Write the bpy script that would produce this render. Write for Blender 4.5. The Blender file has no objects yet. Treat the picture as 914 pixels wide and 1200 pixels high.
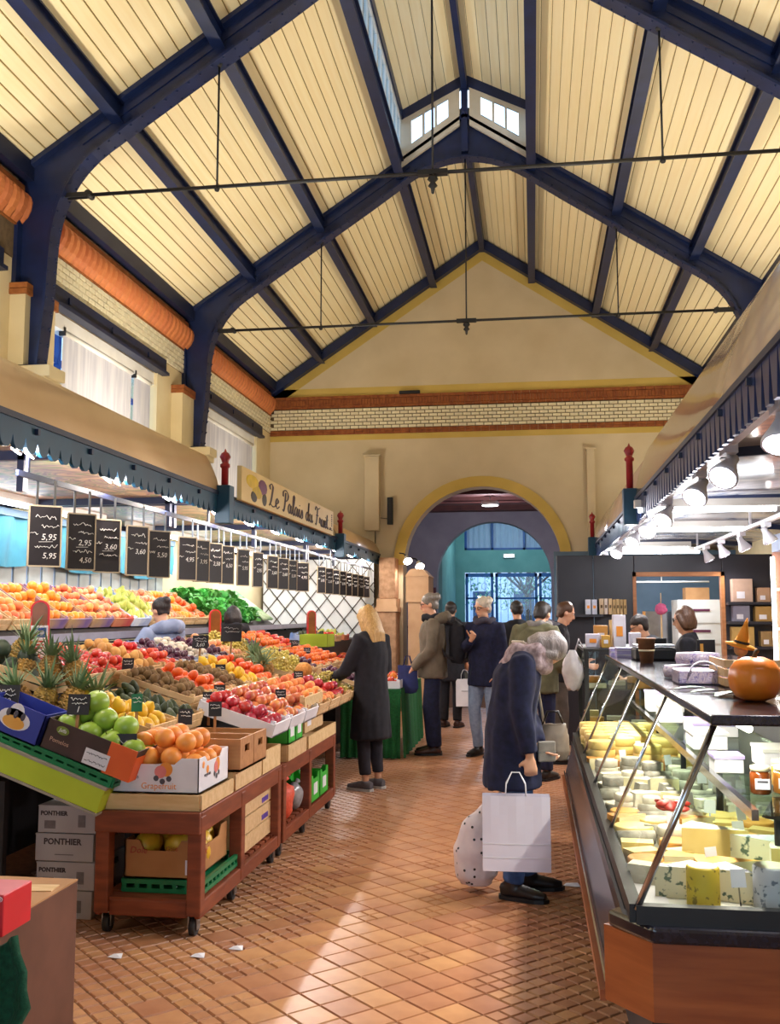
import bpy, bmesh, math, random
from mathutils import Vector, Matrix, Euler, noise
random.seed(7)
SC = bpy.context.scene
COL = SC.collection
PI = math.pi
R = math.radians

# ---------------------------------------------------------------- camera
cam_d = bpy.data.cameras.new('camera'); cam = bpy.data.objects.new('camera', cam_d); COL.objects.link(cam)
cam_d.sensor_fit = 'HORIZONTAL'; cam_d.sensor_width = 36.0; cam_d.lens = 36.0 * 1150 / 914
cam.location = (0, 0, 1.52); cam.rotation_euler = (R(90 + 5.908), 0, R(8.268))
cam_d.clip_start = 0.05; cam_d.clip_end = 300
SC.camera = cam

# ---------------------------------------------------------------- sky and exposure
world = bpy.data.worlds.new('overcast_sky'); SC.world = world; world.use_nodes = True
_bg = world.node_tree.nodes['Background']
_bg.inputs[0].default_value = (0.60, 0.80, 1.0, 1); _bg.inputs[1].default_value = 3.2
SC.view_settings.view_transform = 'Standard'; SC.view_settings.look = 'None'
SC.view_settings.exposure = 0.0; SC.view_settings.gamma = 1.0
SC.view_settings.use_curve_mapping = False
SC.cycles.use_denoising = True
SC.cycles.max_bounces = 8; SC.cycles.diffuse_bounces = 4; SC.cycles.glossy_bounces = 3
SC.cycles.transmission_bounces = 4; SC.cycles.transparent_max_bounces = 10
SC.cycles.sample_clamp_indirect = 4.0
SC.cycles.caustics_reflective = False; SC.cycles.caustics_refractive = False

# ---------------------------------------------------------------- helpers
def lin(c):
    c = c.lstrip('#'); v = [int(c[i:i+2], 16) / 255 for i in (0, 2, 4)]
    return tuple(x / 12.92 if x <= .04045 else ((x + .055) / 1.055) ** 2.4 for x in v) + (1,)

MATS = {}
def mat(name, c1, c2=None, scale=8, rough=.6, metal=0, bump=0, spec=.5, rnd=0, emit=None, estr=0, coat=0, detail=3, stretch=None, alpha=None, sss=0):
    """procedural principled material: noise blends two colours, Object Info random shifts the value."""
    if name in MATS: return MATS[name]
    m = bpy.data.materials.new(name); m.use_nodes = True; MATS[name] = m
    nt = m.node_tree; N = nt.nodes; L = nt.links; b = N['Principled BSDF']
    a = lin(c1); d = lin(c2) if c2 else tuple(x * .82 for x in a[:3]) + (1,)
    tc = N.new('ShaderNodeTexCoord'); mp = N.new('ShaderNodeMapping'); L.new(tc.outputs['Object'], mp.inputs[0])
    if stretch: mp.inputs['Scale'].default_value = stretch
    nz = N.new('ShaderNodeTexNoise'); nz.inputs['Scale'].default_value = scale; nz.inputs['Detail'].default_value = detail
    L.new(mp.outputs[0], nz.inputs['Vector'])
    rp = N.new('ShaderNodeValToRGB'); rp.color_ramp.elements[0].position = .32; rp.color_ramp.elements[1].position = .68
    rp.color_ramp.elements[0].color = a; rp.color_ramp.elements[1].color = d
    L.new(nz.outputs['Fac'], rp.inputs[0]); out = rp.outputs[0]
    if rnd:
        oi = N.new('ShaderNodeObjectInfo'); hs = N.new('ShaderNodeHueSaturation')
        mr = N.new('ShaderNodeMapRange'); mr.inputs[3].default_value = 1 - rnd; mr.inputs[4].default_value = 1 + rnd
        mh = N.new('ShaderNodeMapRange'); mh.inputs[3].default_value = .5 - rnd * .06; mh.inputs[4].default_value = .5 + rnd * .06
        L.new(oi.outputs['Random'], mr.inputs[0]); L.new(oi.outputs['Random'], mh.inputs[0])
        L.new(mr.outputs[0], hs.inputs['Value']); L.new(mh.outputs[0], hs.inputs['Hue']); L.new(out, hs.inputs['Color']); out = hs.outputs[0]
    L.new(out, b.inputs['Base Color'])
    b.inputs['Roughness'].default_value = rough; b.inputs['Metallic'].default_value = metal
    b.inputs['Specular IOR Level'].default_value = spec
    if coat: b.inputs['Coat Weight'].default_value = coat; b.inputs['Coat Roughness'].default_value = .08
    if sss: b.inputs['Subsurface Weight'].default_value = sss; b.inputs['Subsurface Radius'].default_value = (.02, .01, .005)
    if bump:
        bp = N.new('ShaderNodeBump'); bp.inputs['Strength'].default_value = bump; bp.inputs['Distance'].default_value = .01
        L.new(nz.outputs['Fac'], bp.inputs['Height']); L.new(bp.outputs[0], b.inputs['Normal'])
    if emit:
        b.inputs['Emission Color'].default_value = lin(emit); b.inputs['Emission Strength'].default_value = estr
    return m

def glass_mat(name, tint='#F4FAF8', fac=.10, rough=.02):
    if name in MATS: return MATS[name]
    m = bpy.data.materials.new(name); m.use_nodes = True; MATS[name] = m
    nt = m.node_tree; N = nt.nodes; L = nt.links; N.remove(N['Principled BSDF'])
    t = N.new('ShaderNodeBsdfTransparent'); t.inputs[0].default_value = lin(tint)
    g = N.new('ShaderNodeBsdfGlossy'); g.inputs['Roughness'].default_value = rough
    fr = N.new('ShaderNodeLayerWeight'); fr.inputs[0].default_value = .25
    ml = N.new('ShaderNodeMath'); ml.operation = 'MULTIPLY'; ml.inputs[1].default_value = fac * 4; ml.use_clamp = True
    nz = N.new('ShaderNodeTexNoise'); nz.inputs['Scale'].default_value = 3
    ad = N.new('ShaderNodeMath'); ad.operation = 'MULTIPLY_ADD'; ad.inputs[1].default_value = .02; ad.inputs[2].default_value = fac * .3
    L.new(nz.outputs['Fac'], ad.inputs[0])
    s = N.new('ShaderNodeMath'); s.operation = 'ADD'; s.use_clamp = True
    L.new(fr.outputs['Fresnel'], ml.inputs[0]); L.new(ml.outputs[0], s.inputs[0]); L.new(ad.outputs[0], s.inputs[1])
    mx = N.new('ShaderNodeMixShader'); L.new(s.outputs[0], mx.inputs[0]); L.new(t.outputs[0], mx.inputs[1]); L.new(g.outputs[0], mx.inputs[2])
    L.new(mx.outputs[0], N['Material Output'].inputs[0])
    return m

class MB:
    """collects shapes; build() links them as ONE mesh object."""
    def __init__(s): s.v = []; s.f = []; s.m = []; s.sm = []
    def add(s, vs, fs, mi=0, smooth=False):
        o = len(s.v); s.v += [tuple(v) for v in vs]
        for f in fs: s.f.append(tuple(i + o for i in f)); s.m.append(mi); s.sm.append(smooth)
        return s
    def box(s, a, b, mi=0, rot=None, piv=None):
        x0, y0, z0 = a; x1, y1, z1 = b
        vs = [Vector(p) for p in ((x0,y0,z0),(x1,y0,z0),(x1,y1,z0),(x0,y1,z0),(x0,y0,z1),(x1,y0,z1),(x1,y1,z1),(x0,y1,z1))]
        if rot is not None:
            c = Vector(piv) if piv else (Vector(a) + Vector(b)) / 2
            vs = [c + rot @ (v - c) for v in vs]
        return s.add(vs, [(0,3,2,1),(4,5,6,7),(0,1,5,4),(1,2,6,5),(2,3,7,6),(3,0,4,7)], mi)
    def cbox(s, c, d, mi=0, rot=None, piv=None):
        c = Vector(c); h = Vector(d) / 2
        return s.box(c - h, c + h, mi, rot, piv)
    def bar(s, p, q, w, h, mi=0, up=(0,0,1)):
        p = Vector(p); q = Vector(q); t = (q - p).normalized(); u = Vector(up)
        x = t.cross(u)
        if x.length < 1e-4: x = t.cross(Vector((1,0,0)))
        x.normalize(); u = x.cross(t)
        vs = [e + x * sx * w / 2 + u * sz * h / 2 for e in (p, q) for sx, sz in ((-1,-1),(1,-1),(1,1),(-1,1))]
        return s.add(vs, [(0,1,2,3),(4,7,6,5),(0,4,5,1),(1,5,6,2),(2,6,7,3),(3,7,4,0)], mi)
    def tube(s, pts, r, n=8, mi=0, caps=True, smooth=True):
        pts = [Vector(p) for p in pts]; k = len(pts)
        rs = r if isinstance(r, (list, tuple)) else [r] * k
        vs = []; prev = None
        for i, p in enumerate(pts):
            t = (pts[min(i+1, k-1)] - pts[max(i-1, 0)]).normalized()
            if prev is None:
                u = t.cross(Vector((0,0,1)))
                if u.length < 1e-3: u = t.cross(Vector((1,0,0)))
            else:
                u = prev - t * prev.dot(t)
                if u.length < 1e-4: u = t.cross(Vector((0,0,1)))
            u.normalize(); prev = u; w = t.cross(u)
            rr = rs[i]
            ra, rb = rr if isinstance(rr, (tuple, list)) else (rr, rr)
            for j in range(n):
                a = 2 * PI * j / n; vs.append(p + u * ra * math.cos(a) + w * rb * math.sin(a))
        fs = [(i*n+j, i*n+(j+1)%n, (i+1)*n+(j+1)%n, (i+1)*n+j) for i in range(k-1) for j in range(n)]
        s.add(vs, fs, mi, smooth)
        if caps:
            o = len(s.v) - k * n
            s.f.append(tuple(o + j for j in reversed(range(n)))); s.m.append(mi); s.sm.append(False)
            s.f.append(tuple(o + (k-1)*n + j for j in range(n))); s.m.append(mi); s.sm.append(False)
        return s
    def lathe(s, prof, c=(0,0,0), n=12, mi=0, smooth=True, M=None):
        """prof [(r,z)...] round the z axis at c; M optional matrix applied before c."""
        vs = []; c = Vector(c); k = len(prof)
        if k == 2 and prof[0][0] < 1e-4 and prof[0][1] == prof[1][1]:      # a flat disc
            r, z = prof[1]; vs = [Vector((r*math.cos(2*PI*j/n), r*math.sin(2*PI*j/n), z)) for j in range(n)]
            return s.add([c + (M @ v if M is not None else v) for v in vs], [tuple(range(n))], mi)
        for r, z in prof:
            for j in range(n):
                a = 2*PI*j/n; v = Vector((r*math.cos(a), r*math.sin(a), z))
                vs.append(c + (M @ v if M is not None else v))
        fs = [(i*n+j, i*n+(j+1)%n, (i+1)*n+(j+1)%n, (i+1)*n+j) for i in range(k-1) for j in range(n)]
        s.add(vs, fs, mi, smooth)
        o = len(s.v) - k*n
        if prof[0][0] > 1e-4: s.f.append(tuple(o+j for j in reversed(range(n)))); s.m.append(mi); s.sm.append(False)
        if prof[-1][0] > 1e-4: s.f.append(tuple(o+(k-1)*n+j for j in range(n))); s.m.append(mi); s.sm.append(False)
        return s
    def ball(s, c, r, n=10, m=6, mi=0, M=None):
        rx, ry, rz = r if isinstance(r, (tuple, list)) else (r, r, r)
        S = Matrix.Diagonal((rx, ry, rz)); MM = (M @ S) if M is not None else S
        prof = [(max(math.sin(PI*i/m), 1e-5), -math.cos(PI*i/m)) for i in range(m+1)]
        return s.lathe(prof, c, n, mi, True, MM)
    def prism(s, poly, f0, f1, mi=0):
        """poly 2-D points; f0, f1 map (a,b) to the two end faces."""
        n = len(poly); vs = [f0(*p) for p in poly] + [f1(*p) for p in poly]
        fs = [tuple(range(n)), tuple(reversed(range(n, 2*n)))] + [(i, i+n, (i+1)%n+n, (i+1)%n) for i in range(n)]
        return s.add(vs, fs, mi)
    def mesh(s, name, mats, off=None):
        me = bpy.data.meshes.new(name)
        v = s.v if off is None else [(a-off[0], b-off[1], c-off[2]) for a, b, c in s.v]
        me.from_pydata(v, [], s.f)
        for m in (mats if isinstance(mats, (list, tuple)) else [mats]): me.materials.append(m)
        me.polygons.foreach_set('material_index', s.m); me.polygons.foreach_set('use_smooth', s.sm)
        bm = bmesh.new(); bm.from_mesh(me); bmesh.ops.recalc_face_normals(bm, faces=bm.faces); bm.to_mesh(me); bm.free()
        me.update(); return me
    def build(s, name, mats, parent=None, off=None, kind=None):
        return link(name, s.mesh(name, mats, off), parent, kind)

def link(name, me, parent=None, kind=None, loc=None, rot=None):
    o = bpy.data.objects.new(name, me); COL.objects.link(o)
    if parent: o.parent = parent
    if kind: o['kind'] = kind
    if loc is not None: o.location = loc
    if rot is not None: o.rotation_euler = rot
    return o
def tag(o, label=None, cat=None, group=None, kind=None):
    if label: o['label'] = label
    if cat: o['category'] = cat
    if group: o['group'] = group
    if kind: o['kind'] = kind
    return o
def thing(name, label, cat, loc=(0,0,0), rz=0, group=None, kind=None):
    o = bpy.data.objects.new(name, None); COL.objects.link(o); o.empty_display_size = .1
    o.location = loc; o.rotation_euler = (0, 0, rz)
    return tag(o, label, cat, group, kind)
def copy_tree(o, parent=None, loc=None, rot=None, scale=None):
    c = o.copy(); COL.objects.link(c); c.parent = parent
    if loc is not None: c.location = loc
    if rot is not None: c.rotation_euler = rot
    if scale is not None: c.scale = scale
    for ch in o.children: copy_tree(ch, c)
    return c
def rotm(x=0, y=0, z=0): return Euler((x, y, z)).to_matrix()
def bevel(o, w=.004, seg=2):
    m = o.modifiers.new('bevel', 'BEVEL'); m.width = w; m.segments = seg; m.limit_method = 'ANGLE'; m.angle_limit = R(40)
    return o
TMP = bpy.data.scenes.new('workbench'); TMPV = TMP.view_layers[0]
def evaluated_mesh(o):
    """modifiers applied in a small scene of its own (quick), then unlinked."""
    TMP.collection.objects.link(o); TMPV.update(); dg = TMPV.depsgraph
    return bpy.data.meshes.new_from_object(o.evaluated_get(dg))
def text_mesh(txt, size, align='CENTER', shear=0, extrude=.0006, bold=0, res=2):
    """lettering as a mesh, lying in local XY (built-in font)."""
    c = bpy.data.curves.new('lettering', 'FONT'); c.body = txt; c.size = size; c.align_x = align; c.align_y = 'CENTER'
    c.shear = shear; c.extrude = extrude; c.offset = bold; c.resolution_u = res
    o = bpy.data.objects.new('lettering', c); me = evaluated_mesh(o)
    bpy.data.objects.remove(o); bpy.data.curves.remove(c)
    return me
def text(name, txt, size, mt, parent, M, **kw):
    me = text_mesh(txt, size, **kw); me.transform(M); me.materials.clear(); me.materials.append(mt)
    return link(name, me, parent)
def frame(origin, right, up):
    """matrix taking local XY (right, up) to a place in the parent's space."""
    r = Vector(right).normalized(); u = Vector(up).normalized(); n = r.cross(u)
    M = Matrix((r, u, n)).transposed().to_4x4(); M.translation = Vector(origin); return M
# ================================================================ materials of the building
M_navy = mat('navy_paint', '#14244F', '#0E1A3C', 5, .42, 0, .05)
M_navyd = mat('dark_navy_paint', '#16203F', '#101733', 5, .45)
M_cream = mat('cream_board', '#F4E6BE', '#EFDDAE', 3, .55, stretch=(6, .4, 6), rnd=.03)
M_roof = mat('roof_cover', '#6A6A70', None, 2, .9)
M_plaster = mat('plaster', '#D8C8A8', '#CBBA98', 1.6, .85, bump=.15, detail=6)
M_yellow = mat('yellow_paint', '#D6B964', '#C8AB56', 2, .8)
M_whitebrick = mat('glazed_brick', '#F1E8CB', '#E4D9B6', 12, .25, rnd=.06)
M_brown = mat('brown_brick', '#A5642C', '#86481C', 14, .7, rnd=.12, bump=.2)
M_terra = mat('terracotta', '#CC7A48', '#B86838', 9, .65, rnd=.05)
M_mortar = mat('mortar', '#6E5A40', '#5C4A34', 20, .95)
M_blind = mat('blind_fabric', '#D5D3D8', '#B9B8C4', 3, .9, stretch=(1, 6, .5))
M_frameblue = mat('window_frame_blue', '#2A5AA8', '#1E4488', 4, .5)
M_glass = glass_mat('pane_glass', '#E6F1FA', .08)
M_white = mat('white_paint', '#E9E6E0', '#DAD6CE', 4, .5)
M_black = mat('black_metal', '#1B1A1D', '#121114', 6, .5)
M_steel = mat('steel', '#B9BCC4', '#8E9198', 10, .3, 1)
M_mauve = mat('mauve_plaster', '#A39AA4', '#918894', 2, .85)
M_teal = mat('teal_plaster', '#86B4B4', '#74A4A6', 2, .8)

# ================================================================ the building shell
XC, HALF, YB, ZA, SL = -0.75, 3.55, 15.7, 7.66, .67        # ridge line, half width, gable wall, ridge height, slope
XL, XR, YF = XC - HALF, XC + HALF, -3.0
TRUSS_Y = [3.5, 7.55, 11.6]
def zb(x): return ZA - SL * abs(x - XC)

# ---- floor: tiles at 45 degrees, the nearest ones single objects
fl = MB(); fl.box((XL - 1, YF, -.12), (XR + 1, 30, -.006)); floor = fl.build('floor', mat('floor_grout', '#8C6040', '#744C30', 25, .9))
tag(floor, 'tan and orange clay tiled market floor laid on the diagonal', 'floor', kind='structure')
M_tile = mat('floor_tile', '#BE8860', '#AA7450', 7, .33, rnd=.13, bump=.06)
S = .15; G = .005
def tile_mesh(mb, quart, c=(0, 0)):
    r = rotm(z=PI/4)
    def pad(cx, cy, h):
        top = [Vector((cx+sx*(h-.004), cy+sy*(h-.004), 0)) for sx, sy in ((-1,-1),(1,-1),(1,1),(-1,1))]
        bot = [Vector((cx+sx*h, cy+sy*h, -.008)) for sx, sy in ((-1,-1),(1,-1),(1,1),(-1,1))]
        vs = [r @ v + Vector((c[0], c[1], 0)) for v in top + bot]
        mb.add(vs, [(0,1,2,3)] + [(i, i+4, (i+1)%4+4, (i+1)%4) for i in range(4)])
    if quart:
        q = S / 4
        for sx in (-1, 1):
            for sy in (-1, 1): pad(sx*q, sy*q, q - G*.7)
    else: pad(0, 0, S/2 - G/2)
_a = MB(); tile_mesh(_a, False); me_plain = _a.mesh('floor_tile', M_tile)
_b = MB(); tile_mesh(_b, True); me_quart = _b.mesh('floor_tile', M_tile)
cells = []
rt = rotm(z=PI/4)
for i in range(-60, 160):
    for j in range(-60, 160):
        p = rt @ Vector((i*S, j*S, 0)); x, y = p.x, p.y + 0
        if XL + .1 < x < XR - .1 and 2.9 < y < 16.2: cells.append((x, y, i, j))
def quart(x, y, i, j):
    if x > -.13: return True
    if x < -1.35: return random.random() < .9
    return random.random() < (.7 if x < -1.1 else .10)
near = [c for c in cells if -2.05 < c[0] < .42 and c[1] > 3.25 and c[0]/c[1] > -.56]
near.sort(key=lambda c: c[1]); ids = set((c[2], c[3]) for c in near[:300])
rest = MB()
for c in cells:
    q = quart(*c)
    if (c[2], c[3]) in ids:
        o = link('floor_tile', me_quart if q else me_plain, floor, loc=(c[0], c[1], random.uniform(-.001, .001)))
    elif -2.9 < c[0] < 1.0 or c[1] < 4: tile_mesh(rest, q, c[:2])
ro = rest.build('floor_tile_field', M_tile, floor, kind='stuff')

# ---- gable wall with the arch
AX, AZ, AR = -.80, 2.30, 1.27
def arch_poly(x0, x1, top, ax, az, ar, n=24):
    pts = [(x0, 0)] + [(ax-ar, 0)] + [(ax - ar*math.cos(PI*k/n), az + ar*math.sin(PI*k/n)) for k in range(n+1)] + [(ax+ar, 0), (x1, 0)]
    return pts + top
def arch_wall(name, mt, y0, y1, x0, x1, top, ax, az, ar, label):
    p = arch_poly(x0, x1, top, ax, az, ar)
    # split in quads strip for a clean fill: left pier, right pier, spandrel fan
    mb = MB(); n = 24
    for ya, yb2 in ((y0, y1),):
        arc = [(ax - ar*math.cos(PI*k/n), az + ar*math.sin(PI*k/n)) for k in range(n+1)]
        ztop = lambda x: min(top[0][1] if len(top) == 2 else zb(x) + .05, 99)
        cols = [(x0, 0, ax-ar, 0)]
        def col(xa, za, xb, zc):
            f = lambda x, z, y: Vector((x, y, z))
            vs = [f(xa, za, ya), f(xb, zc, ya), f(xb, ztop(xb), ya), f(xa, ztop(xa), ya), f(xa, za, yb2), f(xb, zc, yb2), f(xb, ztop(xb), yb2), f(xa, ztop(xa), yb2)]
            mb.add(vs, [(0,1,2,3), (4,7,6,5), (0,4,5,1), (2,6,7,3), (0,3,7,4), (1,5,6,2)])
        col(x0, 0, ax-ar, 0); col(ax+ar, 0, x1, 0)
        xs = sorted(set([a[0] for a in arc] + ([XC] if ax-ar < XC < ax+ar else [])))
        def za(x): return az + math.sqrt(max(ar*ar - (x-ax)**2, 0))
        for a, b in zip(xs, xs[1:]): col(a, za(a), b, za(b))
    o = mb.build(name, mt); tag(o, label, 'wall', kind='structure'); return o
wall_back = arch_wall('wall_back', M_plaster, YB, YB+.5, XL-.4, XR+.4, [(0,0)]*3, AX, AZ, AR, 'beige plaster gable wall with a round arch and a band of glazed bricks')
# painted yellow borders
n = 28
t = MB()
for k in range(n):
    a0, a1 = PI*k/n, PI*(k+1)/n
    P = lambda r, a, y: Vector((AX - r*math.cos(a), y, AZ + r*math.sin(a)))
    vs = [P(AR-.02, a0, YB-.03), P(AR-.02, a1, YB-.03), P(AR+.15, a1, YB-.03), P(AR+.15, a0, YB-.03), P(AR-.02, a0, YB), P(AR-.02, a1, YB), P(AR+.15, a1, YB), P(AR+.15, a0, YB)]
    t.add(vs, [(0,1,2,3), (0,4,5,1), (3,2,6,7), (0,3,7,4), (1,5,6,2)])
tag(t.build('trim_1', M_yellow), 'yellow painted ring moulding around the round arch', 'trim', kind='structure')
t = MB()
for sgn in (-1, 1):
    p = [(XC, zb(XC)-.18), (XC + sgn*HALF, zb(XC+HALF)-.18), (XC + sgn*HALF, zb(XC+HALF)-.36), (XC, zb(XC)-.36)]
    t.prism(p, lambda a, b: Vector((a, YB-.004, b)), lambda a, b: Vector((a, YB+.01, b)))
t.box((XL, YB-.004, 5.10), (XR, YB+.01, 5.24)); t.box((XL, YB-.004, 4.36), (XR, YB+.01, 4.455))
tag(t.build('trim_2', M_yellow), 'yellow painted border lines along gable rafters and brick band', 'trim', kind='structure')
# brick band on the gable wall
ML, RH = .137, .0575
def brick_mesh(l, h, d, mt, g=.008):
    mb = MB(); b = .004; x, z = l/2 - g/2, h/2 - g/2
    vs = [(-x,0,-z),(x,0,-z),(x,0,z),(-x,0,z),(-x+b,-d,-z+b),(x-b,-d,-z+b),(x-b,-d,z-b),(-x+b,-d,z-b)]
    mb.add([Vector(v) for v in vs], [(4,5,6,7),(0,1,5,4),(1,2,6,5),(2,3,7,6),(3,0,4,7)])
    return mb.mesh('brick', mt)
me_brick = brick_mesh(ML, RH, .02, M_whitebrick)
bk = MB(); bk.box((XL, YB-.006, 4.545), (XR, YB+.01, 4.90)); bk.build('mortar_bed', M_mortar, wall_back)
for r_ in range(6):
    k = 0; x = XL + .06 + (.5*ML if r_ % 2 else 0)
    while x < 2.46:
        link('brick', me_brick, wall_back, loc=(x, YB-.006, 4.545 + RH*(r_+.5))); x += ML
cr = MB()
me_c = []
for z0, z1, pitch, d in ((4.455, 4.495, .13, .028), (4.498, 4.540, .13, .028), (4.902, 4.942, .13, .03), (4.946, 5.045, .05, .03), (5.049, 5.098, .13, .045)):
    x = XL
    while x < XR:
        cr.box((x+.002, YB-d+random.uniform(-.002,.002), z0), (min(x+pitch-.002, XR), YB, z1)); x += pitch
cr.build('brown_brick_course', M_brown, wall_back, kind='stuff')
v = MB(); v.cbox((-1.95, YB-.05, 5.12), (.34, .06, .05)); v.build('vent_slot', M_black, wall_back)
# vertical ducts and box on the gable wall
d1 = MB(); d1.box((-2.68, YB-.16, 2.85), (-2.44, YB, 4.06)); d1.box((-2.70, YB-.18, 4.06), (-2.42, YB, 4.09))
tag(bevel(d1.build('wall_duct', M_plaster), .01), 'wide cream vertical duct box on gable wall left of the arch', 'duct')
d2 = MB(); d2.box((.87, YB-.10, 2.6), (.99, YB, 4.10)); d2.box((.85, YB-.12, 4.10), (1.01, YB, 4.13))
tag(d2.build('wall_duct', M_plaster), 'narrow cream vertical duct strip on gable wall right of the arch', 'duct')
d3 = thing('wall_speaker', 'slim black column speaker beside the arch', 'speaker', (-2.27, YB-.05, 2.95))
m = MB(); m.box((-.045, -.06, 0), (.045, .03, .44)); bevel(m.build('body', M_black, d3), .008)
m = MB(); m.box((-.035, -.068, .02), (.035, -.055, .42)); m.build('grille', mat('speaker_grille', '#2A2A2E', '#0C0C0E', 200, .7), d3)
m = MB(); m.box((-.02, .03, .15), (.02, .05, .28)); m.build('bracket', M_black, d3)
m = MB(); m.tube([(-.05, .03, .1), (-.2, .03, .12), (-.25, .03, 0), (-.25, .03, -.3)], .006, 6); m.build('cable', M_black, d3)

# ---- left wall with windows, lintel, bricks, terracotta moulding
WIN = [(-.6, 3.0), (4.0, 7.1), (8.0, 10.72), (12.1, 14.9)]
SILL, LINT = 2.95, 4.33
lw = MB(); T = .35
lw.box((XL-T, YF, 0), (XL, YB+.4, SILL)); lw.box((XL-T, YF, LINT), (XL, YB+.4, zb(XL)+.1))
edges = [YF] + [e for w in WIN for e in w] + [YB+.4]
for a, b in zip(edges[::2], edges[1::2]): lw.box((XL-T, a, SILL), (XL, b, LINT))
wall_left = lw.build('wall_left', mat('side_plaster', '#E0CFA6', '#D2BE92', 2, .85, bump=.1)); tag(wall_left, 'cream plaster side wall with high windows, glazed bricks and terracotta moulding', 'wall', kind='structure')
bk = MB(); bk.box((XL-.01, YF, 4.50), (XL+.006, YB, 4.79)); bk.build('mortar_bed', M_mortar, wall_left)
for r_ in range(5):
    y = 7.75 + (.5*ML if r_ % 2 else 0)
    while y < YB - .05:
        o = link('brick', me_brick, wall_left, loc=(XL+.006, y, 4.50 + RH*(r_+.5)), rot=(0, 0, PI/2)); y += ML
me_m = MB(); prof = [(0, -.15), (.03, -.15), (.05, -.12), (.09, -.08), (.12, -.02), (.13, .05), (.115, .10), (.08, .135), (.03, .15), (0, .15)]
for kk in range(len(prof)-1):
    (a0, b0), (a1, b1) = prof[kk], prof[kk+1]
    for s0, s1, q0, q1 in ((-.06, -.03, .72, .97), (-.03, .03, .97, .97), (.03, .06, .97, .72)):
        me_m.add([Vector((a0*q0, s0, b0)), Vector((a1*q0, s0, b1)), Vector((a1*q1, s1, b1)), Vector((a0*q1, s1, b0))], [(0,1,2,3)], 0, True)
me_mold = me_m.mesh('moulding_tile', M_terra)
y = 5.0
while y < YB - .1:
    link('moulding_tile', me_mold, wall_left, loc=(XL, y, 4.955)); y += .1215
lt = MB(); lt.box((XL, YF, 5.10), (XL+.05, YB, 5.16)); lt.box((XL, YF, 4.79), (XL+.03, YB, 4.805)); lt.build('brown_brick_course', M_brown, wall_left)
for k, (a, b) in enumerate(WIN):
    lb = MB(); lb.box((XL-.02, a-.15, LINT), (XL+.05, b+.15, 4.50)); lb.box((XL-.02, a-.15, LINT-.02), (XL+.09, b+.15, LINT+.015))
    for yy in (a+.4, (a+b)/2, b-.4): lb.box((XL+.05, yy-.02, LINT+.06), (XL+.065, yy+.02, LINT+.12))
    tag(lb.build('trim_%d' % (k+3), M_navyd), 'navy steel lintel beam over the %s high side window' % ('first', 'second', 'blind covered third', 'last')[k], 'lintel', kind='structure')
    w = thing('window_%d' % (k+1), 'high blue framed side window in the %s bay of the left wall' % ('first', 'second', 'third', 'end')[k], 'window', (XL-.2, (a+b)/2, SILL), kind='structure')
    L_ = b - a; fm = MB()
    nn = max(2, round(L_/.62))
    fm.box((-.03, -L_/2, 0), (.03, L_/2, .06)); fm.box((-.03, -L_/2, LINT-SILL-.06), (.03, L_/2, LINT-SILL)); fm.box((-.025, -L_/2, .95), (.025, L_/2, 1.0))
    for q in range(nn+1):
        yy = -L_/2 + L_*q/nn; fm.box((-.03, yy-.03, 0), (.03, yy+.03, LINT-SILL))
    fm.build('window_frame', M_frameblue, w)
    for q in range(nn):
        pm = MB(); pm.box((-.004, -L_/2 + L_*q/nn+.02, .05), (.004, -L_/2 + L_*(q+1)/nn-.02, LINT-SILL-.05)); pm.build('pane', M_glass, w)
    wb = MB(); wb.box((.03, -L_/2, LINT-SILL-.16), (.16, L_/2, LINT-SILL-.02)); wb.build('blind_headboard', M_white, w)
def blind(y0, y1, ztop, zbot, label, seed):
    b = thing('roller_blind', label, 'blind', (XL-.06, (y0+y1)/2, zbot), group='roller blinds in the side windows')
    L_ = (y1-y0)/2; H = ztop - zbot; m = MB(); n1 = 24; random.seed(seed)
    ph = [random.uniform(0, 6) for _ in range(3)]
    vs = []
    for i in range(n1+1):
        yy = -L_ + 2*L_*i/n1
        for j in range(4):
            zz = H*j/3; w_ = .012*math.sin(yy*9+ph[0]) + .008*math.sin(yy*23+ph[1]); vs.append(Vector((w_*(1-.7*zz/H), yy, zz)))
    m.add(vs, [(i*4+j, (i+1)*4+j, (i+1)*4+j+1, i*4+j+1) for i in range(n1) for j in range(3)], 0, True)
    m.build('fabric', M_blind, b)
    m = MB(); m.tube([(0, -L_, H), (0, L_, H)], .028, 10); m.build('roller', M_white, b)
    m = MB(); m.box((-.008, -L_, -.02), (.008, L_, .005)); m.build('bottom_bar', M_white, b)
    m = MB(); m.box((-.03, -L_-.03, H-.04), (.03, -L_-.005, H+.04)); m.build('bracket', M_black, b)
blind(8.03, 8.30, 4.17, 3.62, 'short narrow grey roller blind beside the near truss post', 1)
blind(8.52, 10.12, 4.17, 3.0, 'wide grey roller blind covering the middle of the third window', 2)
blind(10.20, 10.66, 4.17, 3.0, 'narrow grey roller blind beside the cream pier', 3)
blind(12.2, 14.85, 4.17, 3.0, 'wide grey roller blind over the end bay window', 4)
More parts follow.
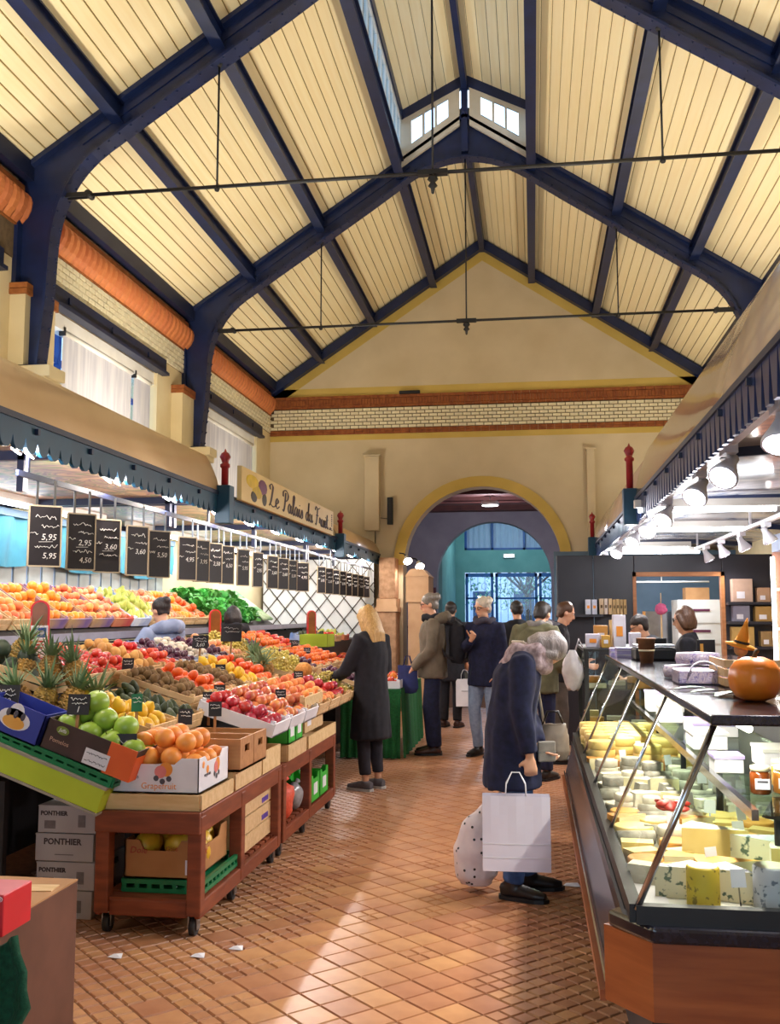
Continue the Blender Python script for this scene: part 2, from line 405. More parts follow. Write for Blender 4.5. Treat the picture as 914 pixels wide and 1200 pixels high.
for yy, nm in ((7.55, 'near'), (11.6, 'far')):
    pm = MB(); ya_ = yy - (.1 if nm == 'near' else .42); pm.box((XL, ya_, 2.4), (XL+.14, yy+.42, 4.18)); tag(pm.build('trim_%d' % (10 if nm == 'near' else 11), MATS['side_plaster']), 'cream pier behind the %s truss post' % nm, 'pier', kind='structure')
    pm = MB(); pm.box((XL, ya_-.02, 4.18), (XL+.16, yy+.44, 4.225)); pm.box((XL, ya_-.02, 4.23), (XL+.16, yy+.44, 4.275)); tag(pm.build('trim_%d' % (12 if nm == 'near' else 13), M_brown), 'two brown brick courses capping the %s pier' % nm, 'pier', kind='structure')
    cp = MB(); cp.box((XL+.10, yy-.14, 3.46), (XL+.40, yy+.14, 3.56)); cp.box((XL+.06, yy-.16, 3.40), (XL+.36, yy+.16, 3.46)); cp.box((XL, yy-.12, 2.4), (XL+.28, yy+.12, 3.40))
    tag(bevel(cp.build('trim_%d' % (14 if nm == 'near' else 15), MATS['side_plaster']), .008), 'cream stone bracket carrying the %s truss post' % nm, 'bracket', kind='structure')
rw = MB(); rw.box((XR, YF, 0), (XR+T, YB+.4, zb(XR)+.1)); tag(rw.build('wall_right', MATS['side_plaster']), 'cream plaster side wall behind the cheese stall', 'wall', kind='structure')
fw = MB(); fw.box((XL-.4, YF-.3, 0), (-2.6, YF, 5.3)); fw.box((1.1, YF-.3, 0), (XR+.4, YF, 5.3)); fw.box((-2.6, YF-.3, 3.6), (1.1, YF, 5.3))  # unseen end wall; its wide opening is added to let daylight in
fw.prism([(XL-.4, 5.3), (XR+.4, 5.3), (XC, ZA+.1)], lambda a, b: Vector((a, YF, b)), lambda a, b: Vector((a, YF-.3, b)))
tag(fw.build('wall_front', M_plaster), 'unseen plaster end wall with a wide opening added for daylight', 'wall', kind='structure')

# ---- roof: boards between purlins, unseen slab above added to block sky light
LW = .80                                            # half width of the raised lantern
roof = MB()
for s_ in (-1, 1):
    for (ya, yb_, d0) in ((YF, 11.6, LW), (11.6, YB+.4, 0)):
        x0, x1 = XC + s_*d0, XC + s_*(HALF+.35)
        vs = [Vector((x0, ya, zb(x0)+.03)), Vector((x1, ya, zb(x1)+.03)), Vector((x1, yb_, zb(x1)+.03)), Vector((x0, yb_, zb(x0)+.03))]
        roof.add(vs + [v + Vector((0, 0, .1)) for v in vs], [(0,1,2,3), (7,6,5,4), (0,4,5,1), (1,5,6,2), (2,6,7,3), (3,7,4,0)])
ceiling = roof.build('ceiling', M_roof); tag(ceiling, 'pitched ceiling of cream boards between navy purlins', 'ceiling', kind='structure')
PUR = [LW, 1.80, 2.68]
def boards(ya, yb_, d0, d1, pre):
    """boards lie along the hall; d measured from the ridge."""
    L_ = (d1 - d0) * math.sqrt(1 + SL*SL); nb = max(1, round(L_/.125)); w_ = (d1-d0)/nb
    for s_ in (-1, 1):
        mb = MB(); nrm = Vector((s_*SL, 0, 1)).normalized()
        pts = []
        for (a, dz) in ((.003, 0), (w_-.003, 0)):
            pts.append(Vector((s_*a, 0, -SL*a)))
        b_ = .004; y0, y1 = 0, yb_-ya
        e0, e1 = pts; t_ = (e1-e0).normalized()
        vs = [e0, e1, e1 + t_*0, e0]
        lo0, lo1 = e0 + t_*b_ - nrm*.0, e1 - t_*b_ - nrm*.0
        up0, up1 = e0 + nrm*.012, e1 + nrm*.012
        V = [lo0, lo1, up1, up0]
        mb.add([v + Vector((0, y0, 0)) for v in V] + [v + Vector((0, y1, 0)) for v in V], [(0,1,5,4), (1,2,6,5), (3,0,4,7), (0,3,2,1), (4,5,6,7)])
        me = mb.mesh('board', M_cream)
        for k in range(nb):
            d = d0 + k*w_; x = XC + s_*d
            link('board', me, ceiling, loc=(x, ya, zb(x)))
for ya, yb_, segs in ((3.55, 7.50, [(LW, 1.80), (1.80, 2.68), (2.68, 3.5)]), (7.60, 11.55, [(LW, 1.80), (1.80, 2.68), (2.68, 3.5)]), (11.65, YB, [(0, LW), (LW, 1.80), (1.80, 2.68), (2.68, 3.5)])):
    for d0, d1 in segs: boards(ya, yb_, d0, d1, '')
pl_ = MB()
for s_ in (-1, 1):
    x0, x1 = XC + s_*LW, XC + s_*HALF
    pl_.add([Vector((x0, YF, zb(x0)+.012)), Vector((x1, YF, zb(x1)+.012)), Vector((x1, YB, zb(x1)+.012)), Vector((x0, YB, zb(x0)+.012))], [(0,1,2,3)])
pl_.build('board_backing', mat('board_gap', '#8A7648', None, 3, .9), ceiling)
# purlins
def purlin(d, s_, ya, yb_, label, ridge=False, dep=.20):
    x = XC + s_*d; z = zb(x); m = MB()
    m.box((x-.018, ya, z-dep), (x+.018, yb_, z+.02)); m.box((x-.055, ya, z-dep-.012), (x+.055, yb_, z-dep)); m.box((x-.05, ya, z-.045), (x+.05, yb_, z-.03))
    o = m.build('purlin', M_navy); tag(o, label, 'beam', 'navy roof purlins', 'structure')
for s_, sd in ((-1, 'vegetable stall'), (1, 'cheese stall')):
    for d, nm in ((LW, 'lantern edge'), (1.80, 'upper'), (2.68, 'lower')):
        for ya, yb_, bn in ((YF, 7.55, 'entrance bays'), (7.55, 11.6, 'middle bay'), (11.6, YB, 'gable bay')):
            purlin(d, s_, ya, yb_, 'navy %s purlin on the %s slope, %s' % (nm, sd, bn), dep=.24 if d == LW else .19)
    x = XC + s_*(HALF-.08); m = MB(); m.box((x-.05, YF, zb(x)-.14), (x+.05, YB, zb(x)+.02)); tag(m.build('wall_plate', M_navyd), 'dark navy wall plate under the %s eave' % sd, 'beam', kind='structure')
m = MB(); m.box((XC-.04, 11.6, ZA-.22), (XC+.04, YB, ZA+.0)); tag(m.build('ridge_beam', M_navy), 'navy ridge beam of the gable bay', 'beam', kind='structure')
m = MB()
for s_ in (-1, 1):
    m.bar((XC, YB-.07, ZA-.11), (XC+s_*HALF, YB-.07, zb(XL)-.11), .14, .14)
tag(m.build('gable_rafter', M_navy), 'navy rafters lying against the gable wall', 'rafter', kind='structure')

# ---- lantern (raised glazed monitor over the ridge)
LE, LA = 7.74, 8.16                                 # lantern eave and apex
ln = thing('roof_lantern', 'raised glazed ridge lantern with cream boards and small windows', 'roof lantern', (XC, 11.6, 7.1), kind='structure')
off = (XC, 11.6, 7.1)
m = MB()
for s_ in (-1, 1):
    p = [Vector((XC, YF, LA+.02)), Vector((XC+s_*(LW+.2), YF, LE-.1)), Vector((XC+s_*(LW+.2), 11.8, LE-.1)), Vector((XC, 11.8, LA+.02))]
    m.add(p + [v+Vector((0,0,.06)) for v in p], [(0,1,2,3), (7,6,5,4), (0,4,5,1), (1,5,6,2), (2,6,7,3), (3,7,4,0)])
m.build('roof_cover', M_roof, ln, off)
for s_ in (-1, 1):
    nb = 7; w_ = LW/nb
    for ya, yb_ in ((3.5, 7.5), (7.6, 11.55)):
        for k in range(nb):
            d = w_*k; z0 = LA - (LA-LE)*d/LW; z1 = LA - (LA-LE)*(d+w_-.006)/LW; mb = MB()
            xa, xb_ = XC+s_*d, XC+s_*(d+w_-.006)
            mb.add([Vector((xa, ya, z0-.01)), Vector((xb_, ya, z1-.01)), Vector((xb_, yb_, z1-.01)), Vector((xa, yb_, z0-.01)), Vector((xa, ya, z0+.01)), Vector((xb_, ya, z1+.01)), Vector((xb_, yb_, z1+.01)), Vector((xa, yb_, z0+.01))], [(0,1,2,3), (0,4,5,1), (2,6,7,3), (1,5,6,2), (3,7,4,0)])
            mb.build('board', M_cream, ln, off)
m = MB(); m.box((XC-.035, YF, LA-.2), (XC+.035, 11.6, LA)); m.build('ridge_beam', M_navy, ln, off)
for s_ in (-1, 1):
    x = XC+s_*LW; m = MB(); m.box((x-.04, YF, LE-.12), (x+.04, 11.6, LE)); m.build('eave_beam', M_navy, ln, off)
for y in (7.55, 11.56):
    for s_ in (-1, 1):
        m = MB(); m.bar((XC, y, LA-.08), (XC+s_*LW, y, LE-.06), .09, .13); m.build('rafter', M_navy, ln, off)
    m = MB(); m.box((XC-.04, y-.04, ZA-.5), (XC+.04, y+.04, LA-.1)); m.build('post', M_navy, ln, off)
# side glazing
for s_ in (-1, 1):
    x = XC+s_*LW; m = MB(); ya, yb_ = YF, 11.5; z0, z1 = zb(x)+.08, LE-.12
    m.box((x-.02, ya, z0-.12), (x+.02, yb_, z0)); m.box((x-.02, ya, z1-.05), (x+.02, yb_, z1+.02))
    y = ya
    while y < yb_: m.box((x-.02, y, z0), (x+.02, y+.035, z1)); y += .30
    m.build('side_sash', M_white, ln, off)
    y = 5.0
    while y < yb_ - .1:
        g = MB(); g.box((x-.004, y+.04, z0), (x+.004, y+.30, z1)); g.build('pane', M_glass, ln, off); y += .30
# end wall with two small three-light windows (sloping with the roof)
for s_ in (-1, 1):
    m = MB(); y0, y1 = 11.52, 11.56
    def zt(d): return LA - (LA-LE)*d/LW - .10
    def zl(d): return ZA - SL*d - .12
    d0, d1 = .06, LW
    a, b = .20, .66
    def quad(da, db, fa, fb):
        vs = [Vector((XC+s_*da, y, f(da))) for y in (y0, y1) for f in (fa, fb)] + [Vector((XC+s_*db, y, f(db))) for y in (y0, y1) for f in (fa, fb)]
        m.add(vs, [(0,1,5,4), (2,6,7,3), (0,4,6,2), (1,3,7,5), (0,2,3,1), (4,5,7,6)])
    wl = lambda d: zl(d) + .20
    wt = lambda d: zt(d) - .10
    quad(d0, a, zl, zt); quad(b, d1, zl, zt); quad(a, b, zl, wl); quad(a, b, wt, zt)
    for q in (1, 2):
        dd = a + (b-a)*q/3; quad(dd-.014, dd+.014, wl, wt)
    m.build('end_panel', mat('lantern_paint', '#CFC3B0', '#C0B39E', 4, .7), ln, off)
    for q in range(3):
        da, db = a + (b-a)*q/3 + .014, a + (b-a)*(q+1)/3 - .014; g = MB()
        vs = [Vector((XC+s_*d, 11.54, f(d))) for d in (da, db) for f in (wl, wt)]
        g.add(vs, [(0,1,3,2)]); g.build('pane', M_glass, ln, off)

# ---- trusses: riveted I-section rafters with curved knees, tie rod and hangers
def truss(y, label):
    tr = thing('roof_truss', label, 'roof truss', (XC, y, 3.5), kind='structure', group='riveted navy roof trusses'); off = (XC, y, 3.5)
    DEP = .33
    low = []                                        # lower edge, d from ridge outwards
    for k in range(9): d = .85*k/8; low.append((d, 6.77 + .33*(1-(d/.85)**2)))
    for d in (1.2, 1.6, 2.0, 2.4, 2.7): low.append((d, ZA - SL*d - DEP))
    for k in range(9):
        a = PI/2*k/8; x0, z0 = 2.78, ZA-SL*2.78-DEP
        # quadratic curve into the post
        tt = k/8; P0 = Vector((2.78, z0)); P1 = Vector((3.22, z0-.30)); P2 = Vector((3.24, 4.55)); p = P0*(1-tt)**2 + P1*2*tt*(1-tt) + P2*tt*tt
        low.append((p.x, p.y))
    low += [(3.26, 4.1), (3.31, 3.56)]
    for s_ in (-1, 1):
        web = MB(); fl_ = MB(); rv = MB()
        for (d0, z0), (d1, z1) in zip(low, low[1:]):
            def top(d): return min(ZA - SL*d, 99)
            ta, tb = (d0, top(d0)), (d1, top(d1))
            vs = [Vector((XC+s_*q[0], y+e, q[1])) for e in (-.015, .015) for q in ((d0, z0), (d1, z1), tb, ta)]
            if d0 < 2.69: web.add(vs, [(0,1,2,3), (7,6,5,4), (0,4,5,1), (2,6,7,3)])
            a_, b_ = Vector((XC+s_*d0, y, z0)), Vector((XC+s_*d1, y, z1))
            fl_.bar(a_, b_, .17, .022, up=(0, 1, 0) if False else (s_*(z0-z1), 0, (d1-d0)))
            nseg = max(1, int((b_-a_).length/.11))
            for q in range(nseg):
                p = a_.lerp(b_, (q+.5)/nseg)
                t_ = (b_-a_).normalized(); nn = Vector((-t_.z, 0, t_.x)); nn = nn if nn.z > 0 or abs(nn.z) < .2 else -nn
                for e in (-.06, .06):
                    rv.ball(p + Vector((0, e, 0)) - nn*.013*(1 if nn.z >= 0 else -1), .011, 5, 3)
                rv.ball(p + nn*.05 + Vector((0, -.02, 0)), .011, 5, 3)
        # filler between the knee and the wall, top flange under the boards
        kn = [p for p in low if p[0] > 2.69] + [(HALF-.01, 3.56), (HALF-.01, ZA-SL*(HALF-.01)), (2.70, ZA-SL*2.70)]
        web.prism(kn, lambda a, b: Vector((XC+s_*a, y-.015, b)), lambda a, b: Vector((XC+s_*a, y+.015, b)))
        fl_.bar((XC, y, ZA-.03), (XC+s_*HALF, y, ZA-SL*HALF-.03), .16, .04)
        fl_.bar((XC+s_*.7, y, ZA-SL*.7-.14), (XC+s_*3.0, y, ZA-SL*3.0-.14), .06, .05)
        fl_.box((XC+s_*(HALF-.02)-.02, y-.09, 3.56), (XC+s_*(HALF-.02)+.02, y+.09, zb(XL)-.1))
        fl_.box((min(XC+s_*3.22, XC+s_*HALF), y-.1, 3.545), (max(XC+s_*3.22, XC+s_*HALF), y+.1, 3.575))
        web.build('web_plate', M_navy, tr, off); fl_.build('flange', M_navy, tr, off); rv.build('rivets', M_navy, tr, off, 'stuff')
        # clevis of the tie rod
        c = MB(); xr_ = XC + s_*3.17
        c.box((min(xr_, xr_+s_*-.28), y-.03, 5.03), (max(xr_, xr_-s_*.28), y-.02, 5.07)); c.box((min(xr_, xr_-s_*.28), y+.02, 5.03), (max(xr_, xr_-s_*.28), y+.03, 5.07)); c.tube([(xr_-s_*.25, y-.05, 5.05), (xr_-s_*.25, y+.05, 5.05)], .028, 8)
        c.build('clevis', M_black, tr, off)
        h = MB(); xh = XC+s_*1.8; h.tube([(xh, y, 5.05), (xh, y, ZA-SL*1.8-DEP)], .009, 6); h.ball((xh, y, 5.03), .025, 6, 4); h.ball((xh, y, ZA-SL*1.8-DEP), .03, 6, 4); h.build('hanger_rod', M_black, tr, off)
    m = MB(); m.tube([(XC-2.93, y, 5.05), (XC+2.93, y, 5.05)], .016, 8); m.build('tie_rod', M_black, tr, off)
    m = MB(); m.tube([(XC, y, 5.0), (XC, y, 7.1)], .010, 6); m.build('hanger_rod', M_black, tr, off)
    m = MB(); m.box((XC-.12, y-.03, 5.03), (XC+.12, y+.03, 5.07)); m.lathe([(0, -.16), (.012, -.15), (.016, -.11), (.04, -.09), (.02, -.06), (.045, -.035), (.03, 0)], (XC, y, 5.03), 8); m.build('turnbuckle', M_black, tr, off)
truss(3.5, 'navy riveted roof truss over the entrance end of the stalls')
truss(7.55, 'navy riveted roof truss with tie rod, nearer to the short narrow blind')
truss(11.6, 'navy riveted roof truss with tie rod at the lantern end windows')
# ================================================================ beyond the arch
def wallbox(name, a, b, mt, label, cat='wall'):
    m = MB(); m.box(a, b); return tag(m.build(name, mt), label, cat, kind='structure')
arch_wall('wall_passage', M_mauve, 22.0, 22.4, -5.5, 4.5, [(0, 4.6), (0, 4.6)], -.86, 2.3, 1.27, 'grey mauve passage wall with a second round arch')
wallbox('wall_passage_left', (-5.5, 16.2, 0), (-5.2, 22, 4.6), M_mauve, 'mauve left side wall of the passage')
wallbox('wall_passage_right', (4.2, 16.2, 0), (4.5, 22, 4.6), M_mauve, 'mauve right side wall of the passage')
wallbox('ceiling_passage', (-5.5, 16.2, 4.0), (4.5, 22.4, 4.1), M_mauve, 'mauve flat ceiling of the passage', 'ceiling')
for k, y in enumerate((17.2, 18.7, 20.2, 21.6)):
    m = MB(); m.box((-5.2, y-.12, 3.80), (4.2, y+.12, 4.0)); m.box((-5.2, y-.2, 3.77), (4.2, y+.2, 3.80))
    tag(m.build('trim_%d' % (20+k), mat('rust_beam', '#6E3B34', '#54302E', 4, .7)), 'rust brown ceiling beam in the passage, number %s from the arch' % ('one', 'two', 'three', 'four')[k], 'beam', kind='structure')
wallbox('wall_lobby_left', (-2.35, 22.4, 0), (-2.05, 26.8, 4.4), M_teal, 'teal left side wall of the entrance lobby')
wallbox('wall_lobby_right', (.95, 22.4, 0), (1.25, 26.8, 4.4), M_teal, 'teal right side wall of the entrance lobby')
wallbox('ceiling_lobby', (-2.35, 22.4, 4.3), (1.25, 26.8, 4.4), M_teal, 'teal ceiling of the entrance lobby', 'ceiling')
YD = 26.5
m = MB()
m.box((-1.82, YD, 2.62), (.62, YD+.2, 3.22)); m.box((-1.82, YD, 4.05), (.62, YD+.2, 4.4)); m.box((-2.1, YD, 0), (-1.82, YD+.2, 4.4)); m.box((.62, YD, 0), (1.0, YD+.2, 4.4))
tag(m.build('wall_lobby_end', M_teal), 'teal end wall over the glazed lobby doors', 'wall', kind='structure')
w = thing('window_5', 'wide fanlight window with net curtain above the lobby doors', 'window', (-.6, YD+.1, 3.22), kind='structure')
m = MB(); m.box((-1.22, -.04, 0), (1.22, .04, .06)); m.box((-1.22, -.04, .77), (1.22, .04, .83))
for x in (-1.22, -.5, .35, 1.16): m.box((x, -.04, 0), (x+.06, .04, .83))
m.build('window_frame', M_frameblue, w)
m = MB(); vs = []; nn = 80
for i in range(nn+1):
    x = -1.2 + 2.4*i/nn
    for z in (.05, .8): vs.append(Vector((x, .08+.02*math.sin(i*1.3), z)))
m.add(vs, [(2*i, 2*i+2, 2*i+3, 2*i+1) for i in range(nn)], 0, True); m.build('net_curtain', mat('net_curtain', '#C9D2EC', '#AEB9DC', 6, .9, stretch=(20, 1, 1)), w)
M_doorblue = mat('door_blue', '#2E6CB8', '#245CA2', 4, .4)
for k, (x0, x1) in enumerate(((-1.8, -1.05), (-1.0, .12), (.16, .60))):
    d = thing('door_%d' % (k+1), ('blue framed glazed lobby door leaf with iron bars by the teal wall', 'wide blue framed glazed lobby door with iron scrollwork', 'narrow blue framed glazed side light of the lobby doors')[k], 'door', ((x0+x1)/2, YD+.05, 0), kind='structure')
    h = (x1-x0)/2; m = MB()
    for a, b in (((-h, 0), (-h+.07, 2.6)), ((h-.07, 0), (h, 2.6)), ((-h, 0), (h, .3)), ((-h, 2.5), (h, 2.6)), ((-h, 1.0), (h, 1.07)), ((-h, 1.9), (h, 1.95))): m.box((a[0], -.03, a[1]), (b[0], .03, b[1]))
    m.build('door_frame', M_doorblue, d)
    m = MB(); m.box((-h+.05, -.004, .28), (h-.05, .004, 2.52)); m.build('pane', M_glass, d)
    x = -h + .14
    while x < h - .1:
        m = MB(); m.tube([(x, .05, .3), (x, .05, 2.5)], .007, 6); m.build('bar', M_doorblue, d); x += .19
    m = MB(); 
    for q in range(max(1, int(2*h/.3))):
        cx = -h + .22 + q*.28; m.tube([(cx+.09*math.cos(a/8*2*PI), .05, 1.7+.09*math.sin(a/8*2*PI)) for a in range(9)], .006, 5); m.tube([(cx+.07*math.cos(a/8*2*PI), .05, 2.25+.09*math.sin(a/8*2*PI)) for a in range(9)], .006, 5)
    m.build('scrollwork', M_doorblue, d)
    if k < 2: m = MB(); m.tube([(h-.035, -.03, 1.0), (h-.035, -.09, 1.0), (h-.035, -.09, 1.25), (h-.035, -.03, 1.25)], .012, 6); m.build('door_handle', M_steel, d)
e = thing('exit_light', 'small white emergency light under the fanlight window', 'light', (-.62, YD-.04, 3.0))
m = MB(); m.box((-.16, -.04, 0), (.16, .04, .12)); bevel(m.build('housing', M_white, e), .015); m = MB(); m.box((-.13, -.045, .02), (.13, -.04, .09)); m.build('diffuser', mat('lamp_white', '#FFFFFF', '#F6F6F6', 5, .4, emit='#E8F2FF', estr=4), e)
m = MB(); m.box((-1.95, YD-.5, 0), (-1.5, YD-.1, 1.25)); m.box((-1.97, YD-.52, 1.25), (-1.48, YD-.08, 1.3)); tag(bevel(m.build('lobby_cabinet', mat('grey_cabinet', '#7E7A88', '#6C6876', 5, .6))), 'grey cupboard beside the lobby doors', 'cabinet')
b = thing('notice_panel', 'dark red notice panel on passage wall under the second arch', 'panel', (-2.35, 21.97, 1.0))
m = MB(); m.box((-.2, -.03, 0), (.2, .0, 1.1)); m.build('frame', mat('dark_red_panel', '#5A1E2E', '#46141F', 4, .6), b)
for z in (.08, .58): m = MB(); m.box((-.16, -.036, z), (.16, -.03, z+.42)); m.build('sheet', mat('dull_red_sheet', '#7A2A3A', '#5E2030', 9, .7), b)
gb = thing('wall_box', 'grey meter box on passage wall beside the red notice panel', 'box', (-2.75, 21.9, 1.2))
m = MB(); m.box((-.2, -.1, 0), (.2, .1, .85)); bevel(m.build('body', MATS['grey_cabinet'], gb)); m = MB(); m.box((-.18, -.11, .05), (.18, -.1, .8)); m.build('door', M_mauve, gb)
# passage lamps
def pendant_spot(x, y, z, lab):
    o = thing('arch_spotlight', lab, 'lamp', (x, y, z), group='spotlights on the arch jamb')
    m = MB(); m.lathe([(.02, .0), (.035, .02), (.06, .11), (.075, .13)], (0, 0, 0), 12, M=rotm(PI*.72, 0, .4)); m.build('lamp_head', M_white, o)
    m = MB(); m.lathe([(0, .132), (.068, .132)], (0, 0, 0), 12, M=rotm(PI*.72, 0, .4)); m.build('bulb', mat('bulb_white', '#FFFFFF', '#FFFFFF', 5, .4, emit='#FFF6E6', estr=25), o)
    m = MB(); m.tube([(0, 0, 0), (-.05, .06, .05), (-.12, .12, .06)], .012, 6); m.build('arm', M_black, o)
    l = bpy.data.lights.new('spot', 'SPOT'); l.energy = 40; l.spot_size = R(110); l.spot_blend = .6; l.shadow_soft_size = .05; l.color = (1, .93, .85)
    lo = bpy.data.objects.new('spot', l); COL.objects.link(lo); lo.parent = o; lo.location = (0, -.05, -.1); lo.rotation_euler = (R(20), 0, R(20))
pendant_spot(-1.98, 15.4, 2.42, 'white spotlight on left jamb of the round arch'); pendant_spot(-1.80, 15.5, 2.34, 'smaller white spotlight lower on the arch jamb')
# left jamb pier of the arch (stone and pink plaster)
m = MB(); m.box((-2.42, 15.25, 0), (-2.12, 15.7, 1.55)); m.box((-2.40, 15.28, 1.75), (-2.14, 15.7, 2.4)); tag(bevel(m.build('trim_30', mat('rough_stone', '#C29A78', '#A27B5C', 14, .9, bump=.6)), .02), 'rough stone pier at the left foot of the arch', 'pier', kind='structure')
m = MB(); m.box((-2.45, 15.22, 1.55), (-2.1, 15.7, 1.62)); m.box((-2.43, 15.24, 1.62), (-2.12, 15.7, 1.75)); tag(m.build('trim_31', mat('pink_plaster', '#D6B08A', '#C89E78', 4, .8)), 'pink plaster collar on the arch pier', 'pier', kind='structure')
m = MB(); m.box((-1.98, 15.35, 1.7), (-1.62, 16.1, 2.1)); m.prism([(-2.0, 2.1), (-1.6, 2.1), (-1.72, 2.22), (-1.9, 2.22)], lambda a, b: Vector((a, 15.33, b)), lambda a, b: Vector((a, 16.1, b))); m.box((-1.95, 15.4, 0), (-1.65, 16.05, 1.7)); tag(m.build('trim_32', MATS['pink_plaster']), 'cream capital block on the left arch jamb', 'pier', kind='structure')
# outside: ground, pale facade, tree
wallbox('ground_outside', (-14, 26.7, -.15), (14, 60, -.01), mat('street', '#8C8F96', '#777A82', 6, .9), 'grey street surface outside the lobby doors', 'ground')
t = thing('street_tree', 'leafy street tree seen through the lobby doors', 'tree', (-.2, 36, 0))
m = MB(); m.tube([(0, 0, 0), (.05, 0, 1.2), (0, 0, 2.4), (.1, 0, 3.4)], [.16, .12, .11, .06], 8)
for a in range(6): m.tube([(0, 0, 2.2), (.8*math.cos(a), .8*math.sin(a), 2.9), (1.5*math.cos(a), 1.5*math.sin(a), 3.2)], [.06, .04, .02], 5)
m.build('trunk', mat('bark', '#5A4A3C', '#42362C', 10, .9), t)
m = MB(); random.seed(3)
for _ in range(1300):
    a = random.uniform(0, 2*PI); rr = random.uniform(0, 1)**.5*2.4; z = random.uniform(1.7, 4.8); p = Vector((rr*math.cos(a), rr*math.sin(a), z))
    M_ = rotm(random.uniform(0, 6), random.uniform(0, 6), random.uniform(0, 6)); s_ = random.uniform(.05, .1)
    m.add([p + M_ @ Vector(q)*s_ for q in ((-1, 0, 0), (0, -.5, .1), (1, 0, 0), (0, .5, .1))], [(0, 1, 2, 3)])
m.build('foliage', mat('leaf_far', '#6E9A78', '#4A7A5A', 3, .7), t, kind='stuff')
bd = thing('far_building', 'pale house front across the street behind the tree', 'building', (0, 44, 0))
m = MB(); m.box((-9, 0, 0), (9, .5, 9)); m.build('wall', mat('pale_facade', '#DCE4F2', '#CCD6EA', 2, .9), bd)
for x in (-4.2, -2.2, -.4, 1.3, 3.2):
    for z in (.9, 4.0): m = MB(); m.box((x-.45, -.06, z), (x+.45, -.02, z+1.6)); m.build('window', mat('dark_pane', '#44556E', '#36455C', 3, .2), bd)

# ================================================================ stall canopies
M_cornice = mat('cornice_cream', '#D9B98E', '#CFAE82', 3, .35, coat=.3)
M_valance = mat('valance_teal', '#0D4560', '#0A3852', 5, .5)
M_red = mat('red_paint', '#9E2026', '#86181E', 6, .4)
def printed(name, cols, scale, rough):
    m = bpy.data.materials.new(name); m.use_nodes = True; nt = m.node_tree; N = nt.nodes; L = nt.links; b = N['Principled BSDF']
    tc = N.new('ShaderNodeTexCoord'); nz = N.new('ShaderNodeTexNoise'); nz.inputs['Scale'].default_value = scale*.6
    vm = N.new('ShaderNodeVectorMath'); vm.operation = 'MULTIPLY_ADD'; vm.inputs[1].default_value = (.8, .8, .8)
    L.new(tc.outputs['Object'], nz.inputs['Vector']); L.new(nz.outputs['Color'], vm.inputs[0]); L.new(tc.outputs['Object'], vm.inputs[2])
    vo = N.new('ShaderNodeTexVoronoi'); vo.inputs['Scale'].default_value = scale; L.new(vm.outputs[0], vo.inputs['Vector'])
    wv = N.new('ShaderNodeTexNoise'); wv.inputs['Scale'].default_value = scale*.8; wv.inputs['Distortion'].default_value = 2.5; L.new(vm.outputs[0], wv.inputs['Vector'])
    ad = N.new('ShaderNodeMath'); ad.operation = 'MULTIPLY_ADD'; ad.inputs[1].default_value = .35; L.new(vo.outputs['Distance'], ad.inputs[0]); L.new(wv.outputs['Fac'], ad.inputs[2])
    rp = N.new('ShaderNodeValToRGB'); L.new(ad.outputs[0], rp.inputs[0])
    while len(rp.color_ramp.elements) < len(cols): rp.color_ramp.elements.new(.5)
    for i, c in enumerate(cols): rp.color_ramp.elements[i].position = .36 + .42*i/(len(cols)-1); rp.color_ramp.elements[i].color = lin(c)
    L.new(rp.outputs[0], b.inputs['Base Color']); b.inputs['Roughness'].default_value = rough
    return m
M_print = printed('printed_ceiling', ['#6E5A48', '#C09A78', '#8E7E8C', '#D8B890', '#74885A', '#BFA284', '#8A6A72', '#D0B08C'], 2.2, .35)
M_print2 = printed('glossy_ceiling', ['#A9A9B2', '#CFCAC8', '#BDB9BC', '#E2DDD8', '#9DA3B2', '#D6D0CC'], .9, .10)

def scallops(y0, y1, pitch, z_top, z_mid, z_low, pointed=False):
    """outline of a valance in (y,z); scallops or pointed tongues hang below z_mid."""
    pts = [(y1, z_top), (y0, z_top)]; n = round((y1-y0)/pitch); p = (y1-y0)/n
    for k in range(n):
        a = y0 + k*p
        if pointed:
            pts += [(a, z_mid+.10), (a+.012, z_mid+.02), (a+.03, z_low), (a+p-.03, z_low), (a+p-.012, z_mid+.02)]
        else:
            for q in range(9): u = q/8; pts.append((a + p*u, z_mid - (z_mid-z_low)*math.sqrt(max(0, 1-(2*u-1)**2))))
    pts.append((y1, z_mid + (.10 if pointed else 0)))
    return pts
def strip(mb, y0, y1, pitch, z_top, z_mid, z_low, xa, xb, pointed):
    n = round((y1-y0)/pitch); p = (y1-y0)/n
    mb.box((min(xa, xb), y0, z_mid + (.10 if pointed else 0)), (max(xa, xb), y1, z_top))
    for k in range(n):
        a = y0 + k*p
        if pointed: poly = [(a, z_mid+.101), (a+.010, z_mid+.03), (a+.032, z_low), (a+p-.032, z_low), (a+p-.010, z_mid+.03), (a+p, z_mid+.101)]
        else: poly = [(a, z_mid+.001)] + [(a+p*q/8, z_mid - (z_mid-z_low)*math.sqrt(max(0, 1-(q/4-1)**2))) for q in range(9)] + [(a+p, z_mid+.001)]
        mb.prism(poly, lambda q, r_: Vector((xa, q, r_)), lambda q, r_: Vector((xb, q, r_)))
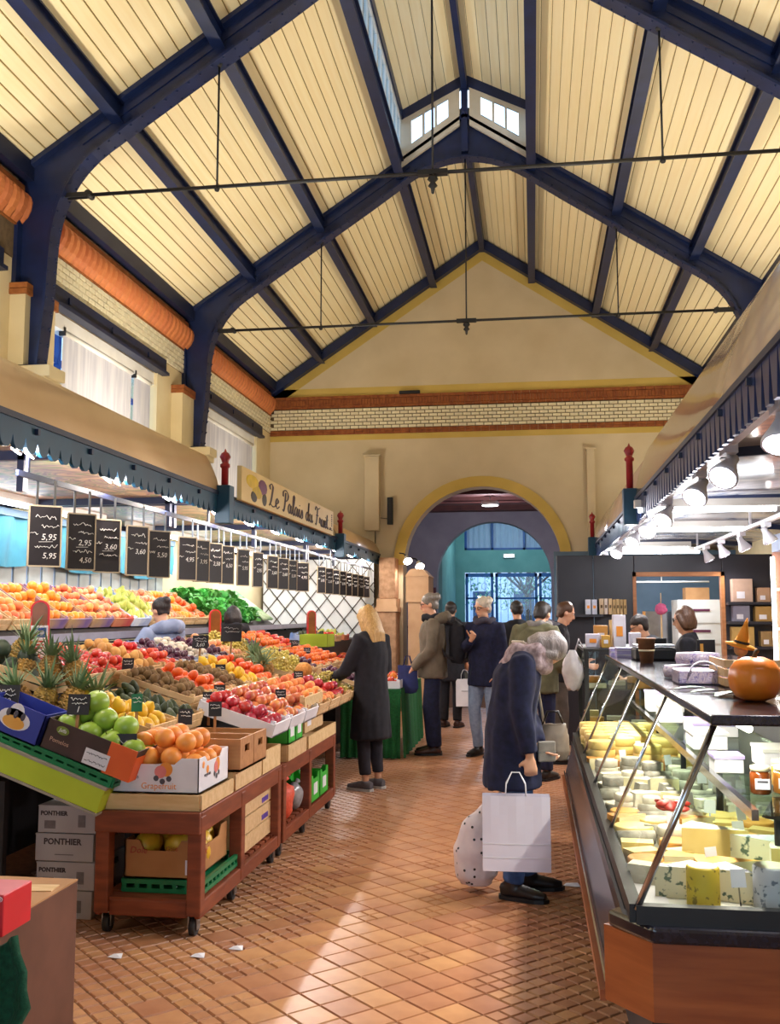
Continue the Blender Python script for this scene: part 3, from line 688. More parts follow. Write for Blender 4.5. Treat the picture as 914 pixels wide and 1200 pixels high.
def canopy(side, y0, y1, label, cornice, group):
    s_ = -1 if side == 'L' else 1; xf = -2.43 if side == 'L' else .85; xw = XL if side == 'L' else XR
    c = thing('stall_canopy', label, 'canopy', (xf, (y0+y1)/2, 2.3), group=group); off = (xf, (y0+y1)/2, 2.3)
    mf = M_valance if side == 'L' else mat('fascia_navy_gloss', '#2B3A66', '#22305A', 5, .3)
    m = MB(); strip(m, y0, y1, .12, 2.475, 2.37, 2.30 if side == 'L' else 2.27, xf, xf - s_*-.02, side == 'R'); m.build('valance', mf, c, off)
    m = MB(); m.box((min(xf-s_*.012, xf), y0, 2.445), (max(xf-s_*.012, xf), y1, 2.475)); 
    y = y0 + .3
    while y < y1: m.box((min(xf-s_*.02, xf), y-.012, 2.40), (max(xf-s_*.02, xf), y+.012, 2.43)); y += .6
    m.build('fascia_strip', M_navyd, c, off)
    if cornice:
        m = MB(); H = cornice; k = 10; vs = []
        for i in range(k+1):
            u = i/k
            x = xf + s_*(.0 + .11*u**1.6); z = 2.475 + H*u
            for y in (y0, y1): vs.append(Vector((x, y, z)))
        vs2 = [v + Vector((s_*.02, 0, 0)) for v in vs]
        fs = [(2*i, 2*i+1, 2*i+3, 2*i+2) for i in range(k)]
        m.add(vs + vs2, fs + [tuple(q + 2*(k+1) for q in f) for f in fs] + [(2*i, 2*i+2, 2*i+2+2*(k+1), 2*i+2*(k+1)) for i in range(k)] + [(2*i+1, 2*i+3, 2*i+3+2*(k+1), 2*i+1+2*(k+1)) for i in range(k)] + [(2*k, 2*k+1, 4*k+3, 4*k+2)], 0, True)
        m.build('cornice', M_cornice if side == 'L' else mat('cornice_gloss', '#CDB49C', '#C2A890', 3, .18, coat=.6), c, off)
    # ceiling panel
    m = MB(); k = 10
    for i in range(k):
        def zc(u): return 2.43 + (.0 if side == 'L' else .05*math.sin(PI*u))
        ua, ub = i/k, (i+1)/k; xa, xb = xf+s_*.03 + (xw-xf-s_*.03)*ua, xf+s_*.03 + (xw-xf-s_*.03)*ub
        m.add([Vector((xa, y0, zc(ua))), Vector((xb, y0, zc(ub))), Vector((xb, y1, zc(ub))), Vector((xa, y1, zc(ua)))], [(0, 1, 2, 3)], 0, True)
    m.build('ceiling_panel', M_print if side == 'L' else M_print2, c, off)
    m = MB(); m.box((min(xf+s_*.18, xw), y0, 2.50), (max(xf+s_*.18, xw), y1, 2.54)); m.build('top_panel', mat('dusty_board', '#A08C6C', '#8E7A5C', 3, .9), c, off)
    # ribs
    y = y0 + .02
    nrib = max(1, round((y1-y0)/2.3))
    for q in range(nrib+1):
        y = y0 + .03 + (y1-y0-.06)*q/nrib; m = MB(); pts = [(xf+s_*(.05+(abs(xw-xf)-.05)*u/8), y, 2.405 + (0 if side == 'L' else .05*math.sin(PI*u/8))) for u in range(9)]
        for a, b in zip(pts, pts[1:]): m.bar(a, b, .05, .055)
        if side == 'L': m.box((xf-.42, y-.025, 2.2), (xf-.38, y+.025, 2.42))
        m.build('rib', M_navyd, c, off)
    return c
canopy('L', .6, 7.38, 'teal scalloped stall canopy with plain cream cornice', .285, 'fruit stall canopies')
c2 = canopy('L', 7.42, 12.08, 'teal scalloped stall canopy carrying the cream name board', 0, 'fruit stall canopies')
canopy('L', 12.12, 15.6, 'teal scalloped stall canopy with cream cornice next to the gable wall', .2, 'fruit stall canopies')
canopy('R', .6, 8.28, 'navy notched stall canopy with long glossy beige cornice over cheese counter', .40, 'cheese stall canopies')
canopy('R', 8.32, 15.6, 'navy notched stall canopy with glossy beige cornice by the gable wall', .36, 'cheese stall canopies')
def finial(x, y, z0, z1, lab):
    o = thing('finial_post', lab, 'post', (x, y, z0), group='red finial posts between canopies'); h = z1-z0
    m = MB(); m.lathe([(.028, 0), (.028, h-.14), (.04, h-.13), (.04, h-.11), (.025, h-.1), (.03, h-.08), (.045, h-.05), (.03, h-.02), (.012, h-.01), (0, h+.02)], (0, 0, 0), 12); m.build('turned_post', M_red, o)
    m = MB(); m.box((-.06, -.06, -.3), (.06, .06, 0)); bevel(m.build('base_block', M_valance, o), .006)
finial(-2.39, 7.40, 2.52, 2.80, 'red turned finial post before the name board'); finial(-2.39, 12.10, 2.52, 2.80, 'red turned finial post after the name board')
finial(.81, 8.30, 2.55, 2.92, 'red turned finial post on the cheese stall canopy joint'); finial(.81, 13.55, 2.55, 2.88, 'red turned finial post near the gable on cheese stall canopy')

# ---- name board with script lettering
sg = thing('name_board', 'cream name board lettered Le Palais du Fruit with painted fruit', 'sign', (-2.38, 9.63, 2.45)); SLEN = 3.76
m = MB(); m.box((-.02, -SLEN/2, 0), (.02, SLEN/2, .285)); bevel(m.build('board', mat('sign_cream', '#EAD08F', '#E2C680', 2, .5), sg), .004)
M_ink = mat('sign_ink', '#4A2E22', '#3A2218', 8, .6)
GL = {  # single-stroke script glyphs: strokes in a 1-high box, advance
 'L': ([[(.1,.75),(.05,.9),(.2,1.0),(.32,.9),(.25,.55),(.15,.2),(.02,.02),(.12,.1),(.3,.02),(.5,.06),(.58,.16)]], .55),
 'e': ([[(.02,.2),(.2,.26),(.24,.4),(.14,.46),(.05,.32),(.06,.1),(.18,.02),(.34,.14)]], .34),
 'P': ([[(.28,.92),(.22,.4),(.1,.02),(.02,.08)], [(.05,.7),(.08,.95),(.34,1.02),(.52,.85),(.44,.6),(.2,.5)]], .5),
 'a': ([[(.28,.4),(.14,.46),(.03,.25),(.08,.04),(.2,.08),(.29,.42),(.27,.1),(.33,.02),(.42,.14)]], .4),
 'l': ([[(.02,.15),(.2,.6),(.24,.95),(.14,.9),(.1,.4),(.12,.04),(.2,.02),(.28,.14)]], .26),
 'i': ([[(.02,.15),(.1,.44),(.08,.1),(.14,.02),(.24,.14)], [(.12,.6),(.14,.63)]], .22),
 's': ([[(.02,.1),(.16,.44),(.22,.28),(.2,.06),(.08,.02),(.02,.1)]], .28),
 'd': ([[(.28,.4),(.14,.46),(.03,.25),(.08,.04),(.2,.08),(.3,.5),(.36,.98),(.28,.5),(.27,.1),(.33,.02),(.42,.14)]], .4),
 'u': ([[(.02,.3),(.08,.44),(.06,.12),(.14,.02),(.26,.14),(.3,.44),(.28,.1),(.34,.02),(.42,.14)]], .4),
 'F': ([[(.3,.92),(.22,.4),(.12,.02),(.02,.06)], [(.02,.78),(.1,.98),(.34,.9),(.6,1.0)], [(.12,.52),(.4,.54)]], .5),
 'r': ([[(.02,.15),(.08,.46),(.14,.4),(.22,.4),(.2,.12),(.28,.02),(.34,.12)]], .3),
 't': ([[(.02,.2),(.14,.8),(.1,.2),(.14,.02),(.28,.14)], [(.02,.52),(.26,.54)]], .28), ' ': ([], .3)}
def crom(pts, n=6):
    P = [Vector(p) for p in pts]; out = []
    for i in range(len(P)-1):
        a, b, c, d = P[max(i-1, 0)], P[i], P[i+1], P[min(i+2, len(P)-1)]
        for k in range(n):
            t_ = k/n; out.append(.5*((2*b) + (c-a)*t_ + (2*a-5*b+4*c-d)*t_*t_ + (3*b-a-3*c+d)*t_**3))
    return out + [P[-1]]
txt = 'Le Palais du Fruit'; tot = sum(GL[c][1] for c in txt); y = -SLEN/2 + .85; kx = (SLEN - 1.15)/tot
for word in txt.split(' '):
    m = MB()
    for ch in word:
        st, adv = GL[ch]
        for s_ in st:
            pp = crom([(p[0]*kx, p[1]*.205, 0) for p in s_])
            for a, b in zip(pp, pp[1:]):
                dirn = (b-a)
                if dirn.length < 1e-5: continue
                w_ = .010 + .010*abs(dirn.normalized().y)
                # broad-nib stroke: wide along the board because letters are drawn wide
                m.add([Vector((.0215, y+q.x+e, .045+q.y)) for q, e in ((a, -w_*1.6), (a, w_*1.6), (b, w_*1.6), (b, -w_*1.6))] , [(0, 1, 2, 3)])
                m.bar((.0215, y+a.x, .045+a.y), (.0215, y+b.x, .045+b.y), .002, .012, up=(0, 1, 1))
        y += adv*kx
    y += .3*kx
    m.build('lettering', M_ink, sg)
fy = -SLEN/2 + .42
for nm, cc, c0, rr in (('painted_lemon', '#E6C42A', (-.10, .19), (.20, .06)), ('painted_pear', '#D8B838', (.05, .12), (.16, .06)), ('painted_grape', '#7A4468', (.22, .18), (.15, .07)), ('painted_leaf', '#4A4030', (-.05, .07), (.10, .05)), ('painted_leaf', '#4A4030', (.28, .08), (.08, .06))):
    m = MB(); m.ball((.019, fy+c0[0], c0[1]), (.006, rr[0], rr[1]), 14, 6); m.build(nm, mat('paint_'+cc[1:], cc, None, 12, .6), sg)
m = MB(); m.box((.02, SLEN/2-.3, .05), (.0222, SLEN/2-.06, .06)); m.box((.02, SLEN/2-.22, .05), (.0222, SLEN/2-.12, .08))
for k in range(6): m.box((.02, SLEN/2-.12, .10+.025*k), (.0222, SLEN/2-.08, .115+.025*k))
m.build('painted_mark', M_ink, sg)
for q in (-1.45, 1.45): m = MB(); m.box((-.04, q-.05, .05), (-.02, q+.05, .25)); m.build('batten', M_navyd, sg)

# ================================================================ lamps
def up_lamp(x, y, e, lab):
    o = thing('uplight', lab, 'lamp', (x, y, 2.54), group='uplights on top of the stall canopies')
    m = MB(); m.box((-.08, -.6, 0), (.08, .6, .05)); m.box((-.08, -.6, .05), (-.07, .6, .10)); m.box((.07, -.6, .05), (.08, .6, .10)); m.build('housing', M_white, o)
    m = MB(); m.tube([(0, -.55, .075), (0, .55, .075)], .02, 8); m.build('tube_bulb', mat('warm_tube', '#FFFFFF', '#FFFFFF', 5, .4, emit='#FFDFA6', estr=6), o)
    l = bpy.data.lights.new('uplight', 'AREA'); l.shape = 'RECTANGLE'; l.size = .14; l.size_y = 1.1; l.energy = e; l.color = (1, .91, .76); l.spread = R(170)
    lo = bpy.data.objects.new('uplight', l); COL.objects.link(lo); lo.parent = o; lo.location = (0, 0, .12); lo.rotation_euler = (PI, 0, 0)
UPE = 66
for k, y in enumerate((1.5, 5.4, 9.4, 13.6)):
    nm = ('by the entrance', 'on the plain cornice canopy', 'behind the name board', 'by the gable wall')[k]
    e_ = (74, 74, 70, 34)[k]; up_lamp(-3.35, y, e_, 'long uplight on the fruit stall canopy ' + nm); up_lamp(1.85, y, e_, 'long uplight on the cheese stall canopy ' + nm.replace('name board', 'red joint post').replace('plain cornice canopy', 'long beige cornice'))
# track lamps over the cheese counter
M_lampw = mat('lamp_body_white', '#E6E4EA', '#D4D2DA', 5, .35)
M_bulb = mat('bulb_cool', '#FFFFFF', '#FFFFFF', 5, .4, emit='#F4F2FF', estr=18)
tk = thing('lamp_track', 'white lamp track under the cheese stall fascia', 'track', (.96, 8, 2.33)); m = MB(); m.box((-.02, -6.5, 0), (.02, 6.5, .03)); m.build('rail', M_lampw, tk)
for y in (-6, -3, 0, 3, 6): m = MB(); m.box((-.01, y-.01, .03), (.01, y+.01, .12)); m.build('stem', M_lampw, tk)
tk = thing('lamp_track', 'white lamp track above the back of the cheese stall', 'track', (1.95, 9.2, 2.28)); m = MB(); m.box((-.02, -3, 0), (.02, 3, .03)); m.build('rail', M_lampw, tk)
for y in (-2.9, 0, 2.9): m = MB(); m.box((-.01, y-.01, .03), (.01, y+.01, .19)); m.build('stem', M_lampw, tk)
def spot_lamp(x, y, z, aim, e, lab, group, big=1, size=110, col=(1, .96, .95)):
    o = thing('track_lamp', lab, 'lamp', (x, y, z), group=group)
    d = Vector(aim).normalized(); q = d.to_track_quat('Z', 'Y').to_matrix()
    m = MB(); m.lathe([(.028*big, -.06*big), (.03*big, -.02*big), (.05*big, .03*big), (.068*big, .07*big), (.07*big, .09*big), (.062*big, .09*big)], (0, 0, -.06), 14, M=q); m.build('lamp_head', M_lampw, o)
    m = MB(); m.lathe([(0, .092*big), (.06*big, .092*big)], (0, 0, -.06), 14, M=q); m.build('bulb', M_bulb, o)
    m = MB(); m.box((-.03*big, -.07*big, -.005), (.03*big, .07*big, .05)); m.build('gear_box', M_lampw, o)
    m = MB(); m.tube([(0, 0, 0), (0, 0, -.03)] + [Vector((0, 0, -.06)) - d*.05*big], .01, 6); m.build('arm', M_lampw, o)
    l = bpy.data.lights.new('spot', 'SPOT'); l.energy = e; l.spot_size = R(size); l.spot_blend = .5; l.shadow_soft_size = .03; l.color = col
    lo = bpy.data.objects.new('spot', l); COL.objects.link(lo); lo.parent = o; lo.location = Vector((0, 0, -.06)) + d*.10*big; lo.rotation_euler = (-d).to_track_quat('Z', 'Y').to_euler()
for k, y in enumerate((2.7, 3.9, 4.95, 5.8, 7.2, 8.2, 9.4, 11.2, 13.3)):
    spot_lamp(.96, y, 2.30, (-.55, -.7, -.85) if k != 1 else (-.25, -.5, -1), 95 if k != 1 else 130, 'white bell shaped track lamp under the cheese stall fascia', 'track lamps over the cheese counter', 1.05, 130)
for k, y in enumerate((7.6, 8.6, 9.6, 10.6, 11.5)):
    spot_lamp(1.95, y, 2.25, (.5, .1, -1), 25, 'white bell shaped track lamp at the back of cheese stall', 'track lamps at the back of the cheese stall', .9, 110)
# small spots under the fruit stall fascia
for k, y in enumerate((4.45, 5.5, 6.45, 7.5, 8.4, 9.3, 10.3, 11.3, 12.3, 13.3, 14.4)):
    for j, dy in enumerate((0, .13)):
        o = thing('canopy_spot', 'small round spotlight under the teal fruit stall valance', 'lamp', (-2.49, y+dy, 2.33), group='small spots under the fruit stall canopy')
        q = Vector((-.6, -.35, -1)).normalized().to_track_quat('Z', 'Y').to_matrix()
        m = MB(); m.lathe([(.02, -.03), (.028, 0), (.033, .02)], (0, 0, 0), 10, M=q); m.build('lamp_head', M_steel, o)
        m = MB(); m.lathe([(0, .0225), (.03, .0225)], (0, 0, 0), 10, M=q); m.build('bulb', mat('bulb_warm', '#FFFFFF', '#FFFFFF', 5, .4, emit='#FFEBD8', estr=30), o)
        m = MB(); m.tube([(0, 0, 0), (0, 0, .1)], .008, 5); m.build('arm', M_steel, o)
        if j == 0:
            l = bpy.data.lights.new('bulb', 'POINT'); l.energy = 34; l.shadow_soft_size = .04; l.color = (1, .90, .84)
            lo = bpy.data.objects.new('spot', l); COL.objects.link(lo); lo.parent = o; lo.location = (-.02, 0, -.05); lo.rotation_euler = (0, R(-8), 0)
for k, (x, y) in enumerate(((1.35, 7.9), (1.5, 9.8), (1.4, 12.6))):
    o = thing('ceiling_tube', 'white fluorescent tube lamp under the glossy cheese stall ceiling, %s' % ('over the dark glass case', 'before the black partition', 'beyond the black partition')[k], 'lamp', (x, y, 2.32), group='tube lamps under the cheese stall ceiling')
    m = MB(); m.box((-.55, -.04, .03), (.55, .04, .09)); m.build('housing', M_white, o); m = MB(); m.tube([(-.52, 0, .01), (.52, 0, .01)], .02, 8); m.build('tube_bulb', mat('cool_tube', '#FFFFFF', '#FFFFFF', 5, .4, emit='#EEF6FF', estr=14), o)
    l = bpy.data.lights.new('tube', 'POINT'); l.energy = 30; l.shadow_soft_size = .15; l.color = (.94, .96, 1); lo = bpy.data.objects.new('tube', l); COL.objects.link(lo); lo.parent = o; lo.location = (0, 0, -.16)
for k, (x, y, z, e, c_) in enumerate(((-.8, 19.0, 3.6, 60, (.92, .88, 1)), (-.6, 24.4, 3.9, 70, (.70, .95, 1)))):  # fill lamps added to brighten the passage and lobby beyond the arch
    o = thing('added_fill_lamp', ('added round white fill lamp in the passage', 'added round white fill lamp in the teal lobby')[k], 'lamp', (x, y, z)); m = MB(); m.lathe([(.16, .0), (.17, .05), (.15, .09)], (0, 0, 0), 20); m.build('rim', M_white, o); m = MB(); m.lathe([(0, -.002), (.15, -.002)], (0, 0, 0), 20); m.build('diffuser', MATS['lamp_white'], o); m = MB(); m.tube([(0, 0, .09), (0, 0, .45)], .01, 6); m.build('stem', M_white, o)
    l = bpy.data.lights.new('disc', 'POINT'); l.energy = e; l.shadow_soft_size = .15; l.color = c_; lo = bpy.data.objects.new('disc', l); COL.objects.link(lo); lo.parent = o; lo.location = (0, 0, -.2)
for k, (y0, y1) in enumerate(((3.2, 5.6), (6.2, 8.6), (9.2, 11.6), (12.4, 14.8))):
    o = thing('tube_lamp', 'white fluorescent tube lamp at back of fruit stall, over %s' % ('the slatted panels', 'the fruit trays', 'the salad shelf', 'the white trellis')[k], 'lamp', (-3.95, (y0+y1)/2, 2.36), group='tube lamps at the back of the fruit stall'); h = (y1-y0)/2
    m = MB(); m.box((-.04, -h, .02), (.04, h, .07)); m.build('housing', M_white, o)
    m = MB(); m.tube([(0, -h+.03, 0), (0, h-.03, 0)], .018, 8); m.build('tube_bulb', mat('cool_tube', '#FFFFFF', '#FFFFFF', 5, .4, emit='#EEF6FF', estr=14), o)
    l = bpy.data.lights.new('tube', 'AREA'); l.shape = 'RECTANGLE'; l.size = .06; l.size_y = 2*h; l.energy = 24; l.color = (.93, .97, 1)
    lo = bpy.data.objects.new('tube', l); COL.objects.link(lo); lo.parent = o; lo.location = (0, 0, -.03); lo.rotation_euler = (0, R(15), 0)
# ================================================================ fruit stall
random.seed(11)
M_wood = mat('crate_wood', '#DDBB8C', '#CDA774', 6, .75, stretch=(1, 6, 6), rnd=.08)
M_wood2 = mat('tan_wood', '#C08A54', '#A87242', 5, .6, stretch=(1, 5, 5), rnd=.06)
M_trol = mat('trolley_wood', '#8A4426', '#6E321A', 5, .5, stretch=(1, 1, 6), bump=.1)
M_card = mat('cardboard', '#B98A5C', '#A87A4E', 6, .85)
M_cartw = mat('white_carton', '#EDEAF0', '#DFDCE4', 6, .6)
M_slate = mat('slate_black', '#231E24', '#181418', 10, .6)
M_chalk = mat('chalk', '#F2F0EC', '#E4E2DE', 30, .9)
M_green = mat('green_plastic', '#12804E', '#0C6A40', 5, .4)
M_lime = mat('lime_card', '#C6D838', '#B8CA30', 4, .55)
M_litegreen = mat('bright_green_card', '#3DBE3A', '#32A832', 5, .5)
M_darkshelf = mat('dark_shelf', '#2A2528', '#1E1A1C', 6, .6)
M_leafg = mat('leaf_green', '#4C8A3E', '#2E6A30', 6, .5, rnd=.2)
M_stem = mat('stem_brown', '#5A4426', '#463418', 12, .8)

# ---- fruit meshes
def fruit(name, prof, n, mt, stem=None, noise_amp=0, seed=0):
    m = MB(); m.lathe(prof, (0, 0, 0), n)
    if noise_amp: m.v = [tuple(Vector(v) * (1 + noise_amp*noise.noise(Vector(v)*30 + Vector((seed, 0, 0))))) for v in m.v]
    return m.mesh(name, mt)
def sph(r, sq=1.0, n=7, dip=0):
    out = []
    for i in range(n+1):
        a = PI*i/n; x = math.sin(a); z = -math.cos(a)*sq
        if dip: z -= math.copysign(dip*max(0, 1-x*2.6), z) if abs(z) > 0 else 0
        out.append((max(r*x, 1e-5), r*z))
    return out
M_orange = mat('orange_skin', '#F29A2E', '#EA8420', 40, .45, bump=.15, rnd=.1)
M_gfruit = mat('grapefruit_skin', '#F6A44C', '#EE8A38', 18, .45, bump=.1, rnd=.08)
M_mand = mat('mandarin_skin', '#EE7A1E', '#E0661A', 25, .4, rnd=.12)
M_lemon = mat('lemon_skin', '#F2C63A', '#E6B42C', 20, .4, bump=.1, rnd=.08)
M_apple = mat('apple_skin', '#C4283A', '#E6A25C', 14, .25, rnd=.25, coat=.3)
M_appler = mat('apple_dark_red', '#A81C34', '#C23440', 14, .22, rnd=.2, coat=.3)
M_pinka = mat('apple_rose', '#E07A62', '#E8B878', 16, .3, rnd=.2)
M_pomelo = mat('pomelo_green', '#A4C24A', '#8CB03E', 8, .35, bump=.05, rnd=.1)
M_tom = mat('tomato_skin', '#DE4A34', '#C83628', 10, .2, rnd=.15, coat=.3)
M_kiwi = mat('kiwi_skin', '#8A6C46', '#745838', 60, .9, bump=.2, rnd=.1)
M_pot = mat('potato_skin', '#D8A660', '#C89450', 30, .8, rnd=.1)
M_nut = mat('nut_shell', '#B07C52', '#946440', 60, .7, rnd=.15, bump=.3)
M_pear = mat('pear_skin', '#C6C860', '#AEB84E', 20, .45, rnd=.12)
M_plum = mat('plum_skin', '#5A2440', '#42182E', 10, .35, rnd=.2)
M_peach = mat('peach_skin', '#EFA050', '#DE6A44', 12, .6, rnd=.15)
M_grape = mat('grape_skin', '#D8C468', '#C4AE54', 30, .3, rnd=.12)
M_avoc = mat('avocado_skin', '#3E4A28', '#2C361C', 40, .6, bump=.3, rnd=.2)
M_mel = mat('melon_skin', '#DE9A4C', '#C88238', 60, .7, bump=.6)
M_persim = mat('persimmon_skin', '#EC6A2C', '#DE5420', 10, .3, rnd=.1)
M_mush = mat('mushroom_skin', '#E8DCCA', '#D6C6B0', 20, .7, rnd=.08)
FM = {
 'orange': fruit('orange', sph(.042, .97, 7), 12, M_orange), 'grapefruit': fruit('grapefruit', sph(.052, .94, 8), 14, M_gfruit),
 'mandarin': fruit('mandarin', sph(.035, .8, 6), 10, M_mand), 'tomato': fruit('tomato', sph(.034, .84, 6, .04), 10, M_tom),
 'apple': fruit('apple', sph(.039, .9, 8, .12), 12, M_apple), 'dark_apple': fruit('apple', sph(.039, .9, 8, .12), 12, M_appler), 'rose_apple': fruit('apple', sph(.039, .88, 7, .1), 10, M_pinka),
 'pomelo': fruit('pomelo', sph(.062, .93, 9, .08), 16, M_pomelo), 'kiwi': fruit('kiwi', sph(.028, 1.25, 6), 9, M_kiwi),
 'potato': fruit('potato', sph(.034, 1.35, 6), 9, M_pot, None, .2, 3), 'walnut': fruit('walnut', sph(.02, 1.1, 5), 8, M_nut, None, .2, 5),
 'lemon': fruit('lemon', [(.0001, -.056), (.008, -.052), (.014, -.044), (.028, -.03), (.036, 0), (.028, .03), (.014, .044), (.008, .052), (.0001, .056)], 12, M_lemon),
 'mango': fruit('mango', [(.0001, -.062), (.022, -.055), (.04, -.02), (.042, .015), (.03, .045), (.0001, .06)], 12, mat('mango_skin', '#EDB83C', '#E0A22E', 8, .4, rnd=.1)),
 'pear': fruit('pear', [(.0001, -.045), (.03, -.04), (.04, -.015), (.032, .015), (.018, .04), (.012, .055), (.0001, .06)], 10, M_pear),
 'plum': fruit('plum', sph(.026, 1.15, 6), 9, M_plum), 'peach': fruit('peach', sph(.038, .92, 7, .06), 11, M_peach), 'avocado': fruit('avocado', [(.0001, -.05), (.03, -.04), (.034, -.01), (.022, .03), (.01, .05), (.0001, .055)], 10, M_avoc),
 'persimmon': fruit('persimmon', sph(.04, .8, 7, .05), 11, M_persim), 'mushroom': fruit('mushroom', [(.008, -.03), (.01, -.005), (.028, -.003), (.03, .006), (.02, .02), (.0001, .026)], 10, M_mush), 'cabbage_bud': fruit('artichoke', sph(.055, 1.05, 8), 12, mat('artichoke_skin', '#3C4A34', '#262E22', 14, .6, bump=.5, rnd=.15), None, .12, 9)}
m = MB(); random.seed(4)
for k in range(26):
    t_ = k/26; a = k*2.4; rr = .045*math.sin(PI*(.15+.8*t_)); m.ball((rr*math.cos(a), -.07+.14*t_, rr*math.sin(a)*.7), .0135, 6, 4)
m.tube([(0, .06, 0), (.005, .09, .01)], .003, 4); FM['grape_bunch'] = m.mesh('grape_bunch', M_grape)
DG = {'orange': .082, 'grapefruit': .10, 'mandarin': .068, 'tomato': .066, 'apple': .076, 'dark_apple': .076, 'rose_apple': .076, 'pomelo': .122, 'kiwi': .06, 'potato': .075, 'walnut': .042, 'lemon': .078, 'mango': .09, 'pear': .082, 'plum': .055, 'peach': .076, 'avocado': .075, 'persimmon': .08, 'mushroom': .056, 'cabbage_bud': .11, 'grape_bunch': .10}
CATN = {'dark_apple': 'apple', 'rose_apple': 'apple', 'cabbage_bud': 'artichoke', 'grape_bunch': 'grapes'}
def put(kind, p, label, group, rot=None, sc=1):
    nm = CATN.get(kind, kind); nm = 'grape_bunch' if kind == 'grape_bunch' else nm
    o = link(nm, FM[kind], None, None, p, rot or (random.uniform(-.7, .7), random.uniform(-.7, .7), random.uniform(0, 6.28)))
    if sc != 1: o.scale = (sc,)*3
    return tag(o, label, 'grapes' if kind == 'grape_bunch' else nm, group)
me_fs = MB(); me_fs.tube([(0, 0, 0), (.003, 0, .012), (.006, 0, .018)], .0022, 5); me_fs = me_fs.mesh('stem', M_stem)
def add_stem(o, z): link('stem', me_fs, o, loc=(0, 0, z))

# ---- sloping display plane
AL = math.atan(.30)
def zp(x): return .79 + .30*(-1.6 - x)
def drop(x): return .01 + .071*(-1.6 - x)
def pile(kind, y0, y1, x0, x1, label, group, h=.07, top=.45, z_of=zp, tilt=AL):
    """heap: one full layer plus a partial second one, resting in a crate on the slope."""
    d = DG[kind]; r = d/2; cx, cy = (x0+x1)/2, (y0+y1)/2; out = []
    nx = max(1, int(abs(x1-x0)/d)); ny = max(1, int((y1-y0)/d))
    for i in range(nx):
        for j in range(ny):
            x = min(x0, x1) + r + (abs(x1-x0)-d)*(i/max(nx-1, 1)) + random.uniform(-.006, .006); y = y0 + r + (y1-y0-d)*(j/max(ny-1, 1)) + random.uniform(-.006, .006)
            out.append(put(kind, (x, y, z_of(x) + h + random.uniform(-.008, .008)), label, group))
    for i in range(nx-1):
        for j in range(ny-1):
            if random.random() > top: continue
            x = min(x0, x1) + d + (abs(x1-x0)-d)*(i/max(nx-1, 1)); y = y0 + d + (y1-y0-d)*(j/max(ny-1, 1))
            out.append(put(kind, (x + random.uniform(-.01, .01), y + random.uniform(-.01, .01), z_of(x) + h + r*1.25), label, group))
    return out

# ---- wooden crate (local: x down the slope, y across, z up)
def make_crate(lx, wy, h, mt, name='fruit_crate', slat=True):
    o = thing(name, 'x', 'crate'); t_ = .009
    m = MB(); m.box((-lx/2, -wy/2, 0), (lx/2, wy/2, t_)); m.build('base', mt, o)
    for sx in (-1, 1):
        for z0, z1 in (((.0, h*.46), (h*.54, h)) if slat else ((0, h),)):
            m = MB(); m.box((sx*lx/2-(t_ if sx > 0 else 0), -wy/2, z0), (sx*lx/2+(0 if sx > 0 else t_), wy/2, z1)); m.build('end_board', mt, o)
    for sy in (-1, 1):
        for z0, z1 in (((.0, h*.40), (h*.5, h*.92)) if slat else ((0, h*.92),)):
            m = MB(); m.box((-lx/2+t_, sy*wy/2-(t_ if sy > 0 else 0), z0), (lx/2-t_, sy*wy/2+(0 if sy > 0 else t_), z1)); m.build('side_board', mt, o)
    for sx in (-1, 1):
        for sy in (-1, 1): m = MB(); m.prism([(0, 0), (.028, 0), (0, .028)], lambda a, b: Vector((sx*(lx/2-t_-a), sy*(wy/2-t_-b), t_)), lambda a, b: Vector((sx*(lx/2-t_-a), sy*(wy/2-t_-b), h+.012))); m.build('corner_post', mt, o)
    return o
CR_A = make_crate(.50, .385, .085, M_wood); CR_B = make_crate(.50, .385, .085, mat('blue_print_crate', '#3E78D0', '#E8ECF4', 5, .5), slat=False); CR_C = make_crate(.50, .385, .085, mat('purple_print_crate', '#5A3E9A', '#C8A060', 3, .6), slat=False); CR_D = make_crate(.50, .385, .085, M_cartw, slat=False); CR_R = make_crate(.50, .385, .085, mat('red_print_crate', '#C8324A', '#D89060', 3, .6), slat=False)
PROTO = {'A': CR_A, 'B': CR_B, 'C': CR_C, 'D': CR_D, 'R': CR_R}
_used = set()
def crate(kind, x, y, z, label, rot, group):
    o = copy_tree(PROTO[kind]); o.location = (x, y, z); o.rotation_euler = rot; o['label'] = label; o['group'] = group
    return o

# front display stand under the crates
st = thing('display_stand', 'sloping dark wooden display stand under the fruit crates', 'display stand', (-2.3, 7.8, 0))
def stand(y0, y1, x0, x1):
    m = MB(); pts = [(x0, 0), (x0, zp(x0)-.02), (x1, zp(x1)-.02), (x1, 0)]
    vs = [Vector((x+2.3, y-7.8, z)) for y in (y0, y1) for x, z in pts[1:3]]
    vs2 = [v - Vector((0, 0, .03)) for v in vs]
    m.add(vs + vs2, [(0, 1, 3, 2), (4, 6, 7, 5), (0, 4, 5, 1), (2, 3, 7, 6), (0, 2, 6, 4), (1, 5, 7, 3)]); m.build('slope_board', M_darkshelf, st)
    for y in (y0+.05, (y0+y1)/2, y1-.05):
        for x in (x0, x1): 
            m = MB(); xx = x + (.04 if x == x1 else -.04); m.box((xx-.03+2.3, y-.03-7.8, 0), (xx+.03+2.3, y+.03-7.8, zp(xx)-.05)); m.build('leg', M_darkshelf, st)
    m = MB(); m.box((x1+.02+2.3, y0+.08-7.8, .1), (x1+.03+2.3, y1-.08-7.8, zp(x1)-.1)); m.build('back_panel', M_darkshelf, st)
stand(5.0, 11.3, -2.06, -3.12)
ROWS = [(-1.575, -2.045), (-2.09, -2.56), (-2.605, -3.075)]
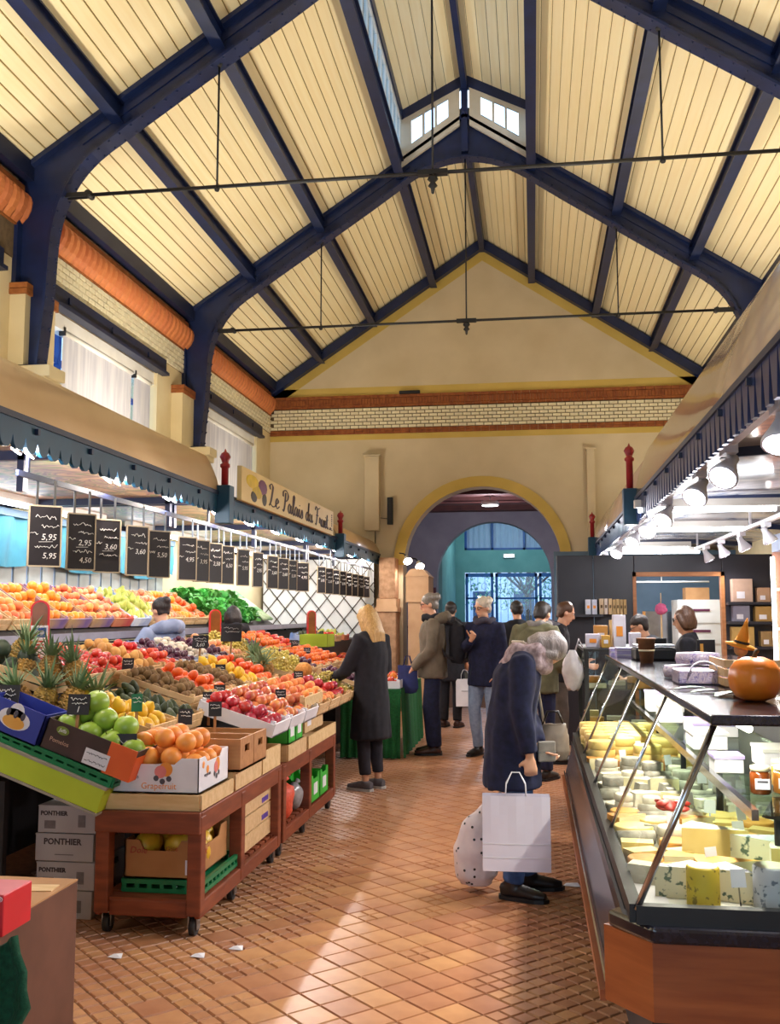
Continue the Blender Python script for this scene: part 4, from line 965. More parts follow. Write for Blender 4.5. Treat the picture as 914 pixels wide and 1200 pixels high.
def cell(c, r, ck, kind, lab, grp, top=.5, crl=None, h=.06):
    y0 = 5.02 + (c-1)*.415; x0, x1 = ROWS[r]; dz = 0
    if c < 3 and r == 1: x0, x1, dz, y0 = -2.0, -2.47, -.05, y0 - (.08 if c == 1 else .04)
    xc = (x0+x1)/2
    crate(ck, xc, y0+.2, zp(xc)-.008+dz, crl or 'open wooden tray of %s on the sloping display' % lab[1], (0, AL, 0), 'fruit trays on the sloping display')
    if kind: pile(kind, y0+.018, y0+.382, x0-.02, x1+.02, lab[0], grp, h+dz, top)
PL = [  # column, row, crate, fruit, (label, plural), top
 (1, 1, 'A', 'lemon', ('yellow lemon heaped behind the boxed grapefruit', 'yellow lemons'), .7), (1, 2, 'A', 'cabbage_bud', ('dark green artichoke beside the pineapples', 'dark artichokes'), .5),
 (2, 1, 'A', 'avocado', ('dark avocado beside the lemons', 'avocados'), .4), (2, 2, 'A', 'tomato', ('red tomato in the tray beside the artichokes', 'red tomatoes next to the artichokes'), .3),
 (3, 0, 'D', 'dark_apple', ('dark red apple in the tray beside the wooden nut drawers', 'dark red apples'), .8), (3, 1, 'A', 'kiwi', ('brown kiwi in the tray above the dark red apples', 'kiwis'), .7), (3, 2, 'A', 'tomato', ('red tomato in the tray above the kiwis', 'red tomatoes above the kiwis'), .4),
 (4, 0, 'D', 'apple', ('red and yellow apple heaped behind the green cartons', 'red and yellow apples'), .9), (4, 1, 'A', 'persimmon', ('orange persimmon in the tray above the red apples', 'orange persimmons'), .5), (4, 2, 'A', 'potato', ('pale knobbly potato in the tray between two tomato trays', 'pale potatoes'), .7),
 (5, 0, 'D', 'apple', ('red and yellow apple in the tray next to the peaches', 'apples next to the peaches'), .9), (5, 1, 'A', 'kiwi', ('brown kiwi in the tray next to the persimmons', 'kiwis next to the persimmons'), .7), (5, 2, 'A', 'tomato', ('red tomato in the tray beside the potatoes', 'red tomatoes beside the potatoes'), .5),
 (6, 0, 'A', 'peach', ('orange peach heaped beside the standing slatted crate', 'orange peaches'), .9), (6, 1, 'A', 'lemon', ('yellow lemon in the tray above the peaches', 'lemons above the peaches'), .6), (6, 2, 'B', 'plum', ('dark plum in the blue printed tray', 'dark plums'), .5),
 (7, 0, 'A', 'peach', ('orange peach in the tray by the woman in the long dark coat', 'peaches by the long dark coat'), .8), (7, 1, 'A', 'persimmon', ('orange persimmon in the tray beside the pineapples and melon', 'persimmons beside the melon'), .6), (7, 2, 'B', 'mushroom', ('pale mushroom in the blue printed tray', 'pale mushrooms'), .4),
 (8, 0, 'A', 'dark_apple', ('dark red apple in the tray below the netted melon', 'dark red apples below the melon'), .5), (8, 2, 'B', 'plum', ('dark plum in the tray beside the pale mushrooms', 'plums beside the mushrooms'), .5),
 (9, 0, 'A', 'grape_bunch', ('bunch of pale grapes in the lowest tray of grapes', 'pale grapes, lowest'), .6), (9, 1, 'A', 'grape_bunch', ('bunch of pale grapes in the middle tray of grapes', 'pale grapes, middle'), .8), (9, 2, 'A', 'rose_apple', ('rosy apple in the tray above the pale grapes', 'rosy apples'), .5),
 (10, 1, 'A', 'grape_bunch', ('bunch of yellow green grapes beside the black plums', 'yellow green grapes'), .9), (10, 2, 'A', 'grape_bunch', ('bunch of yellow green grapes in the topmost grape tray', 'topmost grapes'), .9),
 (11, 0, 'A', 'plum', ('black plum in the lowest plum tray', 'black plums, lowest'), .6), (11, 1, 'A', 'plum', ('black plum between the grapes and the mandarins', 'black plums'), .7), (11, 2, 'A', 'plum', ('black plum in the topmost plum tray', 'black plums, topmost'), .5),
 (12, 1, 'A', 'mandarin', ('orange mandarin in the tray next to the black plums', 'mandarins next to the plums'), .9), (12, 2, 'A', 'mandarin', ('orange mandarin in the upper tray next to the black plums', 'mandarins, upper'), .8),
 (13, 1, 'A', 'mandarin', ('orange mandarin in the mound beside the last tray', 'mandarins, mound'), 1), (13, 2, 'A', 'mandarin', ('orange mandarin in the upper mound beside the last tray', 'mandarins, upper mound'), .9),
 (14, 1, 'A', 'mandarin', ('orange mandarin in the tray at the end of the display', 'mandarins at the end'), 1), (14, 2, 'A', 'tomato', ('red tomato in the top tray at the end of the display', 'tomatoes at the end'), .6)]
for (c, r, ck, kind, lab, top) in PL: cell(c, r, ck, kind, lab, lab[1] + ' on the sloping display', top)

# ---- pineapples, melon
def pineapple_mesh():
    m = MB(); n, k = 14, 9
    P = lambda i, j: Vector((.062*math.sin(PI*(.08+.84*i/k))**.6*math.cos(2*PI*(j+.5*(i % 2))/n), .062*math.sin(PI*(.08+.84*i/k))**.6*math.sin(2*PI*(j+.5*(i % 2))/n), -.085+.17*i/k))
    for i in range(k):
        for j in range(n):
            q = [P(i, j), P(i, j+1), P(i+1, j+1), P(i+1, j)]; c = sum(q, Vector())/4; c += Vector((c.x, c.y, 0)).normalized()*.010
            m.add(q + [c], [(0, 1, 4), (1, 2, 4), (2, 3, 4), (3, 0, 4)])
    m.add([P(0, j) for j in range(n)], [tuple(range(n))]); m.add([P(k, j) for j in range(n)], [tuple(range(n))])
    return m.mesh('flesh_body', mat('pineapple_skin', '#C89A48', '#8A6A32', 35, .6, rnd=.15))
def crown_mesh():
    m = MB(); random.seed(5)
    for k in range(34):
        a = k*2.4; t_ = k/34; up = .35 + .65*t_; L_ = .15 + .05*math.sin(k); d = Vector((math.cos(a), math.sin(a), 0)); s_ = Vector((-math.sin(a), math.cos(a), 0)); pts = []
        for q in range(5):
            u = q/4; p = Vector((0, 0, .07)) + d*(.015 + L_*(1-up*.8)*u + .02*u*u) + Vector((0, 0, L_*up*(u - .25*u*u*(1-t_)))); w_ = .011*(1-u)**.7 + .0005
            pts += [p - s_*w_, p + s_*w_]
        m.add(pts, [(2*q, 2*q+1, 2*q+3, 2*q+2) for q in range(4)])
    return m.mesh('crown', mat('crown_leaf', '#5E7E52', '#8E9A72', 8, .6, rnd=.15))
mpb, mpc = pineapple_mesh(), crown_mesh()
def pineapple(x, y, z, rot, lab, sc=1.0):
    o = thing('pineapple', lab, 'pineapple', (x, y, z - drop(x)), group='pineapples with leafy crowns'); o.rotation_euler = rot; o.scale = (sc,)*3
    link('body', mpb, o); link('crown', mpc, o)
for k, (x, y, z, r_, lab) in enumerate(((-2.70, 4.94, 1.15, (.35, -.25, 0), 'pineapple leaning beside the red card reader post'), (-2.55, 4.92, 1.14, (.3, .15, .6), 'pineapple behind the green pomelos, paler crown'), (-2.42, 4.96, 1.12, (.2, .35, 1.2), 'pineapple right behind the green pomelos'),
        (-2.32, 5.02, 1.08, (.1, .3, 2), 'pineapple beside the dark artichokes'), (-2.78, 5.12, 1.30, (-.2, .2, .4), 'pineapple in the top row behind the green pomelos'), (-2.62, 5.10, 1.29, (.25, .1, 3), 'pineapple in the top row beside the artichokes'), (-2.94, 4.92, 1.12, (.1, -.1, 1), 'golden pineapple behind the blue carton'), (-3.08, 4.9, 1.12, (.2, -.3, 2), 'pineapple at the outer end behind the blue carton'), (-2.90, 5.3, 1.40, (.3, -.2, 2), 'pineapple standing highest beside the red post'), (-2.50, 5.16, 1.26, (-.1, .3, 4), 'pineapple leaning over the artichokes'),
        (-2.22, 8.06, 1.12, (.9, -.2, 0), 'pineapple lying beside the netted melon'), (-2.38, 8.2, 1.19, (.8, .3, .3), 'pineapple lying above the netted melon'))): pineapple(x, y, z, r_, lab, 1.0)
pt = thing('pineapple_stand', 'dark low stand under the pineapples behind the pomelo carton', 'display stand', (-2.75, 4.9, 0)); m = MB(); m.box((-.42, .0, .94), (.42, .08, 1.04)); m.build('front_board', M_wood, pt); m = MB(); m.box((-.42, -.02, .92), (.42, .10, .94)); m.build('base', M_wood, pt)
for sx in (-.38, .38): m = MB(); m.box((sx-.02, .02, 0), (sx+.02, .06, .92)); m.build('leg', M_darkshelf, pt)
m = MB(); m.ball((0, 0, 0), (.075, .085, .07), 16, 9); mo = m.build('melon', M_mel); mo.location = (-1.98, 8.42, 1.03); tag(mo, 'netted orange melon lying below the pineapples', 'melon')
m = MB(); m.tube([(0, .08, 0), (0, .1, .01)], .006, 5); m.build('stem', M_stem, mo)

# ---- price cards
def scribble(m, x0, x1, z, amp, seed, y=-.006):
    rnd = random.Random(seed); n = max(3, int((x1-x0)/(amp*.55))); pts = []
    for i in range(n+1): pts.append(Vector((x0+(x1-x0)*i/n, y, z + rnd.uniform(-amp, amp)*(1 if i % 2 else .4))))
    for a, b in zip(pts, pts[1:]): m.bar(a, b, .002, amp*.32, up=(0, 1, 0))
def price_card(x, y, z, w, h, rz, lean, lab, price, seed, col=None, post=True):
    o = thing('price_card', lab, 'price card', (x, y, z - (drop(x) if post else 0)), rz, 'chalked price cards in the fruit'); o.rotation_euler = (lean, 0, rz)
    m = MB(); m.box((-w/2, -.003, 0), (w/2, .003, h)); m.build('card', col or M_slate, o)
    m = MB(); scribble(m, -w*.38, w*.35, h*.76, h*.09, seed); scribble(m, -w*.3, w*.4, h*.55, h*.07, seed+1); m.build('chalk_words', M_chalk, o)
    if price: text('chalk_price', price, h*.42, M_chalk, o, frame((0, -.0045, h*.25), (1, 0, 0), (0, 0, 1)), shear=.2)
    if post: m = MB(); m.box((-.008, .003, -.12), (.008, .008, h*.5)); m.build('stake', M_wood2, o)
price_card(-2.62, 4.62, 1.14, .16, .11, .1, -.25, 'black chalked price card leaning on the golden pineapple', '2,50', 1)
price_card(-2.22, 4.62, 1.08, .11, .10, .05, -.2, 'black chalked price card behind the green pomelos', '1', 2)
price_card(-2.02, 4.87, 1.06, .055, .09, .4, -.2, 'small green price card stuck in the lemons', '', 3, mat('green_card', '#1E6E4A', '#165A3C', 6, .6))
price_card(-2.62, 7.55, 1.33, .13, .10, 0, -.2, 'small black price card in the tray beside the blue printed trays', '3,60', 4)
price_card(-2.60, 8.3, 1.36, .18, .15, .1, -.15, 'larger black price card on two stakes above the plums', '', 5)
price_card(-1.96, 4.60, .78, .10, .16, .25, -.15, 'black chalked price card hanging on the grapefruit carton', '3,50', 6, post=False)
for k, (x, y, z) in enumerate(((-1.88, 5.2, 1.0), (-1.85, 5.62, 1.0), (-2.0, 5.95, 1.04), (-2.06, 6.35, 1.06), (-1.75, 6.75, .98), (-1.9, 7.9, 1.05), (-2.3, 9.9, 1.2), (-2.6, 6.1, 1.28), (-2.3, 7.1, 1.17), (-2.5, 10.2, 1.28))):
    price_card(x, y, z-.05, .075, .085, random.uniform(-.2, .5), -.2, 'small dark price card stuck among %s' % ('walnuts', 'dark apples and nuts', 'kiwis', 'persimmons', 'red apples', 'low dark apples', 'mandarins', 'upper tomatoes', 'upper lemons', 'mandarins of the top tray')[k], '', 20+k)

# ---- trolleys
def caster(tr, x, y):
    c = thing('caster', None, None); c.parent = tr; c.location = (x, y, 0)
    for key in ('label', 'category'):
        if key in c: del c[key]
    m = MB(); m.tube([(-.014, 0, .042), (.014, 0, .042)], .042, 14); m.build('wheel', mat('rubber', '#2A2626', '#1C1818', 10, .7), c)
    m = MB(); m.box((-.024, -.02, .03), (-.018, .02, .10)); m.box((.018, -.02, .03), (.024, .02, .10)); m.box((-.03, -.03, .095), (.03, .03, .102)); m.build('fork', M_steel, c)
def trolley(y0, y1, lab):
    x0, x1 = -2.10, -1.57; o = thing('wooden_trolley', lab, 'trolley', ((x0+x1)/2, (y0+y1)/2, 0), group='brown wooden trolleys under the fruit'); w_ = (x1-x0)/2; h = (y1-y0)/2
    for sx in (-1, 1):
        for yy in ((-h+.035, -.06, h-.035)): m = MB(); m.cbox((sx*(w_-.035), yy, .33), (.07, .07, .46)); bevel(m.build('leg', M_trol, o), .006)
        m = MB(); m.cbox((sx*(w_-.018), 0, .53), (.03, 2*h-.02, .10)); bevel(m.build('top_rail', M_trol, o), .006)
        m = MB(); m.cbox((sx*(w_-.018), 0, .125), (.03, 2*h-.02, .075)); bevel(m.build('bottom_rail', M_trol, o), .006)
    for sy in (-1, 1):
        m = MB(); m.cbox((0, sy*(h+.006), .53), (2*w_-.006, .03, .102)); bevel(m.build('end_rail', M_trol, o), .006)
        m = MB(); m.cbox((0, sy*(h-.030), .125), (2*w_-.142, .03, .075)); bevel(m.build('end_rail', M_trol, o), .006)
    n_ = int(2*h/.11)
    for k in range(n_): m = MB(); m.cbox((0, -h+.06+k*(2*h-.12)/(n_-1), .165), (2*w_-.07, .085, .016)); m.build('slat', M_trol, o)
    m = MB(); m.cbox((0, 0, .575), (2*w_-.03, 2*h-.03, .012)); m.build('top_board', M_trol, o)
    for sx in (-1, 1):
        for yy in (-h+.06, -.1, h-.06): caster(o, sx*(w_-.05), yy)
trolley(4.60, 6.10, 'brown wooden trolley carrying the white grapefruit carton'); trolley(6.16, 7.80, 'brown wooden trolley carrying the green cartons')
# ---- cartons
def carton(name, lab, x, y, z, lx, wy, h, mt, rz=0, tilt=None, wall=.006, group=None, low=0):
    o = thing(name, lab, 'box', (x, y, z), rz, group)
    if tilt: o.rotation_euler = tilt
    m = MB(); m.box((-lx/2, -wy/2, 0), (lx/2, wy/2, wall)); m.build('base', mt, o)
    for sx in (-1, 1):
        m = MB(); m.prism([(-wy/2, 0), (wy/2, 0), (wy/2, h), (wy*.3, h), (wy*.22, h-low), (-wy*.22, h-low), (-wy*.3, h), (-wy/2, h)], lambda a, b: Vector((sx*lx/2, a, b)), lambda a, b: Vector((sx*(lx/2-wall), a, b))); m.build('side', mt, o)
    for sy in (-1, 1):
        m = MB(); m.prism([(-lx/2, 0), (lx/2, 0), (lx/2, h), (lx*.3, h), (lx*.22, h-low), (-lx*.22, h-low), (-lx*.3, h), (-lx/2, h)], lambda a, b: Vector((a, sy*wy/2, b)), lambda a, b: Vector((a, sy*(wy/2-wall), b))); m.build('side', mt, o)
    return o
def low_tray(name, lab, x, y, z, lx, wy, h, mt, grp='pale wooden trays on the trolleys'):
    o = thing(name, lab, 'tray', (x, y, z), group=grp)
    m = MB(); m.box((-lx/2, -wy/2, 0), (lx/2, wy/2, .01)); m.build('base', mt, o)
    for sx in (-1, 1):
        m = MB(); m.box((sx*lx/2-.006, -wy/2, .004), (sx*lx/2+.006, wy/2, h)); m.build('side_board', mt, o)
    for sy in (-1, 1):
        m = MB(); m.box((-lx/2+.007, sy*wy/2-.006, .004), (lx/2-.007, sy*wy/2+.006, h)); m.build('end_board', mt, o)
    return o
low_tray('wooden_tray', 'pale low wooden tray under the white grapefruit carton', -1.82, 4.86, .582, .48, .50, .075, M_wood)
low_tray('wooden_tray', 'pale low wooden tray under the wooden nut drawers', -1.82, 5.40, .582, .48, .50, .10, M_wood)
low_tray('wooden_tray', 'pale low wooden tray under the dark red apples', -1.82, 5.88, .582, .48, .40, .13, M_wood)
low_tray('wooden_tray', 'pale low wooden tray under the green cartons', -1.80, 6.46, .582, .48, .50, .10, M_wood)
low_tray('wooden_tray', 'pale low wooden tray under the slatted upright crate', -1.80, 7.25, .582, .48, .95, .09, M_wood)
gc = carton('grapefruit_carton', 'white printed grapefruit carton at the corner of the front trolley', -1.82, 4.86, .660, .44, .46, .165, M_cartw, 0, None, .005, None, .03)
M_printo = mat('print_orange', '#EE9A3C', '#E88A2C', 9, .6); M_printp = mat('print_pink', '#E88A86', '#DC7670', 9, .6); M_printk = mat('print_grey', '#56525C', '#48444E', 9, .6)
text('print_words', 'Grapefruit', .042, M_printo, gc, frame((.02, -.2310, .032), (1, 0, 0), (0, 0, 1))); text('print_words', 'varyfruits', .026, M_printk, gc, frame((-.13, -.2310, .075), (1, 0, 0), (0, 0, 1)))
text('print_words', 'varyfruits', .026, M_printk, gc, frame((.2210, -.10, .075), (0, 1, 0), (0, 0, 1)))
for fx, fr_ in ((None, frame((.04, -.2306, .10), (1, 0, 0), (0, 0, 1))), (None, frame((.2206, .04, .09), (0, 1, 0), (0, 0, 1)))):
    for nm, cc, q, r_ in (('printed_fruit', M_printo, (.015, .012), .034), ('printed_fruit', M_printp, (-.012, 0), .03)):
        m = MB(); m.lathe([(0, 0), (r_, 0)], (q[0], q[1], .0008 if cc is M_printp else .0004), 18); mm = m.mesh(nm, cc); mm.transform(fr_); link(nm, mm, gc)
    m = MB()
    for a in (-2.4, -1.6, -.8): m.lathe([(0, 0), (.014, 0)], (.045*math.cos(a), .045*math.sin(a), .0012), 8)
    mm = m.mesh('printed_leaf', M_printk); mm.transform(fr_); link('printed_leaf', mm, gc, 'stuff')
for fr_ in (frame((-.13, -.2306, .098), (1, 0, 0), (0, 0, 1)), frame((.2206, -.10, .098), (0, 1, 0), (0, 0, 1))):
    m = MB(); m.lathe([(0, 0), (.02, 0)], (0, 0, .0006), 12); mm = m.mesh('printed_sun', M_printo); mm.transform(fr_); link('printed_sun', mm, gc)
for i in range(4):
    for j in range(4): put('grapefruit', (-1.99 + i*.113 + random.uniform(-.005, .005), 4.70 + j*.107, .79 + (.03 if 0 < i < 3 else 0)), 'large orange grapefruit in the white printed carton', 'grapefruit in the white carton')
for i in range(3):
    for j in range(3): put('grapefruit', (-1.93 + i*.11, 4.75 + j*.107, .885 + (.02 if i == 1 else 0)), 'large orange grapefruit on top of the white printed carton', 'grapefruit heaped above the white carton')
# wooden drawers with walnuts
for k, (x, y) in enumerate(((-1.79, 5.27), (-1.79, 5.53))):
    o = thing('nut_drawer_box', 'tan wooden drawer of %s with a hand hole' % ('walnuts', 'hazelnuts')[k], 'box', (x, y, .684), group='tan wooden nut drawers'); h = .17
    m = MB(); m.box((-.19, -.125, 0), (.24, .125, .012)); m.build('base', M_wood2, o)
    for sy in (-1, 1): m = MB(); m.box((-.178, sy*.125-(.012 if sy > 0 else 0), 0), (.228, sy*.125+(0 if sy > 0 else .012), h)); m.build('side', M_wood2, o)
    m = MB(); m.box((-.19, -.125, 0), (-.178, .125, h)); m.build('back', M_wood2, o)
    m = MB(); m.box((.228, -.125, 0), (.24, .125, h*.55)); m.box((.228, -.125, h*.55), (.24, -.045, h*.78)); m.box((.228, .045, h*.55), (.24, .125, h*.78)); m.box((.228, -.125, h*.78), (.24, .125, h)); m.build('front', M_wood2, o)
    for i in range(8):
        for j in range(5): put('walnut', (x-.15+i*.05+random.uniform(-.008, .008), y-.092+j*.046, .684+.12+random.uniform(-.01, .012)), 'brown %s in the tan wooden drawer' % ('walnut', 'hazelnut')[k], '%s in the drawer' % ('walnuts', 'hazelnuts')[k])
    m = MB(); m.box((x-.17, y-.1, .70), (x+.2, y+.1, .785)); tag(m.build('nut_bed', M_nut), 'bed of %s filling the tan wooden drawer' % ('walnuts', 'hazelnuts')[k], 'nuts', kind='stuff')
# green cartons in front of the apples, upright slatted crate
for k, y in enumerate((6.36, 6.56)):
    o = carton('green_carton', 'bright green carton with white label %s' % ('beside the dark red apples', 'beside the upright slatted crate')[k], -1.64, y, .684, .14, .19, .145, M_litegreen, group='bright green cartons by the apples', low=.0)
    m = MB(); m.box((.071, -.05, .04), (.0725, .05, .12)); m.build('label', M_cartw, o)
o = thing('slatted_crate', 'pale upright slatted crate beside the peaches', 'crate', (-1.60, 7.15, .672))
for k in range(3): m = MB(); m.box((-.012, -.30, .01+.085*k), (.0, .30, .088+.085*k)); m.build('slat', M_wood, o)
for sy in (-.29, 0, .29): m = MB(); m.box((-.035, sy-.02, 0), (-.012, sy+.02, .27)); m.build('batten', M_wood, o)
m = MB(); m.box((.0, -.22, .05), (.001, -.1, .15)); m.build('label', M_cartw, o)
# ---- under trolley one: melon carton on green tray
def plastic_tray(name, lab, x, y, z, lx, wy, h, mt, tilt=None):
    o = thing(name, lab, 'tray', (x, y, z), group='green plastic trays')
    if tilt: o.rotation_euler = tilt
    m = MB(); m.box((-lx/2, -wy/2, 0), (lx/2, wy/2, .012)); m.build('base', mt, o)
    for sx in (-1, 1):
        m = MB(); m.box((sx*lx/2-.01, -wy/2, h-.02), (sx*lx/2+.01, wy/2, h)); m.box((sx*lx/2-.01, -wy/2, 0), (sx*lx/2+.01, wy/2, .02))
        k = int(wy/.06)
        for q in range(k+1): yy = -wy/2+.01+(wy-.02)*q/k; m.box((sx*lx/2-.008, yy-.01, .02), (sx*lx/2+.008, yy+.01, h-.02))
        m.build('rim', mt, o)
    for sy in (-1, 1):
        m = MB(); m.box((-lx/2, sy*wy/2-.01, h-.02), (lx/2, sy*wy/2+.01, h)); m.box((-lx/2, sy*wy/2-.01, 0), (lx/2, sy*wy/2+.01, .02))
        k = int(lx/.06)
        for q in range(k+1): xx = -lx/2+.01+(lx-.02)*q/k; m.box((xx-.01, sy*wy/2-.008, .02), (xx+.01, sy*wy/2+.008, h-.02))
        m.build('rim', mt, o)
    return o
plastic_tray('plastic_tray', 'green plastic tray on the lower shelf under the melon carton', -1.80, 5.02, .175, .40, .62, .06, M_green)
oc = carton('melon_carton', 'open brown carton of yellow melons on the lower trolley shelf', -1.82, 4.97, .238, .36, .50, .18, mat('brown_carton', '#B8824E', '#A87242', 6, .8), low=.05)
text('print_words', 'Dole', .05, mat('print_red', '#B04030', '#9A3426', 9, .6), oc, frame((.181, -.08, .10), (0, 1, 0), (0, 0, 1)), shear=.2); text('print_words', 'Dole', .045, MATS['print_red'], oc, frame((-.11, -.251, .13), (1, 0, 0), (0, 0, 1)), shear=.2); text('print_words', 'Gold', .03, MATS['print_red'], oc, frame((.06, -.251, .14), (1, 0, 0), (0, 0, 1)))
m = MB(); m.box((.13, -.2512, .02), (.175, -.2502, .09)); m.build('label', M_cartw, oc)
m = MB(); m.ball((0, 0, 0), (.065, .065, .08), 14, 8); me_ml = m.mesh('yellow_melon', mat('yellow_melon', '#E6B830', '#D8A626', 14, .4))
for k, (dx, dy, dz) in enumerate(((-.1, -.15, .17), (.05, -.14, .16), (-.02, 0, .17), (.1, .05, .14), (-.1, .15, .14), (.06, .18, .13), (.12, -.05, .10))):
    o = link('yellow_melon', me_ml, None, None, (-1.82+dx, 4.97+dy, .238+dz-.03), (random.uniform(0, 2), random.uniform(0, 2), 0)); tag(o, 'yellow melon in the open brown carton under the trolley', 'melon', 'yellow melons in the brown carton')
# upright crate with purple labels, mesh bag, dark bag, green cartons below
o = thing('slatted_crate', 'pale slatted crate with purple labels standing on the lower shelf', 'crate', (-1.62, 5.75, .175))
for k in range(3): m = MB(); m.box((-.012, -.28, .01+.1*k), (.0, .28, .10+.1*k)); m.build('slat', M_wood, o)
for sy in (-.265, -.02, .265): m = MB(); m.box((-.2, sy-.02, 0), (-.012, sy+.02, .32)); m.build('batten', M_wood, o)
for z in (.12, .22): m = MB(); m.box((0, .08, z), (.0012, .22, z+.03)); m.build('label', mat('purple_label', '#5A3A9A', '#4A2E86', 6, .6), o)
def sack(name, lab, x, y, z, r, mt, seed, cat='bag'):
    m = MB(); m.ball((0, 0, r[2]*.9), r, 18, 12); m.v = [tuple(Vector(v)*(1+.18*noise.noise(Vector(v)*14+Vector((seed, 0, 0))))) for v in m.v]; m.v = [(a, b, max(c, 0.002)) for a, b, c in m.v]
    o = thing(name, lab, cat, (x, y, z)); m.build('body', mt, o); m = MB(); m.tube([(0, 0, r[2]*1.7), (.02, .01, r[2]*1.95), (.03, .03, r[2]*2.1)], [r[0]*.3, r[0]*.12, r[0]*.3], 8); m.build('knot', mt, o); return o
sack('mesh_bag', 'orange red mesh bag of produce hanging off the lower shelf', -1.66, 6.42, .175, (.085, .12, .13), mat('red_mesh', '#E0583A', '#C84428', 60, .6, bump=.5), 1)
sack('plastic_bag', 'dark plastic bag behind the orange mesh bag', -1.80, 6.66, .175, (.1, .13, .15), mat('dark_plastic', '#23302E', '#161E1E', 10, .25), 2); sack('plastic_bag', 'clear crumpled plastic bag beside the green cartons', -1.67, 6.80, .175, (.07, .09, .09), mat('clear_plastic', '#A8A4A6', '#7C787C', 14, .2), 3)
for k, y in enumerate((7.12, 7.42)):
    o = carton('green_carton', 'bright green carton on the lower shelf %s' % ('beside the clear bag', 'by the grey shoes')[k], -1.68, y, .175, .2, .28, .19, M_litegreen, group='bright green cartons on the lower shelf', low=.03); m = MB(); m.box((.101, -.06, .05), (.1025, .06, .13)); m.build('label', M_cartw, o)
# ---- stack of lettered boxes
mat('print_brown', '#4A3E40', '#3A3032', 8, .7)
for k in range(4):
    o = thing('lettered_box', 'grey white box lettered PONTHIER, %s of the stack beside the trolley' % ('bottom', 'second', 'third', 'top')[k], 'box', (-2.36 + (.01 if k % 2 else 0), 5.0, .139*k), group='stack of lettered boxes'); mt = mat('grey_carton', '#BDB6B4', '#AFA8A8', 5, .8)
    m = MB(); m.box((-.155, -.19, 0), (.155, .19, .134)); bevel(m.build('box_body', mt, o), .003)
    if k in (2, 3, 1): text('print_words', 'PONTHIER', .042 if k == 2 else .03, mat('print_brown', '#4A3E40', '#3A3032', 8, .7), o, frame((-.01 if k == 2 else -.07, -.1912, .095), (1, 0, 0), (0, 0, 1)), bold=.0012)
    text('print_words', 'PONTHIER', .04, MATS['print_brown'], o, frame((.1562, 0, .09), (0, 1, 0), (0, 0, 1)), bold=.0012)
    m = MB(); m.box((-.12, -.1912, .02), (-.06, -.1906, .06)) if k != 2 else None; m.box((.06, -.1912, .03), (.10, -.1906, .09)) if k != 2 else m.box((-.05, -.1912, .03), (.05, -.1906, .035)); m.build('small_print', mat('print_pale', '#857C7C', '#756C6C', 40, .8), o, kind='stuff')
    m = MB(); m.box((-.156, -.191, .128), (.156, .191, .1345)); m.build('lid_edge', mt, o)
# ---- lime yellow box, green tray, pomelo carton, blue carton (slanting left stand)
TB = R(20)
lb = thing('lime_box', 'lime yellow display box under the green plastic tray', 'box', (-2.40, 4.66, .70)); lb.rotation_euler = (0, TB, 0)
m = MB(); m.box((-.60, -.14, 0), (.36, .14, .115)); bevel(m.build('box_body', M_lime, lb), .004); m = MB(); m.box((-.60, -.145, .115), (.365, .145, .128)); m.build('top_edge', mat('grey_board', '#A89E90', '#988E80', 8, .8), lb); m = MB(); m.box((-.6, -.143, -.012), (.363, .143, 0)); m.build('bottom_edge', MATS['grey_board'], lb)
lt_ = thing('box_trestle', 'dark trestle under the lime yellow box', 'trestle', (-2.5, 4.70, 0))
for sx in (-.42, -.14):
    m = MB(); m.box((sx-.02, -.02, 0), (sx+.02, .02, .60 - .36*(sx-.1))); m.build('leg', M_darkshelf, lt_)
m = MB(); m.box((-.42, -.02, .2), (-.14, .02, .24)); m.build('stretcher', M_darkshelf, lt_)
plastic_tray('plastic_tray', 'green plastic tray on the lime yellow box', -2.41, 4.68, .842, .86, .28, .05, M_green, (0, TB, 0))
pc = carton('pomelo_carton', 'dark printed carton with orange end holding green pomelos', -2.147, 4.70, .80, .48, .32, .15, mat('dark_carton', '#4A3230', '#38241F', 7, .6), tilt=(0, R(19), 0))
m = MB(); m.box((.10, -.1645, 0), (.241, -.1605, .152)); m.build('orange_panel', mat('print_orange_panel', '#E86A2C', '#DA5A20', 5, .55), pc); m = MB(); m.box((.2405, -.16, 0), (.2435, .16, .12)); m.build('orange_panel', MATS['print_orange_panel'], pc)
m = MB(); m.lathe([(0, 0), (.034, 0)], (0, 0, 0), 16, M=Matrix(((1, 0, 0), (0, 0, -1), (0, .6, 0)))); mm = m.mesh('printed_oval', mat('print_olive', '#8A9A3A', '#6E7E2C', 7, .6)); mm.transform(Matrix.Translation((-.15, -.1645, .115))); link('printed_oval', mm, pc)
text('print_words', 'Jaffa', .024, M_cartw, pc, frame((-.15, -.1652, .115), (1, 0, 0), (0, 0, 1)), shear=.2); text('print_words', 'Pomelos', .03, mat('print_sand', '#C8A08A', '#B89078', 6, .6), pc, frame((-.15, -.1642, .06), (1, 0, 0), (0, 0, 1)))
m = MB(); m.box((-.01, -.167, .01), (.12, -.165, .085)); m.build('paper_label', M_cartw, pc)
m = MB(); scribble(m, 0, .11, .065, .006, 3, -.168); m.build('label_print', M_printk, pc); m = MB(); scribble(m, 0, .11, .03, .006, 4, -.168); m.build('label_print', M_printk, pc)
PO = [(-.17, -.06), (-.055, -.075), (.06, -.08), (.165, -.06), (-.17, .07), (-.05, .05), (.07, .05), (.17, .06), (-.11, -.0), (.0, -.01), (.11, -.01), (-.05, .0)]
